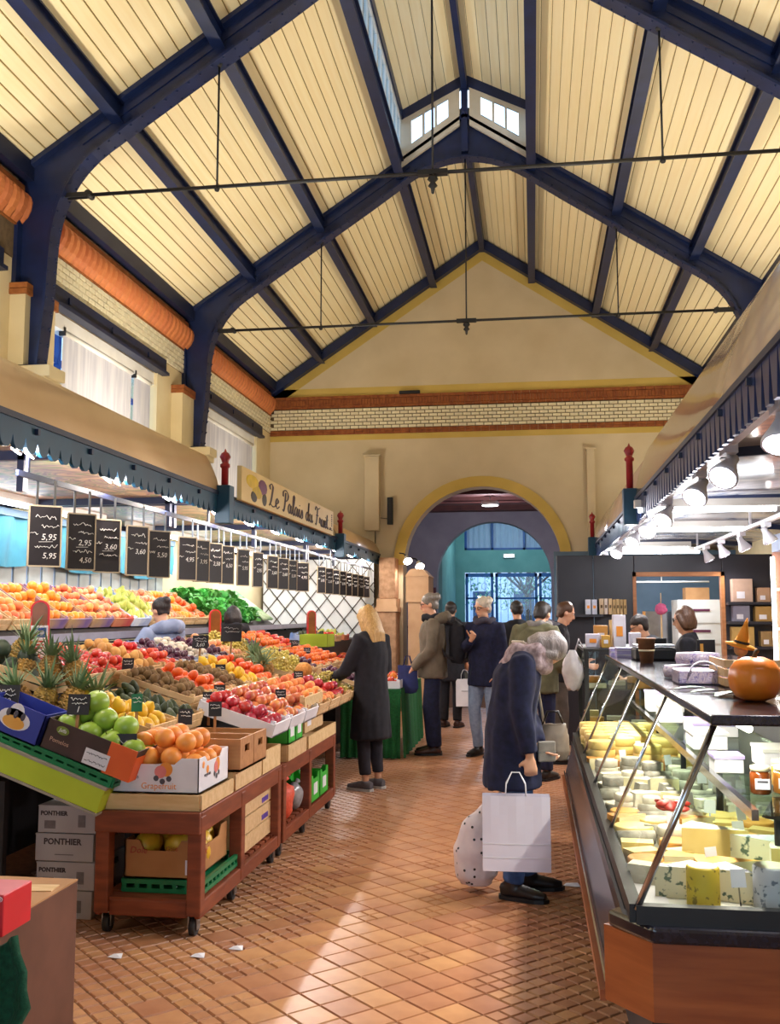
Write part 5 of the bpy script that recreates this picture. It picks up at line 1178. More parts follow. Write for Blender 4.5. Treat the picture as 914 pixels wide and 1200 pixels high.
for k, (dx, dy) in enumerate(PO):
    zz = .80 + .115 - dx*.34 + (.085 if k in (8, 9, 10) else 0) + (.15 if k == 11 else 0)
    o = put('pomelo', (-2.147+.04+dx, 4.70+dy*.9, zz), 'green pomelo heaped in the dark orange ended carton', 'green pomelos in the carton', (random.uniform(-.5, .5), random.uniform(-.5, .5), 0)); add_stem(o, .050)
bc = carton('blue_carton', 'blue printed carton with a white pineapple emblem', -2.53, 4.64, .93, .30, .22, .16, mat('blue_carton', '#3846A8', '#2E3A96', 5, .55), tilt=(0, TB, 0))
fr_ = frame((-.0, -.1105, .085), (1, 0, 0), (0, 0, 1))
for nm, cc, pr_, of in (('emblem_cloud', M_cartw, (.085, .05), (0, 0)), ('emblem_cloud', M_cartw, (.04, .045), (0, .035)), ('emblem_sun', mat('print_peach', '#F0B45A', '#E8A648', 6, .6), (.06, .032), (0, -.015))):
    m = MB(); m.lathe([(0, 0), (1, 0)], (0, 0, 0), 18, M=Matrix(((pr_[0], 0, 0), (0, pr_[1], 0), (0, 0, 1)))); mm = m.mesh(nm, cc); mm.transform(fr_ @ Matrix.Translation((of[0], of[1], .0006 if 'sun' in nm else .0003))); link(nm, mm, bc)
for k in (-1, 0, 1):
    m = MB(); m.ball((k*.04, -.113, .11), (.012, .001, .02), 8, 5); m.build('emblem_leaf', M_printk, bc)
# ---- red card-reader posts
def reader(x, y, z0, z1, lab, face):
    o = thing('reader_post', lab, 'post', (x, y, z0), .45, 'red round topped posts in the fruit'); h = z1-z0; w_ = .055
    m = MB(); pts = [(-w_, 0), (w_, 0), (w_, h-w_)] + [(w_*math.cos(PI*k/10), h-w_+w_*math.sin(PI*k/10)) for k in range(11)] + [(-w_, h-w_)]
    m.prism(pts, lambda a, b: Vector((a, -.035, b)), lambda a, b: Vector((a, .035, b))); m.build('housing', mat('red_plastic', '#E22A2E', '#D01E24', 6, .35), o)
    pts2 = [(-w_+.012, h*.25), (w_-.012, h*.25), (w_-.012, h-w_)] + [((w_-.012)*math.cos(PI*k/10), h-w_+(w_-.012)*math.sin(PI*k/10)) for k in range(11)] + [(-w_+.012, h-w_)]
    m = MB(); m.prism(pts2, lambda a, b: Vector((a, -.037, b)), lambda a, b: Vector((a, -.034, b))); m.build('amber_window', mat('amber', '#9A5A2A', '#7A4420', 8, .2), o)
    if face:
        m = MB(); m.box((-w_+.006, -.040, h*.18), (w_-.006, -.037, h*.64)); m.build('notice', M_cartw, o); m = MB(); m.box((-w_+.016, -.0412, h*.47), (w_-.016, -.040, h*.61)); m.build('notice_logo', mat('print_blue', '#2A4A96', '#22408A', 6, .5), o)
        m = MB(); m.lathe([(.006, 0), (.016, 0)], (-.012, -.042, h*.54), 12, M=rotm(PI/2)); m.build('ring_mark', M_cartw, o); m = MB(); m.lathe([(.006, 0), (.016, 0)], (.012, -.042, h*.54), 12, M=rotm(PI/2)); m.build('ring_mark', M_cartw, o)
        m = MB()
        for q in range(3): m.box((-w_+.018, -.0412, h*(.40-.045*q)), (w_*.5, -.040, h*(.425-.045*q)))
        m.build('notice_print', MATS['print_red'], o, kind='stuff')
reader(-2.95, 5.60, 1.18, 1.60, 'red round topped post with a white notice by the pineapples', True); reader(-2.98, 9.0, 1.20, 1.56, 'red round topped post beside the black price card on stakes', False); reader(-2.80, 12.3, 1.155, 1.56, 'red round topped post beside the far lime crate', False)

# ================================================================ back shelf with tilted trays
bs = thing('back_shelf', 'long grey edged back shelf carrying the tilted fruit trays', 'shelf', (-3.85, 9.6, 0))
m = MB(); m.box((-.40, -5.6, 1.30), (.36, 5.9, 1.34)); m.build('shelf_board', M_darkshelf, bs); m = MB(); m.box((.36, -5.6, 1.31), (.375, 5.9, 1.37)); m.build('edge_strip', mat('grey_edge', '#8C8A98', '#7C7A88', 6, .4), bs)
for y in (-5.5, -2.8, 0, 2.8, 5.8): m = MB(); m.box((.28, y-.03, 0), (.34, y+.03, 1.3)); m.build('leg', M_darkshelf, bs)
m = MB(); m.box((.2, -5.6, .06), (.22, 5.9, 1.28)); m.build('front_panel', M_darkshelf, bs)
m = MB(); vs = [Vector((x, y, z)) for y in (-5.6, 3.75) for x, z in ((.30, 1.36), (-.28, 1.72), (-.28, 1.70), (.30, 1.34))]; m.add(vs, [(0, 1, 2, 3), (4, 7, 6, 5), (0, 4, 5, 1), (1, 5, 6, 2), (2, 6, 7, 3), (3, 7, 4, 0)]); m.build('sloping_rack', M_darkshelf, bs)
BA = R(33)
def zq(x): return 1.385 + math.tan(BA)*(-3.55 - x)
BK = [('A', 'rose_apple', 'rosy apple'), ('A', 'peach', 'yellow peach'), ('C', 'orange', 'bright orange'), ('C', 'orange', 'orange'), ('C', 'peach', 'peach'), ('R', 'rose_apple', 'pink apple'), ('B', 'pear', 'green pear'), ('A', 'pear', 'pale pear'), ('A', 'rose_apple', 'red green apple'), ('A', 'orange', 'small orange'), ('A', 'persimmon', 'persimmon')]
wh = ['by the short narrow tray', 'beside the rosy apples', 'in the purple tray beside the peaches', 'in the second purple tray', 'in the purple tray next to pink apples', 'in the red printed tray', 'in the blue printed tray on the back shelf', 'beside the blue printed tray', 'behind the seller in the grey hoodie', 'in the tray beside the seller in grey', 'next to the salad shelf']
for k, (ck, kind, nm) in enumerate(BK):
    y = 5.95 + k*.42
    crate(ck, -3.80, y+.2, zq(-3.80)-.005, '%s tray of %ss tilted on the back shelf' % ({'A': 'wooden', 'C': 'purple', 'R': 'red', 'B': 'blue'}[ck], nm) + ('' if k != 3 else ' second of its colour'), (0, BA, 0), 'tilted trays on the back shelf')
    pile(kind, y+.018, y+.382, -4.0, -3.6, '%s %s' % (nm, wh[k]), '%ss in the back tray' % nm, .06, .3, zq)
# salads: lettuce heads, leeks
def leafball(r, nleaf, seed, mt, name):
    m = MB(); rnd = random.Random(seed)
    for k in range(nleaf):
        a = rnd.uniform(0, 6.28); e = rnd.uniform(.1, 1.3); d = Vector((math.cos(a)*math.cos(e), math.sin(a)*math.cos(e), math.sin(e))); s_ = d.cross(Vector((0, 0, 1))).normalized(); n_ = s_.cross(d)
        pts = []
        for i in range(4):
            u = i/3; w_ = r*.55*math.sin(PI*(.15+.75*u))
            for j in (-1, 0, 1): pts.append(d*r*(.25+.9*u) + s_*w_*j + n_*(r*.25*math.sin(u*2.5+k) - abs(j)*r*.15 + rnd.uniform(-.1, .1)*r))
        m.add(pts, [(3*i+j, 3*i+j+1, 3*i+j+4, 3*i+j+3) for i in range(3) for j in range(2)], 0, True)
    return m.mesh(name, mt)
M_lett = mat('lettuce_leaf', '#62B04E', '#3A8A3C', 12, .5, rnd=.25); me_let = [leafball(.13, 26, s_, M_lett, 'lettuce') for s_ in (1, 2, 3)]
random.seed(21)
for k in range(30):
    x = -3.62 - (k % 3)*.17; o = link('lettuce', random.choice(me_let), None, None, (x + random.uniform(-.03, .03), 10.70 + (k//3)*.19 + random.uniform(-.04, .04), zq(x)+.03), (0, .3, random.uniform(0, 6))); tag(o, 'green leafy lettuce heaped on the back shelf under the slates', 'lettuce', 'lettuces on the back shelf')
for k in range(10):
    m = MB(); y = 12.75 + k*.05; m.tube([(-3.55, y, 1.44), (-3.75, y+.02, 1.58), (-3.95, y+.05, 1.72)], [.016, .014, .012], 8); o = m.build('leek', mat('leek_skin', '#C8D8B0', '#6E9A6A', 4, .5, stretch=(3, 1, 1)))
    lf = MB()
    for q in (-1, 0, 1): lf.add([Vector(p) for p in ((-3.94, y+.05-.012, 1.72), (-3.94, y+.05+.012, 1.72), (-4.1, y+.05+q*.04+.012, 1.84), (-4.1, y+.05+q*.04-.012, 1.84))], [(0, 1, 2, 3)])
    lf.build('leek_leaf', M_leafg, o); tag(o, 'green leek lying beside the lettuces', 'leek', 'leeks on the back shelf')
# wall cladding behind: grey boards, teal band, trellis
cl = thing('back_cladding', 'grey vertical boards on the wall behind the fruit trays', 'panel', (XL+.02, 8.0, 1.3))
y = -3.5
while y < 2.9:
    m = MB(); m.box((0, y, .2), (.02, y+.2, .95)); m.build('board', mat('grey_green_board', '#A9AFAC', '#969C9A', 5, .7, rnd=.08), cl); y += .24
m = MB(); m.box((-.005, -3.5, .2), (.005, 2.9, .95)); m.build('backing', mat('painted_blue_glow', '#8CB4E8', '#7AA4DC', 4, .6), cl)  # pale blue puts the blue light between the boards into the colour
sw = thing('teal_swag', 'turquoise scalloped fabric swag above the grey boards', 'swag', (XL+.12, 8.0, 2.0)); m = MB(); vs = []
nn = 120
for i in range(nn+1):
    y = -3.4 + 6.4*i/nn; dr = abs(math.sin(y*2.2))*.09
    for j, z in enumerate((.30, .1, -.02)): vs.append(Vector((.03*math.sin(y*17+j), y, z - (dr if j == 2 else 0))))
m.add(vs, [(3*i+j, 3*i+3+j, 3*i+4+j, 3*i+1+j) for i in range(nn) for j in (0, 1)], 0, True); m.build('fabric', mat('turquoise_cloth', '#2E7A8E', '#226478', 5, .7), sw); m = MB(); m.box((-.04, -3.4, .3), (.04, 3.0, .36)); m.build('batten', M_valance, sw)
tr_ = thing('trellis_panel', 'white panel crossed by a dark diamond trellis at the end of the fruit stall', 'trellis', (-3.35, 15.22, 1.15)); m = MB(); m.box((-.9, 0, 0), (.88, .02, 1.22)); m.build('panel', mat('bright_white', '#F2F4F4', '#E8ECEC', 4, .5), tr_)
LAT = mat('lattice_dark', '#4A4030', '#3A3226', 8, .6)
for k in range(-6, 8):
    for sg_ in (1, -1):
        a = Vector((-.9+k*.27, -.01, 0 if sg_ > 0 else 1.22)); b = a + Vector((1.0, 0, 1.22*sg_))
        if a.x < -.9: a = a.lerp(b, (-.9-a.x)/(b.x-a.x))
        if b.x > .88 and a.x < .88: b = a.lerp(b, (.88-a.x)/(b.x-a.x))
        if b.x - a.x > .05 and b.x < .9: m = MB(); m.bar(a, b, .012, .022, up=(0, 1, 0)); m.build('lath', LAT, tr_)

# ================================================================ hanging slates
rl = thing('slate_rail', 'navy flat rail carrying the hanging slates', 'rail', (-2.52, 9.8, 2.2)); m = MB(); m.box((-.008, -5.3, 0), (.008, 5.75, .03)); m.build('rail', M_navyd, rl)
for y in (-5.2, -2.4, 2.3, 5.7): m = MB(); m.box((-.008, y-.01, .03), (.008, y+.01, .21)); m.build('drop', M_navyd, rl)
SLX = [(7, 45), (58, 90), (93, 123), (135, 159), (163, 187), (201, 221), (220.5, 237), (237.5, 253), (254, 268), (275, 287), (294, 304), (312, 323), (325, 336), (337, 346), (347, 361), (373, 381), (382, 390), (391, 398), (399, 406), (407, 413), (414, 420), (421, 427), (428, 434), (435, 442)]
PRI = ['5,95', '2,95', '3,60', '3,60', '5,50', '4,95', '3,95', '2,50', '6,50']
for k, (a, b) in enumerate(SLX):
    xm = (a+b)/2; Y = 2.5*1150/(625-xm); Y = min(Y, 15.35); w_px = (b-a)
    h = .315; w0 = .165; ratio = min(.98, w_px*Y/1150/w0)
    th_s = math.atan2(2.5, Y); rz = th_s + math.acos(ratio)*.9 if ratio < .98 else th_s
    o = thing('price_slate', 'black chalked price slate hanging %s' % (('first on the rail with two prices', 'second on the rail', 'third on the rail', 'fourth on the rail', 'fifth on the rail')[k] if k < 5 else 'in the row over the front display, marked %s' % PRI[k % 9] if k < 15 else 'in the tight row near the arch pier, marked %s' % PRI[k % 9]), 'price slate', (-2.52, Y, 2.08-h), rz, 'hanging price slates')
    m = MB(); m.box((-w0/2, -.004, 0), (w0/2, .004, h)); m.build('slate_panel', M_slate, o)
    m = MB()
    for q in ((-w0/2-.004, 0, -w0/2+.004, h), (w0/2-.004, 0, w0/2+.004, h), (-w0/2, -.004, w0/2, .004), (-w0/2, h-.004, w0/2, h+.004)): m.box((q[0], -.006, q[1]), (q[2], .006, q[3]))
    m.build('frame', mat('slate_frame', '#C8B89C', '#B8A88C', 8, .6), o)
    for sx in (-.045, .045): m = MB(); m.box((sx-.006, -.003, h-.01), (sx+.006, .003, h+.135)); m.build('hook', M_steel, o)
    m = MB(); scribble(m, -.05, .055, h*.82, .014, k*3+1); scribble(m, -.02, .07, h*.66, .010, k*3+2); scribble(m, -.075, -.035, h*.55, .012, k*3+3)
    if k < 3: scribble(m, -.05, .065, h*.33, .012, k*3+7); m.bar((-.03, -.006, h*.40), (.04, -.006, h*.41), .002, .004, up=(0, 1, 0))
    m.build('chalk_words', M_chalk, o)
    text('chalk_price', PRI[k % 9], .046, M_chalk, o, frame((.02, -.0055, h*.48), (1, 0, 0), (0, 0, 1)), shear=.15)
    if k < 2: text('chalk_price', ('5,95', '4,50')[k], .042, M_chalk, o, frame((.025, -.0055, h*.17), (1, 0, 0), (0, 0, 1)), shear=.15)

# ================================================================ green table and produce by the arch
gt = thing('draped_table', 'table draped to the floor in green artificial grass cloth', 'table', (-1.85, 11.3, 0)); m = MB(); nn = 40; vs = []; TX = -.18
per = [(.46, -.95), (.46, .95)]
for i in range(nn+1):
    y = -.95 + 1.9*i/nn
    for z in (.72, .4, .02): vs.append(Vector((.46+.02*math.sin(i*1.1)*(1-z/.72)+.03*(1-z/.72), y, z)))
m.add(vs, [(3*i+j, 3*i+3+j, 3*i+4+j, 3*i+1+j) for i in range(nn) for j in (0, 1)], 0, True); vs = []
for i in range(nn+1):
    x = TX + (.46-TX)*i/nn
    for z in (.72, .4, .02): vs.append(Vector((x, -.95-.02*math.sin(i*1.3)*(1-z/.72)-.03*(1-z/.72), z)))
m.add(vs, [(3*i+j, 3*i+3+j, 3*i+4+j, 3*i+1+j) for i in range(nn) for j in (0, 1)], 0, True)
m.box((TX, -.95, .70), (.46, .95, .725)); m.build('cloth', mat('grass_cloth', '#12602E', '#0C4A22', 60, .95, bump=.6), gt)
for sx in (-.12, .36):
    for sy in (-.85, .85): m = MB(); m.box((sx-.02, sy-.02, 0), (sx+.02, sy+.02, .70)); m.build('leg', M_darkshelf, gt)
def flat_pile(kind, x0, x1, y0, y1, z, lab, grp, top=.6): return pile(kind, y0, y1, x0, x1, lab, grp, .045, top, lambda x: z)
for k, (ck, kind, x, y, nm) in enumerate((('D', 'tomato', -1.66, 10.62, 'tomatoes in white carton'), ('A', 'orange', -1.66, 11.1, 'oranges'), ('D', 'tomato', -1.66, 11.6, 'cherry coloured tomatoes'))):
    crate(ck, x, y, .728, '%s tray of %s on the green draped table' % ({'D': 'white', 'A': 'wooden'}[ck], nm), (0, 0, 0), 'trays on the green draped table')
    flat_pile(kind, x-.2, x+.2, y-.17, y+.17, .728, '%s in the tray on the green draped table, %s' % (kind, ('beside the table edge', 'between two tomato trays', 'next to the stone pier')[k]), nm + ' on the green table')
gs = thing('rear_stand', 'dark stepped stand behind the green draped table', 'display stand', (-2.75, 13.0, 0)); m = MB(); m.box((-.35, -1.6, 0), (.45, 2.2, .85)); m.build('lower_step', M_darkshelf, gs); m = MB(); m.box((-.35, -1.6, .85), (.1, 2.2, 1.15)); m.build('upper_step', M_darkshelf, gs)
for k, (ck, kind, x, y, z, nm) in enumerate((('A', 'tomato', -2.5, 13.0, .855, 'red tomatoes'), ('A', 'persimmon', -2.5, 13.5, .855, 'persimmons'), ('D', 'dark_apple', -2.5, 14.0, .855, 'dark apples'), ('A', 'tomato', -2.9, 13.3, 1.155, 'vine tomatoes'), ('R', 'pear', -2.9, 13.9, 1.155, 'pears'), ('B', 'avocado', -2.9, 12.75, 1.155, 'avocados'))):
    crate(ck, x, y, z, '%s tray of %s on the dark stepped stand' % ({'D': 'white', 'A': 'wooden', 'R': 'red', 'B': 'blue'}[ck], nm), (0, .1, 0), 'trays on the dark stepped stand')
    flat_pile(kind, x-.2, x+.2, y-.17, y+.17, z, '%s in its tray on the dark stepped stand' % nm[:-1], nm + ' on the stepped stand', .8)
lc = carton('lime_crate', 'lime green carton with pale blue lining above the mandarins', -2.60, 11.75, 1.12, .34, .42, .15, M_lime); m = MB(); m.box((-.16, -.2, .12), (.16, .2, .135)); m.build('lining', mat('pale_blue_liner', '#A8D0E4', '#98C4DA', 5, .5), lc)
# ---- foreground carton at the entrance, red sign, green cloth
fc = thing('cardboard_box', 'big closed brown cardboard box in the entrance corner', 'box', (-1.98, 3.02, 0)); m = MB(); m.box((-.32, -.48, 0), (.32, .48, .55)); bevel(m.build('box_body', mat('shaded_cardboard', '#6A4230', '#583524', 5, .85), fc), .004)  # sides darker than the flaps: their shade is put into the colour
m = MB(); m.box((-.32, -.48, .55), (-.004, .48, .556)); m.build('flap', M_card, fc); m = MB(); m.box((.004, -.48, .55), (.32, .48, .556)); m.build('flap', M_card, fc)
m = MB(); m.box((-.03, -.48, .556), (.03, .3, .5572)); m.build('tape', M_wood, fc); m = MB(); m.box((.12, .30, .556), (.3, .38, .5590), rot=rotm(0, 0, .12)); m.build('loose_flap', M_wood, fc)
rs = thing('red_sign_box', 'small red box with white italic letter in the entrance corner', 'box', (-1.565, 2.74, 0)); m = MB(); m.box((-.22, -.08, .62), (.085, .08, .735)); bevel(m.build('box_body', mat('bright_red', '#D01E2A', '#BE1420', 5, .45), rs), .004); text('lettering', 'a', .10, M_cartw, rs, frame((.045, -.081, .675), (1, 0, 0), (0, 0, 1)), shear=.3, bold=.002); text('lettering', '®', .02, M_cartw, rs, frame((.075, -.081, .722), (1, 0, 0), (0, 0, 1)))
m = MB(); m.box((-.2, -.02, 0), (-.16, .02, .60)); m.build('stand_leg', M_darkshelf, rs); m = MB(); m.box((-.02, -.02, 0), (.02, .02, .60)); m.build('stand_leg', M_darkshelf, rs)
gcl = thing('green_towel', 'dark green plush towel with fringe hanging under the red box', 'towel', (-1.42, 2.58, .24)); m = MB(); vs = []
for i in range(13):
    u = i/12
    for j in range(9):
        v_ = j/8; wd = .05 + .05*math.sin(v_*PI*1.5)**2 + (.04 if v_ > .45 else 0); vs.append(Vector((-.16 + (wd+.15)*u, .03*math.sin(u*9+v_*3) - .03, .41 - .34*v_ + .02*math.sin(u*7))))
m.add(vs, [(9*i+j, 9*i+j+1, 9*i+10+j, 9*i+9+j) for i in range(12) for j in range(8)], 0, True); g_ = m.build('cloth', mat('plush_green', '#0E4A30', '#083622', 70, .95, bump=.5), gcl); so = g_.modifiers.new('thick', 'SOLIDIFY'); so.thickness = .018
m = MB(); 
for i in range(20): m.box((-.15+i*.012, -.035, .045), (-.144+i*.012, -.025, .075))
m.build('fringe', mat('fringe', '#5A7A5E', '#4A6A4E', 30, .9), gcl, kind='stuff')
# scraps of paper on the floor
for k, (x, y) in enumerate(((-1.86, 4.32), (-1.50, 4.38), (-1.36, 4.5), (.19, 5.78))):
    m = MB(); s_ = .035 if k < 3 else .05; m.add([Vector(p) for p in ((-s_, -s_*.4, .004), (s_, -s_*.6, .003), (s_*.7, s_*.6, .012), (-s_*.6, s_*.7, .006), (0, 0, .016))], [(0, 1, 4), (1, 2, 4), (2, 3, 4), (3, 0, 4)]); o = m.build('paper_scrap', M_cartw); o.location = (x, y, 0)
    tag(o, 'white paper scrap on the tiled floor %s' % ('by the trolley corner', 'beside the trolley caster', 'in front of the trolley caster', 'by the cheese counter')[k], 'paper', 'paper scraps on the floor')

for o in list(PROTO.values()):
    for ch in list(o.children): bpy.data.objects.remove(ch)
    bpy.data.objects.remove(o)
# ================================================================ cheese counter
random.seed(31)
M_gran = mat('black_granite', '#1C1A22', '#2A2834', 60, .12, coat=.4)
M_woodend = mat('cherry_wood', '#A85A2E', '#8E4622', 4, .4, stretch=(1, 1, 9), bump=.05)
M_paneld = mat('gloss_panel', '#30343F', '#24283A', 3, .22, coat=.15)
M_chrome = mat('chrome', '#D0D2DA', '#B8BAC4', 8, .15, 1)
M_cglass = glass_mat('case_glass', '#F4FAF6', .05)
M_inner = mat('case_white', '#E4E2DC', '#D6D4CE', 5, .4)
Y0, Y1 = 2.88, 6.9
cc = thing('cheese_counter', 'long refrigerated cheese counter with slanting glass and black granite top', 'counter', (.7, 4.9, 0)); oc = (.7, 4.9, 0)
def ring(off): return [(.19-off, Y1), (.19-off, 3.03-off*.4), (.31-off*.4, Y0-off), (1.30, Y0-off), (1.30, Y1)]
def slab(name, poly, z0, z1, mt, bv=0):
    m = MB(); m.prism(poly, lambda a, b: Vector((a, b, z0)), lambda a, b: Vector((a, b, z1))); o = m.build(name, mt, cc, oc)
    if bv: bevel(o, bv)
    return o
slab('plinth', [(.33, Y1), (.33, 3.12), (.42, 3.0), (1.28, 3.0), (1.28, Y1)], 0, .40, mat('plinth_dark', '#2A2C3A', '#20222E', 5, .4))
m = MB(); m.box((.31, Y0, .41), (1.30, Y0+.02, .62)); m.build('end_panel', M_woodend, cc, oc)
m = MB(); m.prism([(.19, 3.03), (.31, Y0), (.322, Y0+.02), (.205, 3.045)], lambda a, b: Vector((a, b, .41)), lambda a, b: Vector((a, b, .62))); m.build('corner_panel', mat('cherry_wood_light', '#BE6A3A', '#A85A30', 4, .35, stretch=(1, 1, 9)), cc, oc)
m = MB(); vs = [Vector((x, y, z)) for y in (3.03, Y1) for x, z in ((.19, .41), (.265, .70), (.29, .70), (.215, .41))]; m.add(vs, [(0, 1, 2, 3), (4, 7, 6, 5), (0, 4, 5, 1), (1, 5, 6, 2), (2, 6, 7, 3), (3, 7, 4, 0)]); m.build('front_panel', M_paneld, cc, oc)
m = MB(); m.bar((.185, 3.03, .42), (.185, Y1, .42), .02, .03); m.build('trim_strip', M_woodend, cc, oc)
m = MB(); m.bar((.192, 3.03, .455), (.192, Y1, .455), .006, .008); m.build('trim_strip', M_chrome, cc, oc)
slab('base_shell', [(.24, Y1), (.24, 3.06), (.335, Y0+.03), (1.28, Y0+.03), (1.28, Y1)], .40, .66, M_paneld)
slab('ledge', [(.235, 3.06), (.20, 3.02), (.31, Y0-.02), (1.31, Y0-.02), (1.31, Y0+.06), (.34, Y0+.06)], .62, .665, M_gran, .01)
m = MB(); m.bar((.27, Y0+.02, .69), (.27, Y1, .69), .035, .05); m.build('glass_rail', M_black, cc, oc); m = MB(); m.bar((.27, Y0+.02, .69), (1.3, Y0+.02, .69), .035, .05); m.build('glass_rail', M_black, cc, oc)
slab('deck', [(.285, Y1), (.285, Y0+.04), (1.05, Y0+.04), (1.05, Y1)], .662, .675, M_inner)
m = MB(); m.box((1.05, Y0+.04, .66), (1.08, Y1, 1.205)); m.build('back_panel', mat('case_back', '#4A4650', '#3C3842', 6, .4), cc, oc)
m = MB(); m.box((1.08, Y0+.05, .1), (1.28, Y1, .95)); m.build('rear_body', MATS['plinth_dark'], cc, oc)
for a, b in zip((2.90, 3.9, 4.9, 5.9), (3.895, 4.895, 5.895, 6.9)):
    m = MB(); m.add([Vector(p) for p in ((.275, a, .71), (.275, b, .71), (.497, b, 1.212), (.497, a, 1.212))], [(0, 1, 2, 3)]); m.build('front_pane', M_cglass, cc, oc)
m = MB(); m.add([Vector(p) for p in ((.275, Y0+.02, .71), (.497, Y0+.02, 1.212), (1.28, Y0+.02, 1.212), (1.28, Y0+.02, .71))], [(0, 1, 2, 3)]); m.build('end_pane', M_cglass, cc, oc)
m = MB(); m.add([Vector(p) for p in ((.275, Y1, .71), (.497, Y1, 1.212), (1.05, Y1, 1.212), (1.05, Y1, .71))], [(0, 1, 2, 3)]); m.build('end_pane', M_cglass, cc, oc)
for y in (2.90, 3.9, 4.9, 5.9, 6.9):
    m = MB(); m.tube([(.272, y, .70), (.50, y, 1.215)], .010 if y < 3 else .007, 8); m.build('glass_strut', M_chrome, cc, oc)
m = MB(); m.box((.48, Y0-.03, 1.212), (1.32, Y1+.03, 1.242)); bevel(m.build('top_slab', M_gran, cc, oc), .006)
# inner glass shelf with supports and lamp
m = MB(); m.box((.62, 3.0, .945), (1.04, 6.8, .955)); m.build('inner_shelf', glass_mat('shelf_glass', '#E6F4EC', .1), cc, oc); m = MB(); m.box((.605, 2.98, .935), (.625, 6.82, .965)); m.build('shelf_edge', M_chrome, cc, oc)
for y in (3.3, 4.3, 5.3, 6.3): m = MB(); m.tube([(.75, y, .675), (.75, y, .945)], .014, 8); m.lathe([(.05, 0), (.02, .05), (.014, .06)], (.75, y, .885), 10, M=rotm(0, 0, 0)); m.build('shelf_support', M_black, cc, oc)
m = MB(); m.tube([(.60, 2.95, 1.195), (.60, 6.85, 1.195)], .012, 8); m.build('case_tube', mat('case_tube_glow', '#FFFFFF', '#FFFFFF', 5, .4, emit='#FFF0D8', estr=12), cc, oc)
l = bpy.data.lights.new('case_lamp', 'AREA'); l.shape = 'RECTANGLE'; l.size = .03; l.size_y = 3.9; l.energy = 40; l.color = (1, .93, .80)
lo = bpy.data.objects.new('case_lamp', l); COL.objects.link(lo); lo.parent = cc; lo.location = (.60-.7, 0, 1.18); lo.rotation_euler = (0, R(-12), 0)

# ---- cheeses
M_rind = mat('white_rind', '#EFE8D6', '#DCD0B4', 22, .7, rnd=.08, bump=.1); M_yel = mat('yellow_paste', '#F0D488', '#E6C46E', 10, .5, rnd=.1); M_gold = mat('golden_rind', '#D89A48', '#C48236', 16, .6, rnd=.12); M_grey = mat('grey_rind', '#B9B4A6', '#8E897C', 26, .85, rnd=.12, bump=.2); M_cream2 = mat('cream_paste', '#F6EBC4', '#EADCA8', 8, .5, rnd=.05)
def veined(name, base, vein):
    m = bpy.data.materials.new(name); m.use_nodes = True; nt = m.node_tree; N = nt.nodes; L = nt.links; b = N['Principled BSDF']; tc = N.new('ShaderNodeTexCoord'); vo = N.new('ShaderNodeTexNoise'); vo.inputs['Scale'].default_value = 45; vo.inputs['Detail'].default_value = 2
    rp = N.new('ShaderNodeValToRGB'); rp.color_ramp.elements[0].position = .60; rp.color_ramp.elements[1].position = .66; rp.color_ramp.elements[0].color = lin(base); rp.color_ramp.elements[1].color = lin(vein)
    L.new(tc.outputs['Object'], vo.inputs['Vector']); L.new(vo.outputs['Fac'], rp.inputs[0]); L.new(rp.outputs[0], b.inputs['Base Color']); b.inputs['Roughness'].default_value = .6; return m
M_blue = veined('blue_cheese', '#F0E4C4', '#5A6A58'); M_bluerind = veined('blue_rind', '#C4C4CE', '#6A7080'); M_yelrind = veined('yellow_mould', '#D8B838', '#8A7428')
def cyl(r, h, mt, n=18, b=.004): m = MB(); m.lathe([(r-b, 0), (r, b), (r, h-b), (r-b, h)], (0, 0, 0), n); return m
def wedge(r, h, ang, rind, paste):
    m = MB(); n = 8; pts = [(0, 0)] + [(r*math.cos(ang*(k/n-.5)), r*math.sin(ang*(k/n-.5))) for k in range(n+1)]; N_ = len(pts)
    vs = [Vector((a-r*.5, b, 0)) for a, b in pts] + [Vector((a-r*.5, b, h)) for a, b in pts]
    m.add(vs, [tuple(range(N_))], 1); m.add(vs, [tuple(range(N_, 2*N_))], 0)
    m.add(vs, [(i, i+1, i+1+N_, i+N_) for i in range(1, N_-1)], 0); m.add(vs, [(0, 1, 1+N_, N_), (N_-1, 0, N_, 2*N_-1)], 1)
    return m.mesh('cheese_wedge', [rind, paste])
CH = {}
CH['round'] = cyl(.055, .035, M_rind).mesh('cheese_round', M_rind); CH['small'] = cyl(.034, .03, M_rind, 14).mesh('goat_cheese', M_rind); CH['greyround'] = cyl(.05, .04, M_grey).mesh('grey_cheese', M_grey); CH['gold'] = cyl(.06, .05, M_gold).mesh('golden_cheese', M_gold); CH['yellow'] = cyl(.075, .045, M_yel, 20).mesh('yellow_cheese', M_yel)
CH['wedge'] = wedge(.15, .06, .7, M_gold, M_cream2); CH['wedge2'] = wedge(.16, .09, .6, M_rind, M_yel); CH['bluew'] = wedge(.15, .09, .75, M_bluerind, M_blue); CH['greyw'] = wedge(.14, .06, .9, M_grey, M_cream2)
m = MB(); m.box((-.055, -.035, 0), (.055, .035, .045)); CH['block'] = m.mesh('cheese_block', M_yel); m = MB(); m.box((-.06, -.03, 0), (.06, .03, .03)); CH['bar'] = m.mesh('cheese_bar', M_rind); m = MB(); m.prism([(-.03, 0), (.03, 0), (.018, .055), (-.018, .055)], lambda a, b: Vector((a, -.03, b)), lambda a, b: Vector((a, .03, b))); CH['pyr'] = m.mesh('ash_cheese', M_grey); m = MB(); m.tube([(-.07, 0, .025), (.07, 0, .025)], .025, 10); CH['log'] = m.mesh('cheese_log', M_grey)
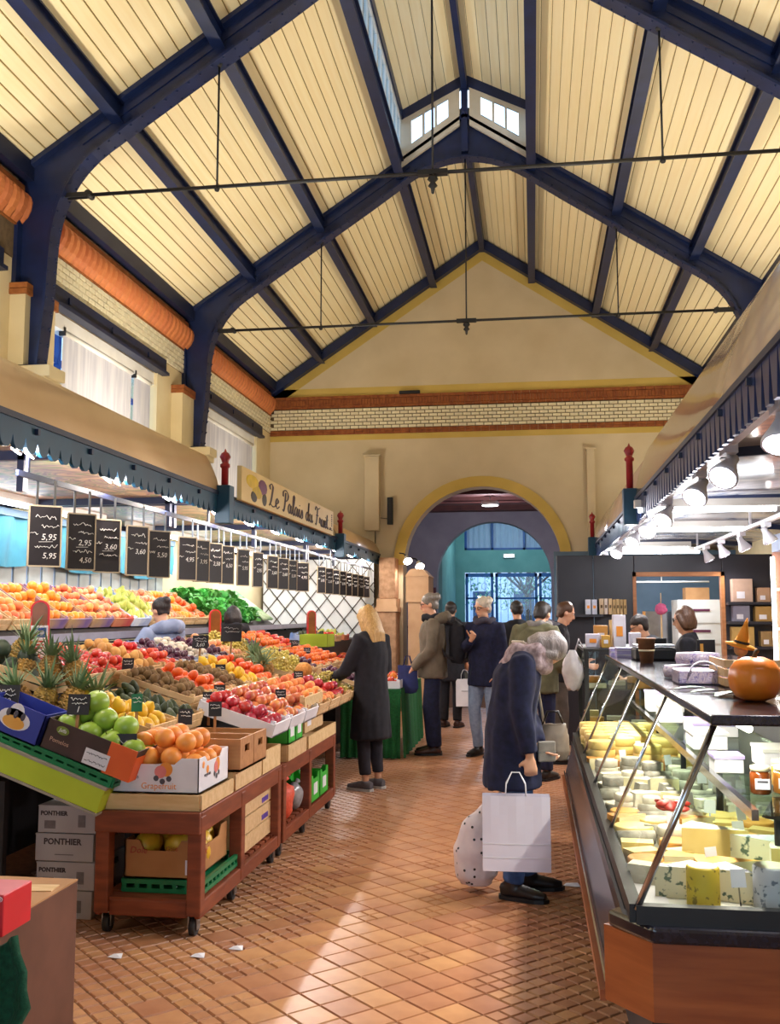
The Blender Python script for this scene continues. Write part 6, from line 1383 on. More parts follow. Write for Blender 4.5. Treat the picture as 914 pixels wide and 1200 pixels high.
DESC = {'round': ('white round cheese', 'cheese_round'), 'small': ('small white goat cheese', 'goat_cheese'), 'greyround': ('grey rinded round cheese', 'grey_cheese'), 'gold': ('golden washed rind cheese', 'golden_cheese'), 'yellow': ('yellow flat round cheese', 'yellow_cheese'), 'wedge': ('golden rinded cheese wedge', 'cheese_wedge'), 'wedge2': ('tall yellow cheese wedge', 'cheese_wedge'), 'bluew': ('blue veined cheese wedge', 'blue_cheese_wedge'), 'greyw': ('grey rinded cheese wedge', 'cheese_wedge'), 'block': ('yellow cheese block', 'cheese_block'), 'bar': ('flat white cheese bar', 'cheese_bar'), 'pyr': ('ash covered pyramid cheese', 'pyramid_cheese'), 'log': ('grey cheese log', 'cheese_log')}
def cheese(k, x, y, z, rz, where, sc=1):
    o = link(DESC[k][1], CH[k], None, None, (x, y, z), (0, 0, rz)); o.scale = (sc,)*3; tag(o, DESC[k][0] + ' ' + where, 'cheese', DESC[k][0] + 's in the counter')
ZD = .677
H_ = {'round': .035, 'small': .03, 'greyround': .04, 'gold': .05, 'yellow': .045, 'bar': .03, 'log': .05, 'block': .045}
# middle zone: grey and white goat cheeses, near zone: wedges, far zone: stacked yellow rounds
y = 3.28; row = 0
while y < 6.75:
    xs = [.36, .48, .60, .72, .84, .96]
    for c, x in enumerate(xs):
        xx = x + random.uniform(-.012, .012); yy = y + random.uniform(-.012, .012)
        if y < 3.75: k = random.choice(['wedge', 'wedge2', 'block', 'bluew', 'gold', 'wedge']) if c > 1 else random.choice(['gold', 'wedge', 'block', 'bar']); wh_ = 'in the section of cut wedges nearest the pumpkin'
        elif y < 4.3: k = random.choice(['gold', 'block', 'round', 'wedge', 'log', 'bar', 'yellow']); wh_ = 'between the cut wedges and the goat cheeses'
        elif y < 5.5: k = random.choice(['round', 'small', 'greyround', 'pyr', 'log', 'bar', 'greyw', 'greyround']); wh_ = 'in the goat cheese section of the counter'
        else: k = 'yellow' if c < 3 and y > 5.9 else random.choice(['round', 'wedge', 'yellow', 'greyw', 'gold']); wh_ = 'in the far section by the dark glass case'
        n_ = 1; big = 1
        if y < 3.75 and c > 1:
            if (c + row) % 2: continue
            k = random.choice(['wedge2', 'bluew', 'wedge2', 'wedge']); big = 1.35
        if k in ('small', 'bar', 'round', 'greyround') and random.random() < .75: n_ = random.choice((2, 2, 3))
        if k == 'yellow' and y > 5.5: n_ = 3
        for q in range(n_): cheese(k, xx, yy, ZD + q*H_.get(k, .04), random.uniform(-.5, .5) + (PI if k.startswith('w') else 0), wh_ + (', stacked' if q else ''), big if k != 'small' else 1.1)
    y += .128 if y < 5.6 else .155; row += 1
for nm, lab, x, y, r_, h, mt, top in (('blue_cheese', 'tall blue marbled cheese cylinder at the end glass', .66, 3.01, .052, .13, M_bluerind, M_rind), ('mould_cheese', 'tall yellow moulded cheese cylinder at the end glass', .475, 3.04, .047, .115, M_yelrind, M_cream2)):
    o = thing(nm, lab, 'cheese', (x, y, ZD)); cyl(r_, h, mt, 22).build('rind', mt, o); m = MB(); m.lathe([(0, h+.001), (r_-.006, h+.001)], (0, 0, 0), 20); m.build('top', top, o)
for k, x, y, rz in (('bluew', .58, 3.12, 2.4), ('bluew', .42, 3.14, .3), ('wedge2', .78, 3.14, 2.2), ('wedge2', .90, 3.05, 1.6), ('bluew', .80, 3.02, 2.0)): cheese(k, x, y, ZD, rz, 'behind the tall marbled cylinders', 1.0)
# meat, paper sheet, price tags
m = MB()
for k in range(7): m.ball((random.uniform(-.05, .05), random.uniform(-.04, .04), .03+random.uniform(0, .03)), (.04, .03, .012), 8, 5, M=rotm(random.uniform(-.5, .5), random.uniform(-.5, .5), k))
o = m.build('cured_ham', mat('ham_red', '#B03A30', '#8E2822', 20, .4)); o.location = (.52, 4.02, ZD+.055); tag(o, 'heap of red cured ham slices among the cheeses', 'ham')
o = thing('deck_paper', 'white paper sheet lying along the front glass', 'paper', (.33, 3.2, ZD)); m = MB(); m.box((-.03, -.2, 0), (.05, .3, .003)); m.build('sheet', M_cartw, o)
for k in range(26):
    x = random.uniform(.36, .95); y = 3.0 + k*.14 + random.uniform(-.03, .03); o = thing('cheese_tag', 'small white price tag standing among the cheeses', 'price tag', (x, y, ZD+.06), random.uniform(-.4, .6), 'white price tags in the cheese counter'); o.rotation_euler.x = -.2
    m = MB(); m.box((-.022, -.001, 0), (.022, .001, .05)); m.build('card', M_cartw, o); m = MB(); m.box((-.002, .001, -.05), (.002, .003, .02)); m.build('pin', M_chrome, o)
# jars and boxes on the inner shelf
for k, (x, y) in enumerate(((.70, 3.30), (.775, 3.32), (.87, 3.30), (.80, 3.45))):
    o = thing('honey_jar', '%s jar with white label on the inner glass shelf' % ('dark amber', 'pale amber', 'reddish', 'golden')[k], 'jar', (x, y, .956), group='jars on the inner glass shelf')
    m = MB(); m.lathe([(.028, 0), (.032, .005), (.032, .062), (.026, .072)], (0, 0, 0), 16); m.build('glass_body', mat('honey_%d' % k, ('#7A3A12', '#B8742C', '#8A3018', '#C08A30')[k], None, 8, .15, coat=.5), o); m = MB(); m.lathe([(.03, .072), (.03, .086)], (0, 0, 0), 16); m.build('lid', M_cream2, o); m = MB(); m.box((-.022, -.0335, .018), (.022, -.029, .05)); m.build('label', M_cartw, o); m = MB(); m.box((-.016, -.0340, .038), (.016, -.0335, .044)); m.build('label_print', M_printk, o)
for k, (x, y, lx, ly, h) in enumerate(((.68, 3.75, .10, .12, .05), (.72, 4.4, .14, .2, .06), (.82, 4.9, .2, .3, .05), (.70, 5.4, .12, .14, .08), (.75, 6.0, .2, .2, .1), (.90, 3.9, .16, .2, .06))):
    o = thing('shelf_box', 'white food box on the inner glass shelf, %s' % ('beside the jars', 'over the ham', 'long and flat', 'over the goat cheeses', 'tallest of the row', 'behind the jars')[k], 'box', (x, y, .956), group='boxes on the inner glass shelf'); m = MB(); m.box((-lx/2, -ly/2, 0), (lx/2, ly/2, h)); bevel(m.build('box_body', M_cartw, o)); m = MB(); m.box((-lx/2-.003, -ly/2-.003, h), (lx/2+.003, ly/2+.003, h+.012)); m.build('lid', mat('lilac_lid', '#B8A8E0', '#A898D4', 5, .4) if k % 2 == 0 else M_inner, o)

# ---- on the granite top
ZT = 1.243
pk = thing('pumpkin', 'round orange pumpkin on the granite counter top', 'pumpkin', (.70, 3.32, ZT)); m = MB(); n = 40
prof = [(.001, .0), (.03, .0), (.06, .012), (.078, .04), (.083, .07), (.078, .10), (.06, .125), (.03, .138), (.008, .134), (.001, .13)]
m.lathe(prof, (0, 0, 0), n); m.v = [tuple(Vector((v[0], v[1], 0))*(1+.02*math.cos(10*math.atan2(v[1], v[0]))) + Vector((0, 0, v[2]))) for v in m.v]; m.build('body', mat('pumpkin_skin', '#F28A2A', '#E8701C', 9, .3, coat=.3), pk); m = MB(); m.tube([(0, 0, .13), (.004, .002, .15), (.012, .004, .16)], [.009, .006, .008], 8); m.build('stalk', M_stem, pk)
fg = thing('witch_hat_doll', 'little cloth doll in an orange pointed hat behind the pumpkin', 'doll', (.70, 3.52, ZT)); m = MB(); m.lathe([(.03, 0), (.035, .04), (.02, .10), (.012, .13)], (0, 0, 0), 12); m.build('dress', mat('doll_dress', '#C86A28', '#A85420', 12, .8), fg); m = MB(); m.ball((0, 0, .155), .024, 12, 8); m.build('head', mat('doll_face', '#B88A5C', '#A47848', 12, .8), fg)
m = MB(); m.lathe([(.052, 0), (.054, .004), (.026, .012), (.018, .04), (.008, .075), (.002, .10)], (0, 0, .165), 14, M=rotm(.15, .22, 0)); m.build('pointed_hat', mat('doll_hat', '#EE9A26', '#E08A1E', 12, .7), fg); m = MB(); m.lathe([(.0265, .012), (.0245, .02)], (0, 0, .165), 14, M=rotm(.15, .22, 0)); m.build('hat_band', M_black, fg)
for k, (x, y, rz) in enumerate(((.60, 3.62, .4), (.66, 3.52, -.3), (.63, 3.48, 1.0), (.85, 3.40, 2.6), (.68, 3.42, -.6), (.57, 3.75, .1))):
    o = thing('leaf_sprig', 'flat green leaf on the granite %s' % ('behind the pumpkin', 'beside the doll', 'by the pumpkin foot', 'past the pumpkin', 'under the pumpkin edge', 'by the wrapped cheese')[k], 'leaf', (x, y, ZT), rz, 'green leaves around the pumpkin'); m = MB(); pts = []
    for i in range(7):
        u = i/6; w_ = .022*math.sin(PI*min(.05+u*.95, 1)); pts += [Vector((-.07+.14*u, -w_, .003+.01*math.sin(u*3))), Vector((-.07+.14*u, 0, .001+.012*math.sin(u*3))), Vector((-.07+.14*u, w_, .003+.01*math.sin(u*3)))]
    m.add(pts, [(3*i+j, 3*i+j+1, 3*i+j+4, 3*i+j+3) for i in range(6) for j in (0, 1)], 0, True); m.build('blade', M_leafg if k % 2 else mat('leaf_dusty', '#8AA88C', '#6E9070', 12, .6), o); m = MB(); m.tube([(-.1, 0, .002), (-.07, 0, .003), (.06, 0, .008)], .0015, 4); m.build('stalk', M_stem, o)
M_wrap = printed('printed_wrap', ['#EDE6F4', '#7A5AA8', '#F4F0F6', '#9A7A6A', '#E6DEF0', '#5E4A8E'], 26, .3)
for k, (x, y, z, lx, ly, h) in enumerate(((.68, 4.45, ZT, .24, .22, .055), (.70, 4.43, ZT+.057, .18, .18, .055))):
    m = MB(); m.lathe([(.01, 0), (lx/2, .004), (lx/2+.006, h*.5), (lx/2, h-.004), (.01, h)], (0, 0, 0), 20); o = m.build('wrapped_cheese', M_wrap); o.location = (x, y, z); tag(o, '%s cheese wheel in purple printed paper on the counter top' % ('lower', 'upper')[k], 'cheese', 'paper wrapped cheese wheels')
bx = thing('plastic_box', 'clear plastic box with a round handle before the wrapped wheels', 'box', (.66, 4.12, ZT)); m = MB(); m.box((-.10, -.09, 0), (.10, .09, .055)); bevel(m.build('box_body', M_wrap, bx), .006); m = MB(); m.tube([(.055*math.cos(a*PI/8), -.093, .045+.045*math.sin(a*PI/8)) for a in range(9)], .004, 6); m.build('handle', M_cartw, bx)
wb = thing('wooden_box', 'pale slatted wooden box behind the pumpkin', 'box', (.80, 4.05, ZT))
for k in range(3): m = MB(); m.box((-.09, -.16, .005+.035*k), (-.08, .16, .033+.035*k)); m.build('slat', M_wood, wb); m = MB(); m.box((-.09, -.165, .005+.035*k), (.12, -.155, .033+.035*k)); m.build('slat', M_wood, wb)
m = MB(); m.box((-.08, -.155, .0), (.12, .16, .01)); m.build('base', M_wood, wb); m = MB(); m.box((.01, -.157, .035), (.05, -.1545, .07)); m.build('hand_hole', M_black, wb)
sc_ = thing('counter_scale', 'black shop scale with a pan on the far counter top', 'scale', (.72, 6.2, ZT)); m = MB(); m.box((-.12, -.14, 0), (.12, .14, .07)); bevel(m.build('body', M_black, sc_), .01); m = MB(); m.box((-.11, -.13, .08), (.11, .13, .09)); m.build('pan', M_steel, sc_); m = MB(); m.box((-.02, .1, .07), (.02, .13, .095)); m.build('column', M_black, sc_); m = MB(); m.box((-.09, .09, .092), (.09, .13, .125)); m.build('display', mat('scale_display', '#22262E', '#1A1E26', 8, .2), sc_)
cu = thing('paper_cup', 'brown basket cup on the counter top beside the scale', 'cup', (.63, 5.75, ZT)); m = MB(); m.lathe([(.035, 0), (.05, .13), (.055, .135), (.05, .14)], (0, 0, 0), 16); m.build('body', mat('basket_brown', '#8A5A34', '#6E4426', 20, .7), cu); m = MB(); m.lathe([(.044, .065), (.046, .075)], (0, 0, 0), 16); m.build('band', M_cream2, cu)
for k, (x, y, h) in enumerate(((.62, 6.5, .03), (.62, 6.5, .03), (.60, 6.72, .05))):
    o = thing('paper_stack', 'lilac stack of wrapping paper on the far counter end%s' % (', lower', ', upper', ' by the corner')[k], 'paper', (x, y, ZT + (.031 if k == 1 else 0)), group='lilac paper stacks'); m = MB(); m.box((-.1, -.08, 0), (.1, .08, h)); m.build('sheets', mat('lilac_paper', '#C8BEE6', '#B4A8DC', 6, .6), o); m = MB(); m.box((-.1, -.082, h*.4), (.1, .082, h*.6)); m.build('band', M_cartw, o)
cd = thing('menu_card', 'dark standing menu card on the counter top', 'card', (.83, 5.0, ZT), .2); m = MB(); m.box((-.045, -.004, 0), (.045, .004, .15)); m.build('card', M_slate, cd); m = MB(); m.box((-.03, -.006, .02), (-.015, -.004, .13)); m.build('gold_stripe', M_gold, cd)

# ---- dark glass case beyond the counter
dc = thing('glass_case', 'tall dark framed glass case at the far end of the cheese counter', 'display case', (.62, 7.75, 0)); m = MB(); m.box((-.26, -.55, 0), (.26, .55, .70)); m.build('base', M_gran, dc)
for sx in (-.25, .25):
    for sy in (-.54, .54): m = MB(); m.box((sx-.015, sy-.015, .7), (sx+.015, sy+.015, 1.25)); m.build('post', M_black, dc)
m = MB(); m.box((-.27, -.56, 1.25), (.27, .56, 1.27)); m.build('top', M_black, dc); m = MB(); m.box((-.24, -.53, .98), (.24, .53, .988)); m.build('shelf', MATS['shelf_glass'], dc)
for sx in (-.25, .25): m = MB(); m.add([Vector((sx, y, z)) for y, z in ((-.53, .7), (.53, .7), (.53, 1.25), (-.53, 1.25))], [(0, 1, 2, 3)]); m.build('pane', M_cglass, dc)
m = MB(); m.add([Vector((x, -.54, z)) for x, z in ((-.24, .7), (.24, .7), (.24, 1.25), (-.24, 1.25))], [(0, 1, 2, 3)]); m.build('pane', M_cglass, dc)
for k in range(10): cheese(random.choice(['bar', 'block', 'gold']), .45+(k % 3)*.16, 7.3+(k//3)*.28, .705 if k % 2 else .99, 0, 'in the tall dark framed glass case')
for k, (x, y, lx, h, cl_) in enumerate(((.43, 7.45, .10, .10, '#D8D4E4'), (.52, 7.40, .06, .09, '#D8A648'), (.50, 7.62, .1, .16, '#C89040'), (.73, 7.40, .08, .11, '#D6D2E0'), (.62, 7.42, .09, .24, '#E4E0EC'), (.62, 7.66, .10, .2, '#E0C080'))):
    o = thing('gift_box', '%s on top of the dark glass case' % ('small white carton', 'little golden box', 'gold paper parcel', 'white sachet box', 'tall white carton with orange mark', 'ochre packet')[k], 'box', (x, y, 1.271), group='boxes on the dark glass case'); m = MB(); m.box((-lx/2, -.05, 0), (lx/2, .05, h)); bevel(m.build('box_body', mat('pack_' + cl_[1:], cl_, None, 8, .5), o)); m = MB(); m.box((-lx*.25, -.052, h*.35), (lx*.25, -.05, h*.65)); m.build('label', M_printo if k in (4, 0) else M_cartw, o)
bgw = thing('carrier_bag', 'white plastic carrier bag hanging from the end of the glass case', 'bag', (.275, 7.22, .98)); m = MB(); vs = []
nn_ = 22
for i in range(14):
    u = i/13; r_ = .085*(math.sin(PI*min(.12+u*.72, .95)))**.8*(1-.55*u**3)
    for j in range(nn_):
        a = 2*PI*j/nn_; q = r_*(1+.10*math.sin(a*5+u*6)*(.3+u)+.06*math.sin(a*9-u*11)); vs.append(Vector((q*.95*math.cos(a), q*.55*math.sin(a), .28*u-.01*math.sin(a*3)*(1-u))))
m.add(vs, [(i*nn_+j, i*nn_+(j+1) % nn_, (i+1)*nn_+(j+1) % nn_, (i+1)*nn_+j) for i in range(13) for j in range(nn_)] + [tuple(range(nn_))], 0, True); m.build('pouch', mat('bag_film', '#DAD6DA', '#C2BEC6', 16, .35), bgw); m = MB(); m.tube([(.02, 0, .28), (.045, 0, .36), (.07, 0, .30)], .006, 6); m.build('handle', M_cartw, bgw)

# ---- dark partition with wood framed opening, back room
pt_ = thing('stall_partition', 'black panelled partition with a wood framed opening at the cheese stall end', 'partition', (1.5, 11.8, 0)); M_bk = mat('black_panel', '#26242E', '#1E1C26', 4, .45)
for nm, a, b in (('panel', (-1.22, 0), (-.80, 2.2)), ('panel', (-.79, 0), (-.33, 2.2)), ('panel', (.66, 0), (1.28, 2.2)), ('header', (-.33, 1.98), (.66, 2.2))): m = MB(); m.box((a[0], -.04, a[1]), (b[0], .04, b[1])); bevel(m.build(nm, M_bk, pt_), .008)
M_frw = mat('frame_wood', '#B87A48', '#A2683A', 5, .5, stretch=(1, 1, 6))
for a, b in (((-.35, 0), (-.31, 2.0)), ((.64, 0), (.68, 2.0)), ((-.35, 1.95), (.68, 2.0))): m = MB(); m.box((a[0], -.06, a[1]), (b[0], .05, b[1])); m.build('door_frame', M_frw, pt_)
for sx, z in ((-1.0, 1.48), (.92, 1.62), (.92, 1.40), (.92, 1.12)): m = MB(); m.box((sx-.24, -.24, z), (sx+.30, -.04, z+.03)); m.build('shelf', M_bk, pt_)
for k, (x, w_, h, cl_) in enumerate(((.63, .06, .17, '#D8DCEC'), (.70, .06, .17, '#CED4E8'), (.78, .05, .18, '#C8B090'), (.83, .04, .18, '#D8CCC0'), (.88, .04, .18, '#D8B888'), (.925, .035, .17, '#B89A68'), (.965, .035, .175, '#C8AA78'), (1.005, .035, .17, '#BC9E6C'), (1.045, .035, .17, '#B4945E'))):
    m = MB(); xx = x - 1.5; o = thing('shelf_book', '%s on the black wall shelf' % ('pale blue box with orange oval', 'second pale blue box', 'tan album', 'cream album', 'sand coloured book', 'brown spined book', 'ochre spined book', 'thin olive brown book', 'last brown book')[k], 'book', (x, 11.68, 1.511), group='books and boxes on the black wall shelf'); m.box((-w_/2+.001, -.07, 0), (w_/2-.001, .07, h)); m.build('cover', mat('cov_' + cl_[1:], cl_, None, 8, .6), o); m = MB(); m.box((-w_/4, -.0715, h*.4), (w_/4, -.07, h*.6)); m.build('spine_mark', M_printo if k < 2 else M_stem, o)
for k, (x, z, w_, h, cl_) in enumerate(((2.35, 1.651, .22, .26, '#C8A894'), (2.58, 1.651, .14, .16, '#B89070'), (2.33, 1.431, .18, .18, '#8A8698'), (2.58, 1.431, .20, .17, '#B08848'), (2.34, 1.151, .24, .22, '#C09A54'), (2.60, 1.151, .14, .17, '#9A7A4C'))):
    o = thing('shelf_pack', '%s on the right hand black wall shelves' % ('framed pinkish picture box', 'small brown packet', 'grey printed box', 'ochre crate', 'straw coloured basket box', 'brown round pack')[k], 'box', (x, 11.68, z), group='packs on the right hand black shelves'); m = MB(); m.box((-w_/2, -.07, 0), (w_/2, .07, h)); bevel(m.build('box_body', mat('pk_' + cl_[1:], cl_, None, 8, .6), o)); m = MB(); m.box((-w_*.3, -.072, h*.15), (w_*.1, -.07, h*.45)); m.build('label', M_cartw, o)
wallbox('wall_backroom', (.3, 14.2, 0), (2.8, 14.3, 2.4), mat('slate_blue_wall', '#5E7488', '#506678', 3, .8), 'slate blue wall of the small back room')
fr = thing('white_cabinet', 'white drawer cabinet seen through the wood framed opening', 'cabinet', (2.15, 13.6, 0)); m = MB(); m.box((-.28, -.3, 0), (.28, .3, 1.70)); m.build('body', M_white, fr)
for k in range(6): m = MB(); m.box((-.26, -.315, .05+.27*k), (.26, -.3, .29+.27*k)); d_ = m.build('drawer', M_white, fr); m = MB(); m.box((-.12, -.325, .2+.27*k), (.12, -.315, .23+.27*k)); m.build('handle', mat('dark_red_handle', '#6A2A4A', '#561E3A', 8, .5), d_)
o = thing('storage_carton', 'brown carton on the white drawer cabinet', 'box', (2.15, 13.6, 1.701)); m = MB(); m.box((-.15, -.15, 0), (.15, .15, .16)); m.build('box_body', M_card, o); m = MB(); m.box((-.15, -.02, .16), (.15, .02, .162)); m.build('tape', M_wood, o)
mr_ = thing('wall_mirror', 'bright mirror with golden edge in the back room', 'mirror', (1.75, 14.17, 1.0)); m = MB(); m.box((-.2, -.02, 0), (.22, .01, .55)); m.build('glass', M_chrome, mr_); m = MB(); m.box((-.24, -.03, 0), (-.2, .01, .55)); m.build('edge', M_gold, mr_); m = MB(); m.box((.22, -.03, 0), (.26, .01, .55)); m.build('edge', M_white, mr_)
dd = thing('feather_duster', 'pink pompon duster on a stick in the opening', 'duster', (1.42, 11.4, 1.15)); m = MB(); m.ball((0, 0, .42), .065, 16, 10); m.v = [tuple(Vector((0, 0, .42)) + (Vector(v)-Vector((0, 0, .42)))*(1+.3*noise.noise(Vector(v)*60))) for v in m.v]; m.build('pompon', mat('pink_fluff', '#D86A94', '#C4527E', 40, .9), dd); m = MB(); m.tube([(0, 0, -1.15), (0, 0, .36)], .01, 6); m.build('stick', M_wood, dd); m = MB(); m.tube([(0, 0, .48), (0, 0, .6)], .006, 6); m.build('tip', M_wood, dd)
cb_ = thing('curtain_rail', 'thin white rail across the back room', 'rail', (1.66, 13.2, 1.93)); m = MB(); m.tube([(-.48, 0, 0), (.6, 0, 0)], .012, 6); m.build('rod', M_white, cb_); m = MB(); m.tube([(0, 0, 0), (0, 0, .47)], .006, 6); m.build('hanger', M_white, cb_)
l = thing('backroom_lamp', 'white tube lamp in the small back room', 'lamp', (1.6, 12.9, 2.3)); m = MB(); m.tube([(-.5, 0, 0), (.5, 0, 0)], .018, 8); m.build('tube_bulb', MATS['cool_tube'], l); m = MB(); m.box((-.55, -.04, .02), (.55, .04, .06)); m.build('housing', M_white, l)
ll = bpy.data.lights.new('tube', 'AREA'); ll.shape = 'RECTANGLE'; ll.size = 1.0; ll.size_y = .06; ll.energy = 18; ll.color = (.85, .93, 1); lo = bpy.data.objects.new('tube', ll); COL.objects.link(lo); lo.parent = l; lo.location = (0, 0, -.03)
# ---- lit wall cabinet at the right
rc = thing('lit_cabinet', 'tall wall cabinet with a glowing vertical strip on the cheese stall wall', 'cabinet', (2.72, 9.8, 0)); M_pinkp = mat('pinkish_panel', '#C0907C', '#AE7E6A', 5, .6); m = MB(); m.box((-.27, -.8, 0), (.07, -.76, 2.15)); m.build('side_panel', M_pinkp, rc); m = MB(); m.box((-.27, .76, 0), (.07, .8, 2.15)); m.build('side_panel', M_pinkp, rc); m = MB(); m.box((.05, -.76, 0), (.07, .76, 2.15)); m.build('back_panel', M_pinkp, rc)
m = MB(); m.box((-.27, -.8, 2.15), (.07, .8, 2.32)); m.build('top_panel', mat('bluish_white', '#B8C4E0', '#A4B2D4', 4, .4), rc)
for z in (.5, .95, 1.35, 1.75): m = MB(); m.box((-.25, -.76, z), (.05, .76, z+.03)); m.build('shelf', M_pinkp, rc)
m = MB(); m.box((-.29, .70, .7), (-.27, .80, 2.1)); m.build('light_strip', mat('strip_glow', '#FFFFFF', '#FFFFFF', 5, .4, emit='#FFFAF2', estr=9), rc)
m = MB(); m.box((-.285, -.80, 1.2), (-.27, -.74, 1.6)); m.build('handle_plate', M_steel, rc)
for k in range(8):
    o = thing('cabinet_jar', 'preserve jar in the lit wall cabinet on its %s shelf' % ('upper' if k < 4 else 'middle'), 'jar', (2.62, 9.2+.35*(k % 4), 1.381 if k < 4 else .981), group='jars in the lit cabinet'); m = MB(); m.lathe([(.04, 0), (.045, .01), (.045, .12), (.035, .14)], (0, 0, 0), 12); m.build('glass_body', MATS['honey_%d' % (k % 4)], o); m = MB(); m.lathe([(.04, .14), (.04, .16)], (0, 0, 0), 12); m.build('lid', M_cream2, o)
# ================================================================ people
def loft(mb, pts, rx, ry=None, n=14, side=Vector((1, 0, 0))):
    pts = [Vector(p) for p in pts]; k = len(pts); ry = ry or rx; vs = []
    for i, p in enumerate(pts):
        t = (pts[min(i+1, k-1)] - pts[max(i-1, 0)]).normalized(); a = side - t*side.dot(t)
        if a.length < .2: a = Vector((0, 1, 0)) - t*t.y
        a.normalize(); b = t.cross(a)
        for j in range(n): g = 2*PI*j/n; vs.append(p + a*rx[i]*math.cos(g) + b*ry[i]*math.sin(g))
    mb.add(vs, [(i*n+j, i*n+(j+1) % n, (i+1)*n+(j+1) % n, (i+1)*n+j) for i in range(k-1) for j in range(n)] + [tuple(range(n))] + [tuple(range((k-1)*n, k*n))])
def blob(mb, name, mt, parent, vox=.016, smooth=3, disp=0):
    """unite overlapping closed shapes into one continuous skin."""
    me = mb.mesh(name, mt); o = bpy.data.objects.new(name, me); 
    r_ = o.modifiers.new('r', 'REMESH'); r_.mode = 'VOXEL'; r_.voxel_size = vox; r_.use_smooth_shade = True
    s_ = o.modifiers.new('s', 'SMOOTH'); s_.factor = .5; s_.iterations = smooth
    me2 = evaluated_mesh(o); bpy.data.objects.remove(o); bpy.data.meshes.remove(me)
    if disp:
        for v in me2.vertices: v.co += v.normal*disp*noise.noise(v.co*Vector((14, 14, 5))) if False else v.normal*disp*noise.noise(Vector((v.co.x*16, v.co.y*16, v.co.z*7)))
    me2.materials.clear(); me2.materials.append(mt)
    for p in me2.polygons: p.use_smooth = True
    return link(name, me2, parent)
M_skin = mat('skin', '#E0AC8C', '#D49A7A', 10, .5, sss=.1)
M_denim = mat('denim', '#3E5A8A', '#2E4874', 30, .9); M_jeanl = mat('light_jeans', '#8E9CB4', '#7A88A2', 30, .9); M_darkcl = mat('black_cloth', '#1E1D26', '#15141C', 20, .9, bump=.1); M_navycl = mat('navy_wool', '#1D2142', '#14172F', 26, .95, bump=.15); M_oliv = mat('olive_cloth', '#6E6B50', '#5C5942', 14, .85, bump=.1); M_khaki = mat('khaki_cloth', '#75695A', '#64594B', 12, .85, bump=.1); M_taupe = mat('taupe_trousers', '#5E544C', '#4C433C', 14, .9)
M_leather = mat('dark_leather', '#2A201E', '#1C1514', 14, .4); M_brownl = mat('brown_leather', '#4A2A22', '#38201A', 14, .4); M_greysh = mat('grey_suede', '#6A6468', '#585256', 20, .9); M_sole = mat('pale_sole', '#C8C4C0', '#B8B4B0', 8, .7)
def hairmat(nm, a, b): return mat(nm, a, b, 30, .45, stretch=(5, 5, .6), bump=.5)
def J(H=1.7, **kw):
    s = H/1.7
    j = dict(pel=(0, 0, .94), waist=(0, .0, 1.06), chest=(0, .005, 1.26), neckb=(0, -.005, 1.41), neck=(0, .01, 1.47), head=(0, .035, 1.585),
             hipL=(-.09, 0, .90), hipR=(.09, 0, .90), kneeL=(-.095, .02, .50), kneeR=(.095, .02, .50), ankL=(-.095, -.01, .09), ankR=(.095, -.01, .09), toeL=(-.105, .15, .03), toeR=(.105, .15, .03),
             shL=(-.17, -.005, 1.38), shR=(.17, -.005, 1.38), elL=(-.215, -.02, 1.10), elR=(.215, -.02, 1.10), wrL=(-.21, .06, .87), wrR=(.21, .06, .87))
    for k, v in kw.items(): j[k] = v
    return {k: Vector(v)*s for k, v in j.items()}, s
def hand(mb, w, d, s, curl=.6, side=1, palm_n=None):
    """palm, four unequal bent fingers and a thumb."""
    d = d.normalized(); n = Vector(palm_n).normalized() if palm_n else Vector((0, 1, 0)); n = (n - d*n.dot(d)).normalized(); x = d.cross(n)*side
    mb_r = .85*s
    loft(mb, [w, w+d*.03*s, w+d*.07*s, w+d*.088*s], [.024*s, .034*s, .040*s, .034*s], [.018*s, .016*s, .015*s, .012*s], 10, side=x)
    for k, (o, L_) in enumerate(((-.030, .070), (-.010, .078), (.011, .073), (.030, .058))):
        p = w + d*.08*s + x*o*s; q = p + (d*math.cos(curl*.5)+n*math.sin(curl*.5))*L_*.45*s; r_ = q + (d*math.cos(curl*1.3)+n*math.sin(curl*1.3))*L_*.32*s; t = r_ + (d*math.cos(curl*2)+n*math.sin(curl*2))*L_*.25*s
        loft(mb, [p - d*.02*s, p, q, r_, t], [.0095*s, .0095*s, .0088*s, .008*s, .006*s], None, 8, side=x)
    p = w + d*.025*s - x*.028*s; loft(mb, [p, p + (d*.5 - x*.75 + n*.3)*.035*s, p + (d*.9 - x*.75 + n*.6)*.055*s, p + (d*1.3 - x*.7 + n*.9)*.06*s], [.012*s, .011*s, .0095*s, .007*s], None, 8, side=n)
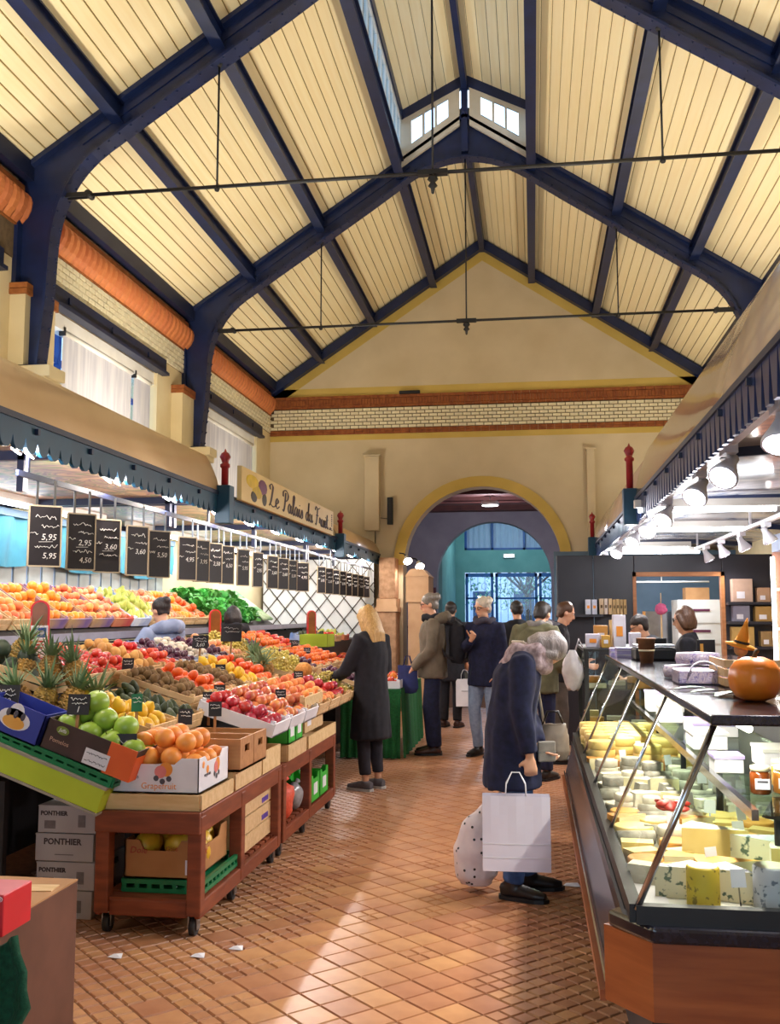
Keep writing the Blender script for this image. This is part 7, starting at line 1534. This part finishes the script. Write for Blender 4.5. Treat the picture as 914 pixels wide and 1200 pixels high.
def person(label, pos, phi, H, outfit, hair, joints=None, group=None, vox=.011):
    o = thing('person', label, 'person', (pos[0], pos[1], 0), R(phi), group); j, s = J(H, **(joints or {})); o['s'] = s
    del o['s']
    # ---- body
    b = MB(); hd = j['head']; up = (hd - j['neck']).normalized(); fw = Vector((0, 1, 0)); fw = (outfit.get('look') and Vector(outfit['look'])) or fw
    fw = (fw - up*fw.dot(up)).normalized(); sd = fw.cross(up)
    Mh = Matrix((sd, fw, up)).transposed()
    b.ball(hd + up*.015*s, (.070*s, .086*s, .092*s), 16, 12, M=Mh); b.ball(hd - up*.05*s + fw*.022*s, (.052*s, .062*s, .062*s), 14, 10, M=Mh); b.ball(hd - up*.098*s + fw*.058*s, (.024*s, .022*s, .018*s), 8, 6, M=Mh)
    loft(b, [hd + up*.02*s + fw*.083*s, hd - up*.012*s + fw*.100*s, hd - up*.03*s + fw*.102*s, hd - up*.036*s + fw*.086*s], [.007*s, .010*s, .015*s, .010*s], None, 8, side=sd)
    b.ball(hd - up*.062*s + fw*.080*s, (.024*s, .010*s, .010*s), 8, 6, M=Mh)
    for e in (-1, 1): b.ball(hd + sd*e*.074*s - up*.01*s - fw*.008*s, (.010*s, .020*s, .030*s), 8, 6, M=Mh); b.ball(hd + sd*e*.033*s + up*.028*s + fw*.078*s, (.022*s, .010*s, .008*s), 8, 6, M=Mh)
    loft(b, [j['neckb'] - Vector((0, 0, .04*s)), j['neck'], hd - up*.05*s], [.06*s, .052*s, .05*s]); 
    loft(b, [j['pel'] - Vector((0, 0, .06*s)), j['pel'], j['waist'], j['chest'], j['neckb']], [.12*s, .145*s, .12*s, .145*s, .08*s], [.09*s, .10*s, .08*s, .09*s, .06*s], 16)
    for q in 'LR':
        loft(b, [j['hip'+q], j['hip'+q].lerp(j['knee'+q], .5), j['knee'+q], j['knee'+q].lerp(j['ank'+q], .35), j['ank'+q]], [.075*s, .068*s, .05*s, .048*s, .032*s]); aa, tt = j['ank'+q], j['toe'+q]; loft(b, [aa + Vector((0, 0, -.005*s)), aa + Vector((0, 0, -.05*s)), Vector((aa.x*.5+tt.x*.5, aa.y*.5+tt.y*.5, .036*s)), Vector((tt.x, tt.y, .03*s))], [.03*s, .03*s, .03*s, .022*s], [.03*s, .025*s, .02*s, .012*s])
        loft(b, [j['neckb'].lerp(j['sh'+q], .6), j['sh'+q], j['sh'+q].lerp(j['el'+q], .5), j['el'+q], j['el'+q].lerp(j['wr'+q], .3), j['wr'+q]], [.05*s, .052*s, .042*s, .035*s, .036*s, .024*s])
        dd = outfit.get('hd'+q); dd = Vector(dd) if dd else (j['wr'+q]-j['el'+q]).normalized()
        hand(b, j['wr'+q], dd, s, outfit.get('curl'+q, .6), 1 if q == 'R' else -1, outfit.get('pn'+q))
    blob(b, 'body', M_skin, o, vox*.8, 2)
    for e in (-1, 1):
        m = MB(); m.ball(hd + sd*e*.031*s + up*.012*s + fw*.078*s, (.013*s, .008*s, .008*s), 8, 6, M=Mh); m.build('eye', mat('eye_white', '#E8E2DC', '#D8D2CC', 8, .3), o); m = MB(); m.ball(hd + sd*e*.031*s + up*.012*s + fw*.085*s, .005*s, 6, 5); m.build('iris', mat('iris_dark', '#3A2A1E', '#2A1E16', 8, .2), o)
    m = MB(); m.ball(hd - up*.062*s + fw*.0905*s, (.020*s, .003*s, .004*s), 8, 5, M=Mh); m.build('mouth', mat('lip', '#A8605A', '#985048', 8, .5), o)
    if outfit.get('glasses'):
        m = MB()
        for e in (-1, 1): m.tube([hd + sd*(e*.032 + .022*math.cos(a*PI/6))*s + up*(.012+.018*math.sin(a*PI/6))*s + fw*.092*s for a in range(13)], .0025*s, 5)
        for e in (-1, 1): m.tube([hd + sd*e*.054*s + up*.014*s + fw*.09*s, hd + sd*e*.076*s + up*.01*s - fw*.01*s], .0022*s, 5)
        m.build('glasses', M_black, o)
    # ---- trousers, shoes
    m = MB(); tw = outfit.get('leg', .085); loft(m, [j['waist'], j['pel'], j['pel'] - Vector((0, 0, .09*s))], [.15*s, .165*s, .16*s], [.11*s, .125*s, .12*s], 16)
    for q in 'LR': a = j['ank'+q]; loft(m, [j['hip'+q] + Vector((0, 0, .02)), j['hip'+q].lerp(j['knee'+q], .5), j['knee'+q], j['knee'+q].lerp(a, .5), a + Vector((0, 0, .0 if outfit.get('crop') is None else outfit['crop']))], [.095*s, .088*s, tw*.86*s, tw*.80*s, tw*.72*s])
    blob(m, 'trousers', outfit['trousers'], o, vox*1.3, 2, .006)
    for q in 'LR':
        m = MB(); a, t = j['ank'+q], j['toe'+q]; d = Vector((t.x-a.x, t.y-a.y, 0)).normalized(); p0 = Vector((a.x, a.y, 0))
        loft(m, [p0 - d*.07*s + Vector((0, 0, .045*s)), p0 - d*.03*s + Vector((0, 0, .05*s)), p0 + d*.06*s + Vector((0, 0, .045*s)), p0 + d*.14*s + Vector((0, 0, .034*s)), p0 + d*.195*s + Vector((0, 0, .028*s))], [.028*s, .042*s, .045*s, .046*s, .024*s], [.038*s, .045*s, .040*s, .030*s, .022*s], 14)
        if outfit.get('boot'): loft(m, [p0 + Vector((0, 0, .04*s)), a + Vector((0, 0, .03*s)), a + Vector((0, 0, outfit['boot']))], [.045*s, .052*s, .058*s], None, 14)
        else: loft(m, [p0 + Vector((0, 0, .05*s)), a + Vector((0, 0, -.0*s))], [.045*s, .042*s], None, 12)
        sh = blob(m, 'shoe', outfit['shoes'], o, .009, 2)
        m = MB(); pts = []
        for (f, w_) in ((-.085, .0), (-.07, .034), (-.01, .044), (.07, .046), (.14, .050), (.19, .034), (.212, 0)): pts.append((f*s, w_*s))
        sdv = Vector((-d.y, d.x, 0)); out = [p0 + d*f + sdv*w_ for f, w_ in pts] + [p0 + d*f - sdv*w_ for f, w_ in reversed(pts[1:-1])]; N_ = len(out)
        m.add([v + Vector((0, 0, .001)) for v in out] + [v + Vector((0, 0, .022*s)) for v in out], [tuple(range(N_)), tuple(range(N_, 2*N_))] + [(i, (i+1) % N_, (i+1) % N_+N_, i+N_) for i in range(N_)]); m.build('sole', outfit.get('sole', M_black), sh)
    # ---- coat
    c = MB(); hem = outfit['hem']*s; fl = outfit.get('flare', .2)*s; ch, nb, wa, pe = j['chest'], j['neckb'], j['waist'], j['pel']; fat = outfit.get('fat', 1)
    low = Vector((pe.x*.6, pe.y*.6, hem)); mid = pe.lerp(low, .5)
    rx = [.09, .165*fat, .195*fat, .185*fat, .19*fat]; ry = [.075, .115*fat, .135*fat, .13*fat, .14*fat]
    path = [nb + Vector((0, 0, .02*s)), nb.lerp(ch, .35), ch, wa, pe]; 
    if hem < pe.z - .05: path += [mid, low]; rx += [(.19*fat+fl/s)/2, fl/s]; ry += [(.14*fat+fl/s*.8)/2, fl/s*.8]
    loft(c, path, [r_*s for r_ in rx], [r_*s for r_ in ry], 18)
    sw = outfit.get('sleeve', .062)
    for q in 'LR': loft(c, [nb.lerp(j['sh'+q], .45), j['sh'+q], j['sh'+q].lerp(j['el'+q], .5), j['el'+q], j['el'+q].lerp(j['wr'+q], .5), j['wr'+q].lerp(j['el'+q], .06)], [.075*s, .078*s, sw*1.08*s, sw*s, sw*.92*s, sw*.78*s])
    if outfit.get('collar', True): loft(c, [nb + Vector((0, -.005, -.02*s)), nb.lerp(j['neck'], .8)], [.095*s, .075*s], [.085*s, .07*s])
    coat = blob(c, outfit.get('coatname', 'coat'), outfit['coat'], o, vox*1.4, 3, outfit.get('wrinkle', .010))
    if outfit.get('hood'):
        m = MB(); bk = -fw; hb = nb + Vector((0, -.09*s, .02*s)); loft(m, [hb + Vector((-.15*s, .07*s, -.02*s)), hb + Vector((-.09*s, -.02*s, .01*s)), hb + Vector((0, -.05*s, .02*s)), hb + Vector((.09*s, -.02*s, .01*s)), hb + Vector((.15*s, .07*s, -.02*s))], [.045*s, .06*s, .065*s, .06*s, .045*s], None, 12, side=Vector((0, 0, 1))); blob(m, 'hood', outfit['hood'], coat, .014, 3, .012)
    if outfit.get('scarf'):
        m = MB(); cen = nb.lerp(j['neck'], .55); pts = [cen + Vector((.095*s*math.cos(a*PI/7), .085*s*math.sin(a*PI/7), .015*math.sin(a*1.7))) for a in range(15)]; m.tube(pts, outfit.get('scarfr', .04)*s, 10, caps=True); m.tube([p + Vector((0, -.02*s, -.06*s)) + (p-cen)*.25 for p in pts], outfit.get('scarfr', .04)*s*.9, 10, caps=True) if outfit.get('scarfr') else None; blob(m, 'scarf', outfit['scarf'], o, .012, 2, .016)
    # ---- hair
    h = MB(); st, hm = hair
    h.ball(hd + up*.036*s - fw*.016*s, (.082*s, .092*s, .086*s), 16, 12, M=Mh)
    if st == 'long':
        loft(h, [hd + up*.03*s - fw*.03*s, hd - up*.06*s - fw*.035*s, hd - up*.18*s - fw*.045*s, hd - up*.265*s - fw*.045*s], [.09*s, .105*s, .115*s, .10*s], [.08*s, .078*s, .06*s, .03*s], 16, side=sd)
        for e in (-1, 1): loft(h, [hd + up*.05*s + sd*e*.06*s + fw*.03*s, hd - up*.04*s + sd*e*.082*s + fw*.01*s, hd - up*.22*s + sd*e*.09*s], [.032*s, .034*s, .024*s])
    elif st == 'bob':
        loft(h, [hd + up*.03*s - fw*.02*s, hd - up*.05*s - fw*.03*s, hd - up*.10*s - fw*.03*s], [.092*s, .102*s, .085*s], [.085*s, .078*s, .055*s], 16, side=sd)
        for e in (-1, 1): loft(h, [hd + up*.05*s + sd*e*.06*s + fw*.035*s, hd - up*.02*s + sd*e*.085*s + fw*.02*s, hd - up*.085*s + sd*e*.085*s], [.03*s, .028*s, .02*s])
    elif st == 'short': loft(h, [hd + up*.03*s - fw*.03*s, hd - up*.03*s - fw*.045*s, hd - up*.07*s - fw*.045*s], [.082*s, .076*s, .055*s], [.06*s, .048*s, .03*s], 14, side=sd)
    elif st == 'fluffy':
        for k in range(16): a = k*2.4; e = .2 + .8*(k/16); h.ball(hd + up*.045*s - fw*.02*s + (sd*math.cos(a)*.07 + fw*(math.sin(a)*.06-.02) + up*.03*e)*s, .036*s, 8, 6)
        loft(h, [hd + up*.03*s - fw*.03*s, hd - up*.03*s - fw*.05*s, hd - up*.07*s - fw*.05*s], [.088*s, .08*s, .06*s], [.065*s, .05*s, .035*s], 14, side=sd)
    elif st == 'bun': loft(h, [hd + up*.03*s - fw*.03*s, hd - up*.05*s - fw*.04*s], [.08*s, .06*s], [.06*s, .04*s], 14, side=sd); h.ball(hd + up*.075*s - fw*.085*s, .042*s, 12, 8)
    # cut the fringe back so that the face shows
    blob(h, 'hair', hm, o, .010, 1, .010)
    return o, j, s
H_blond = hairmat('hair_blond', '#D2A868', '#A87E44'); H_grey = hairmat('hair_grey', '#8E847A', '#6A625A'); H_white = hairmat('hair_white', '#D8CEBE', '#B8AC9A'); H_dark = hairmat('hair_dark', '#2A2020', '#1A1414'); H_brown = hairmat('hair_brown', '#5E3C26', '#44291A'); H_ash = hairmat('hair_ash', '#B4A8A6', '#8E8482')
# 1 blonde woman choosing fruit
person('woman with straight blond hair in a long black coat choosing fruit', (-1.42, 8.62), 62, 1.60, dict(trousers=mat('charcoal_trousers', '#2C2A34', '#222028', 20, .9), shoes=M_greysh, sole=M_sole, coat=M_darkcl, hem=.46, flare=.225, leg=.075, crop=.05, hdL=(.1, .8, -.5), curlL=.5, wrinkle=.008), ('long', H_blond),
       dict(wrL=(-.12, .38, 1.0), elL=(-.235, .12, 1.08), wrR=(.2, .2, .92), head=(0, .05, 1.575)))
# 2 man with backpack
person('grey haired man in a khaki parka carrying a black backpack', (-1.10, 10.85), 96, 1.74, dict(trousers=M_navycl, shoes=M_brownl, coat=M_khaki, hem=.80, flare=.205, leg=.11, hood=M_khaki, scarf=M_darkcl, fat=1.08, coatname='parka', wrinkle=.014, glasses=True), ('fluffy', H_grey),
       dict(wrL=(-.14, .22, .90), elL=(-.245, .02, 1.10), wrR=(.15, .22, .92), elR=(.245, .02, 1.10)))
# 3 shopper in black further back
person('shopper in black clothes seen from behind near the arch', (-1.12, 13.4), -15, 1.68, dict(trousers=M_darkcl, shoes=M_brownl, coat=M_darkcl, hem=.62, flare=.2, hood=M_darkcl), ('short', H_dark), None, None, .014)
# 4 white haired woman
person('white haired woman with glasses in a navy jacket holding her hand to her chest', (-.53, 10.8), 152, 1.70, dict(trousers=M_jeanl, shoes=M_leather, boot=.06, coat=M_navycl, hem=.74, flare=.20, scarf=mat('grey_scarf', '#4A4654', '#3A3644', 20, .9), glasses=True, look=(.25, 1, -.25), hdR=(-.55, .3, .75), curlR=1.0, leg=.08), ('fluffy', H_white),
       dict(wrR=(.02, .24, 1.24), elR=(.235, .08, 1.12), kneeR=(.10, .06, .50)))
# 5 dark haired person behind her
person('dark haired person in black behind the white haired woman', (-.20, 12.6), 20, 1.68, dict(trousers=M_darkcl, shoes=M_leather, coat=M_darkcl, hem=.7, flare=.2), ('short', H_dark), None, None, .014)
# 6 bent woman with the bags
person('woman in a navy wool coat bending her head towards the cheese counter', (-.11, 5.58), -86, 1.62, dict(trousers=M_denim, shoes=M_leather, boot=.16, coat=M_navycl, hem=.60, flare=.215, fat=1.06, look=(0, .6, -.9), hdR=(.0, .05, -1), pnR=(-1, 0, 0), curlR=1.3, hdL=(.0, .6, -.6), curlL=1.0, scarf=mat('fur_scarf', '#B8A4A8', '#8A7478', 40, .95, bump=.6), scarfr=.06, collar=True, sleeve=.068), ('bob', H_ash),
       dict(pel=(0, -.03, .92), waist=(0, -.01, 1.05), chest=(0, .02, 1.22), neckb=(0, .06, 1.34), neck=(0, .11, 1.375), head=(0, .19, 1.385), shL=(-.17, .04, 1.31), shR=(.17, .04, 1.31), elR=(.225, .02, 1.06), wrR=(.215, .07, .80), elL=(-.20, .06, 1.05), wrL=(.05, .13, .83), ankR=(.11, -.03, .09), toeR=(.17, .12, .03), ankL=(-.085, .07, .09), toeL=(-.10, .23, .03)))
# 7 man in olive jacket
person('man in an olive jacket with grey collar seen from behind', (.02, 9.35), -28, 1.68, dict(trousers=M_navycl, shoes=M_leather, coat=M_oliv, hem=.80, flare=.215, fat=1.18, scarf=mat('grey_collar', '#8A8684', '#747070', 20, .9), look=(0, 1, -.5), coatname='jacket', wrinkle=.014, sleeve=.074), ('short', H_dark),
       dict(neckb=(0, .05, 1.40), neck=(0, .09, 1.45), head=(0, .14, 1.53), wrL=(-.1, .25, 1.0), wrR=(.12, .25, 1.02), elL=(-.25, .02, 1.08), elR=(.25, .02, 1.08)))
# 8 young man
person('brown haired young man in a black jacket facing the cheese counter', (.235, 10.4), -84, 1.66, dict(trousers=M_taupe, shoes=M_leather, coat=M_darkcl, hem=.84, flare=.19, hood=mat('striped_hood', '#3A3A48', '#8A8896', 12, .9, stretch=(1, 1, 6)), look=(0, 1, -.2), leg=.1), ('short', H_brown),
       dict(neckb=(0, .03, 1.41), neck=(0, .06, 1.46), head=(0, .10, 1.565), wrL=(-.12, .28, 1.02), wrR=(.12, .28, 1.02)))
# sellers
person('fruit seller in a pale grey blue hoodie with a dark bun', (-3.24, 8.35), 62, 1.66, dict(trousers=M_darkcl, shoes=M_leather, coat=mat('grey_hoodie', '#9AA4C0', '#8490AE', 12, .9, bump=.1), hem=.85, flare=.18, hood=MATS['grey_hoodie'], coatname='hoodie', fat=1.05), ('bun', H_dark), dict(wrL=(-.3, .3, 1.12), elL=(-.32, .05, 1.16), wrR=(.2, .3, 1.1)), 'stall sellers', .013)
person('dark haired fruit seller in a dark striped apron top', (-3.26, 10.5), 40, 1.60, dict(trousers=M_darkcl, shoes=M_leather, coat=mat('striped_top', '#B8B4C4', '#2A2834', 6, .9, stretch=(8, 1, .1)), hem=.8, flare=.18, hood=M_darkcl), ('bob', H_dark), None, 'stall sellers', .013)
person('cheese seller with short dark hair and glasses leaning behind the glass case', (1.10, 9.3), 84, 1.55, dict(trousers=M_darkcl, shoes=M_leather, coat=M_darkcl, hem=.8, flare=.18, glasses=True, look=(0, 1, -.3)), ('short', H_dark), dict(neckb=(0, .06, 1.39), neck=(0, .1, 1.44), head=(0, .15, 1.54), wrL=(-.12, .3, 1.0), wrR=(.12, .3, 1.0)), 'stall sellers', .013)
person('cheese seller with a brown bob haircut in black', (1.27, 8.45), 75, 1.58, dict(trousers=M_darkcl, shoes=M_leather, coat=M_darkcl, hem=.8, flare=.18, glasses=True), ('bob', H_brown), dict(wrL=(-.12, .3, 1.0), wrR=(.12, .3, 1.0)), 'stall sellers', .013)

# ================================================================ bags
def backpack(label, pos, phi, s=1):
    o = thing('backpack', label, 'backpack', pos, R(phi)); m = MB()
    loft(m, [(0, -.02, 0), (0, -.03, .06), (0, -.03, .25), (0, -.02, .40), (0, .0, .46)], [.13, .16, .165, .14, .06], [.07, .09, .10, .08, .03], 16); blob(m, 'pack_body', M_darkcl, o, .012, 2, .008)
    m = MB(); loft(m, [(0, -.11, .05), (0, -.125, .12), (0, -.115, .22)], [.10, .115, .09], [.03, .04, .02], 14); blob(m, 'front_pocket', mat('pocket_black', '#26242C', '#1A181E', 14, .6), o, .010, 2)
    m = MB(); m.box((-.12, -.135, .235), (.12, -.115, .25)); m.build('strap_band', mat('pale_band', '#B8AE9C', '#A89E8C', 10, .7), o)
    for e in (-1, 1): m = MB(); m.tube([(e*.07, .03, .42), (e*.09, .10, .47), (e*.11, .20, .42), (e*.12, .22, .28), (e*.13, .10, .08), (e*.12, .0, .04)], .016, 8); m.build('shoulder_strap', MATS['pocket_black'], o)
    m = MB(); m.tube([(-.03, .0, .46), (-.02, .0, .50), (.02, .0, .50), (.03, .0, .46)], .008, 6); m.build('grab_handle', MATS['pocket_black'], o); return o
backpack('black backpack with pale band on the grey haired man', (-.86, 10.87, .98), 96)
def paper_bag(label, pos, phi, w_, h, d, mt, text_=None, handles=.14):
    o = thing('paper_bag', label, 'bag', pos, R(phi)); m = MB(); n = 8; rows = 9
    def ringp(z, u):
        pts = []; pinch = 1 - .35*u
        for i in range(n+1): pts.append(Vector((-w_/2 + w_*i/n, -d/2*pinch + .0025*math.sin(i*2.1+z*9)*u, z)))
        for i in range(n+1): pts.append(Vector((w_/2 - w_*i/n, d/2*pinch + .0025*math.sin(i*1.7+z*7)*u, z)))
        return pts
    vs = []; N_ = 2*(n+1)
    for r_ in range(rows): u = r_/(rows-1); vs += ringp(h*u, u)
    m.add(vs, [(r_*N_+i, r_*N_+(i+1) % N_, (r_+1)*N_+(i+1) % N_, (r_+1)*N_+i) for r_ in range(rows-1) for i in range(N_)] + [tuple(range(N_))]); m.build('bag_body', mt, o)
    for z in (h*.36, h*.18): m = MB(); m.box((-w_/2, -d/2*(1-.35*z/h)-.0015, z-.002), (w_/2, -d/2*(1-.35*z/h)-.0005, z+.002)); m.build('fold_line', M_cartw, o)
    for sy in (-1, 1): m = MB(); m.tube([(-.055, sy*d*.28, h-.03), (-.05, sy*d*.2, h+handles*.5), (-.02, 0, h+handles), (.02, 0, h+handles), (.05, sy*d*.2, h+handles*.5), (.055, sy*d*.28, h-.03)], .0035, 6); m.build('handle', M_cartw, o)
    if text_: m = MB(); m.box((-.05, -d*.34-.02, h*.55), (.05, -d*.34-.018, h*.57)); m.build('print_line', M_printk, o)
    return o
paper_bag('large white paper carrier bag hanging from the bending woman hand', (-.105, 5.31, .20), 2, .35, .375, .13, mat('white_paper', '#E2DCEA', '#D8D1E2', 3, .6), None, .115)
paper_bag('small white paper bag carried near the arch', (-.92, 13.3, .29), 8, .24, .36, .08, M_cartw, True, .12)
tb = thing('spotted_bag', 'pale pink cloth bag with dark dots beside the paper carrier', 'bag', (-.33, 5.62, .03)); m = MB(); loft(m, [(0, 0, 0), (0, 0, .05), (-.01, 0, .18), (.02, 0, .30), (.07, 0, .40), (.12, 0, .46)], [.08, .115, .125, .10, .05, .02], [.06, .09, .095, .075, .03, .015], 18)
bo = blob(m, 'cloth_body', mat('pale_pink_cloth', '#E2D6D8', '#D2C4C8', 12, .8, bump=.15), tb, .010, 2, .014)
me = bo.data; rnd = random.Random(5)
fc_ = [p for p in me.polygons if p.normal.y < -.2]
for k in range(34):
    p = rnd.choice(fc_); m = MB(); q = p.normal.to_track_quat('Z', 'Y').to_matrix(); m.lathe([(0, .0015), (.0075, .0015)], p.center, 8, M=q); m.build('dot', M_black, tb)
m = MB(); m.tube([(.11, 0, .45), (.16, -.02, .56), (.20, -.05, .66)], .008, 6); m.build('strap', MATS['pale_pink_cloth'], tb)
hb = thing('handbag', 'taupe leather handbag hanging at the bending woman front', 'handbag', (.10, 5.72, .70)); m = MB(); loft(m, [(0, 0, 0), (0, 0, .05), (0, 0, .14), (.0, 0, .20)], [.08, .10, .09, .07], [.05, .06, .045, .02], 14); blob(m, 'bag_body', mat('taupe_leather', '#8A7A6C', '#74665A', 12, .45), hb, .010, 2, .010); m = MB(); m.tube([(-.06, 0, .19), (-.03, -.02, .27), (.03, -.02, .27), (.06, 0, .19)], .008, 6); m.build('handle', M_leather, hb)
m = MB(); m.tube([(-.05, .0, .20), (-.08, -.06, .40), (-.12, -.10, .60), (-.16, -.10, .66), (-.22, -.02, .66)], .009, 6); m.build('shoulder_strap', mat('cream_strap', '#CFC0AC', '#BFB09C', 12, .6), hb)
wl = thing('wallet', 'grey suede wallet in the bending woman hand', 'wallet', (.06, 5.50, .72), .3); m = MB(); m.box((-.05, -.012, 0), (.05, .012, .11)); bevel(m.build('cover', mat('grey_suede_wallet', '#8E8880', '#7A746C', 20, .8), wl), .008); m = MB(); m.box((-.05, -.0125, .05), (.05, .0125, .056)); m.build('zip', M_steel, wl)
nt_ = thing('tote_bag', 'navy tote bag hanging before the grey haired man', 'bag', (-1.36, 10.7, .66)); m = MB(); loft(m, [(0, 0, 0), (0, 0, .06), (0, 0, .3)], [.10, .12, .11], [.04, .05, .02], 14); blob(m, 'bag_body', mat('navy_canvas', '#28306A', '#1E2656', 10, .8), nt_, .012, 2, .01)
for e in (-1, 1): m = MB(); m.tube([(-.05, e*.01, .29), (-.02, e*.01, .40), (.02, e*.01, .40), (.05, e*.01, .29)], .007, 6); m.build('handle', MATS['navy_canvas'], nt_)

bpy.data.scenes.remove(TMP)
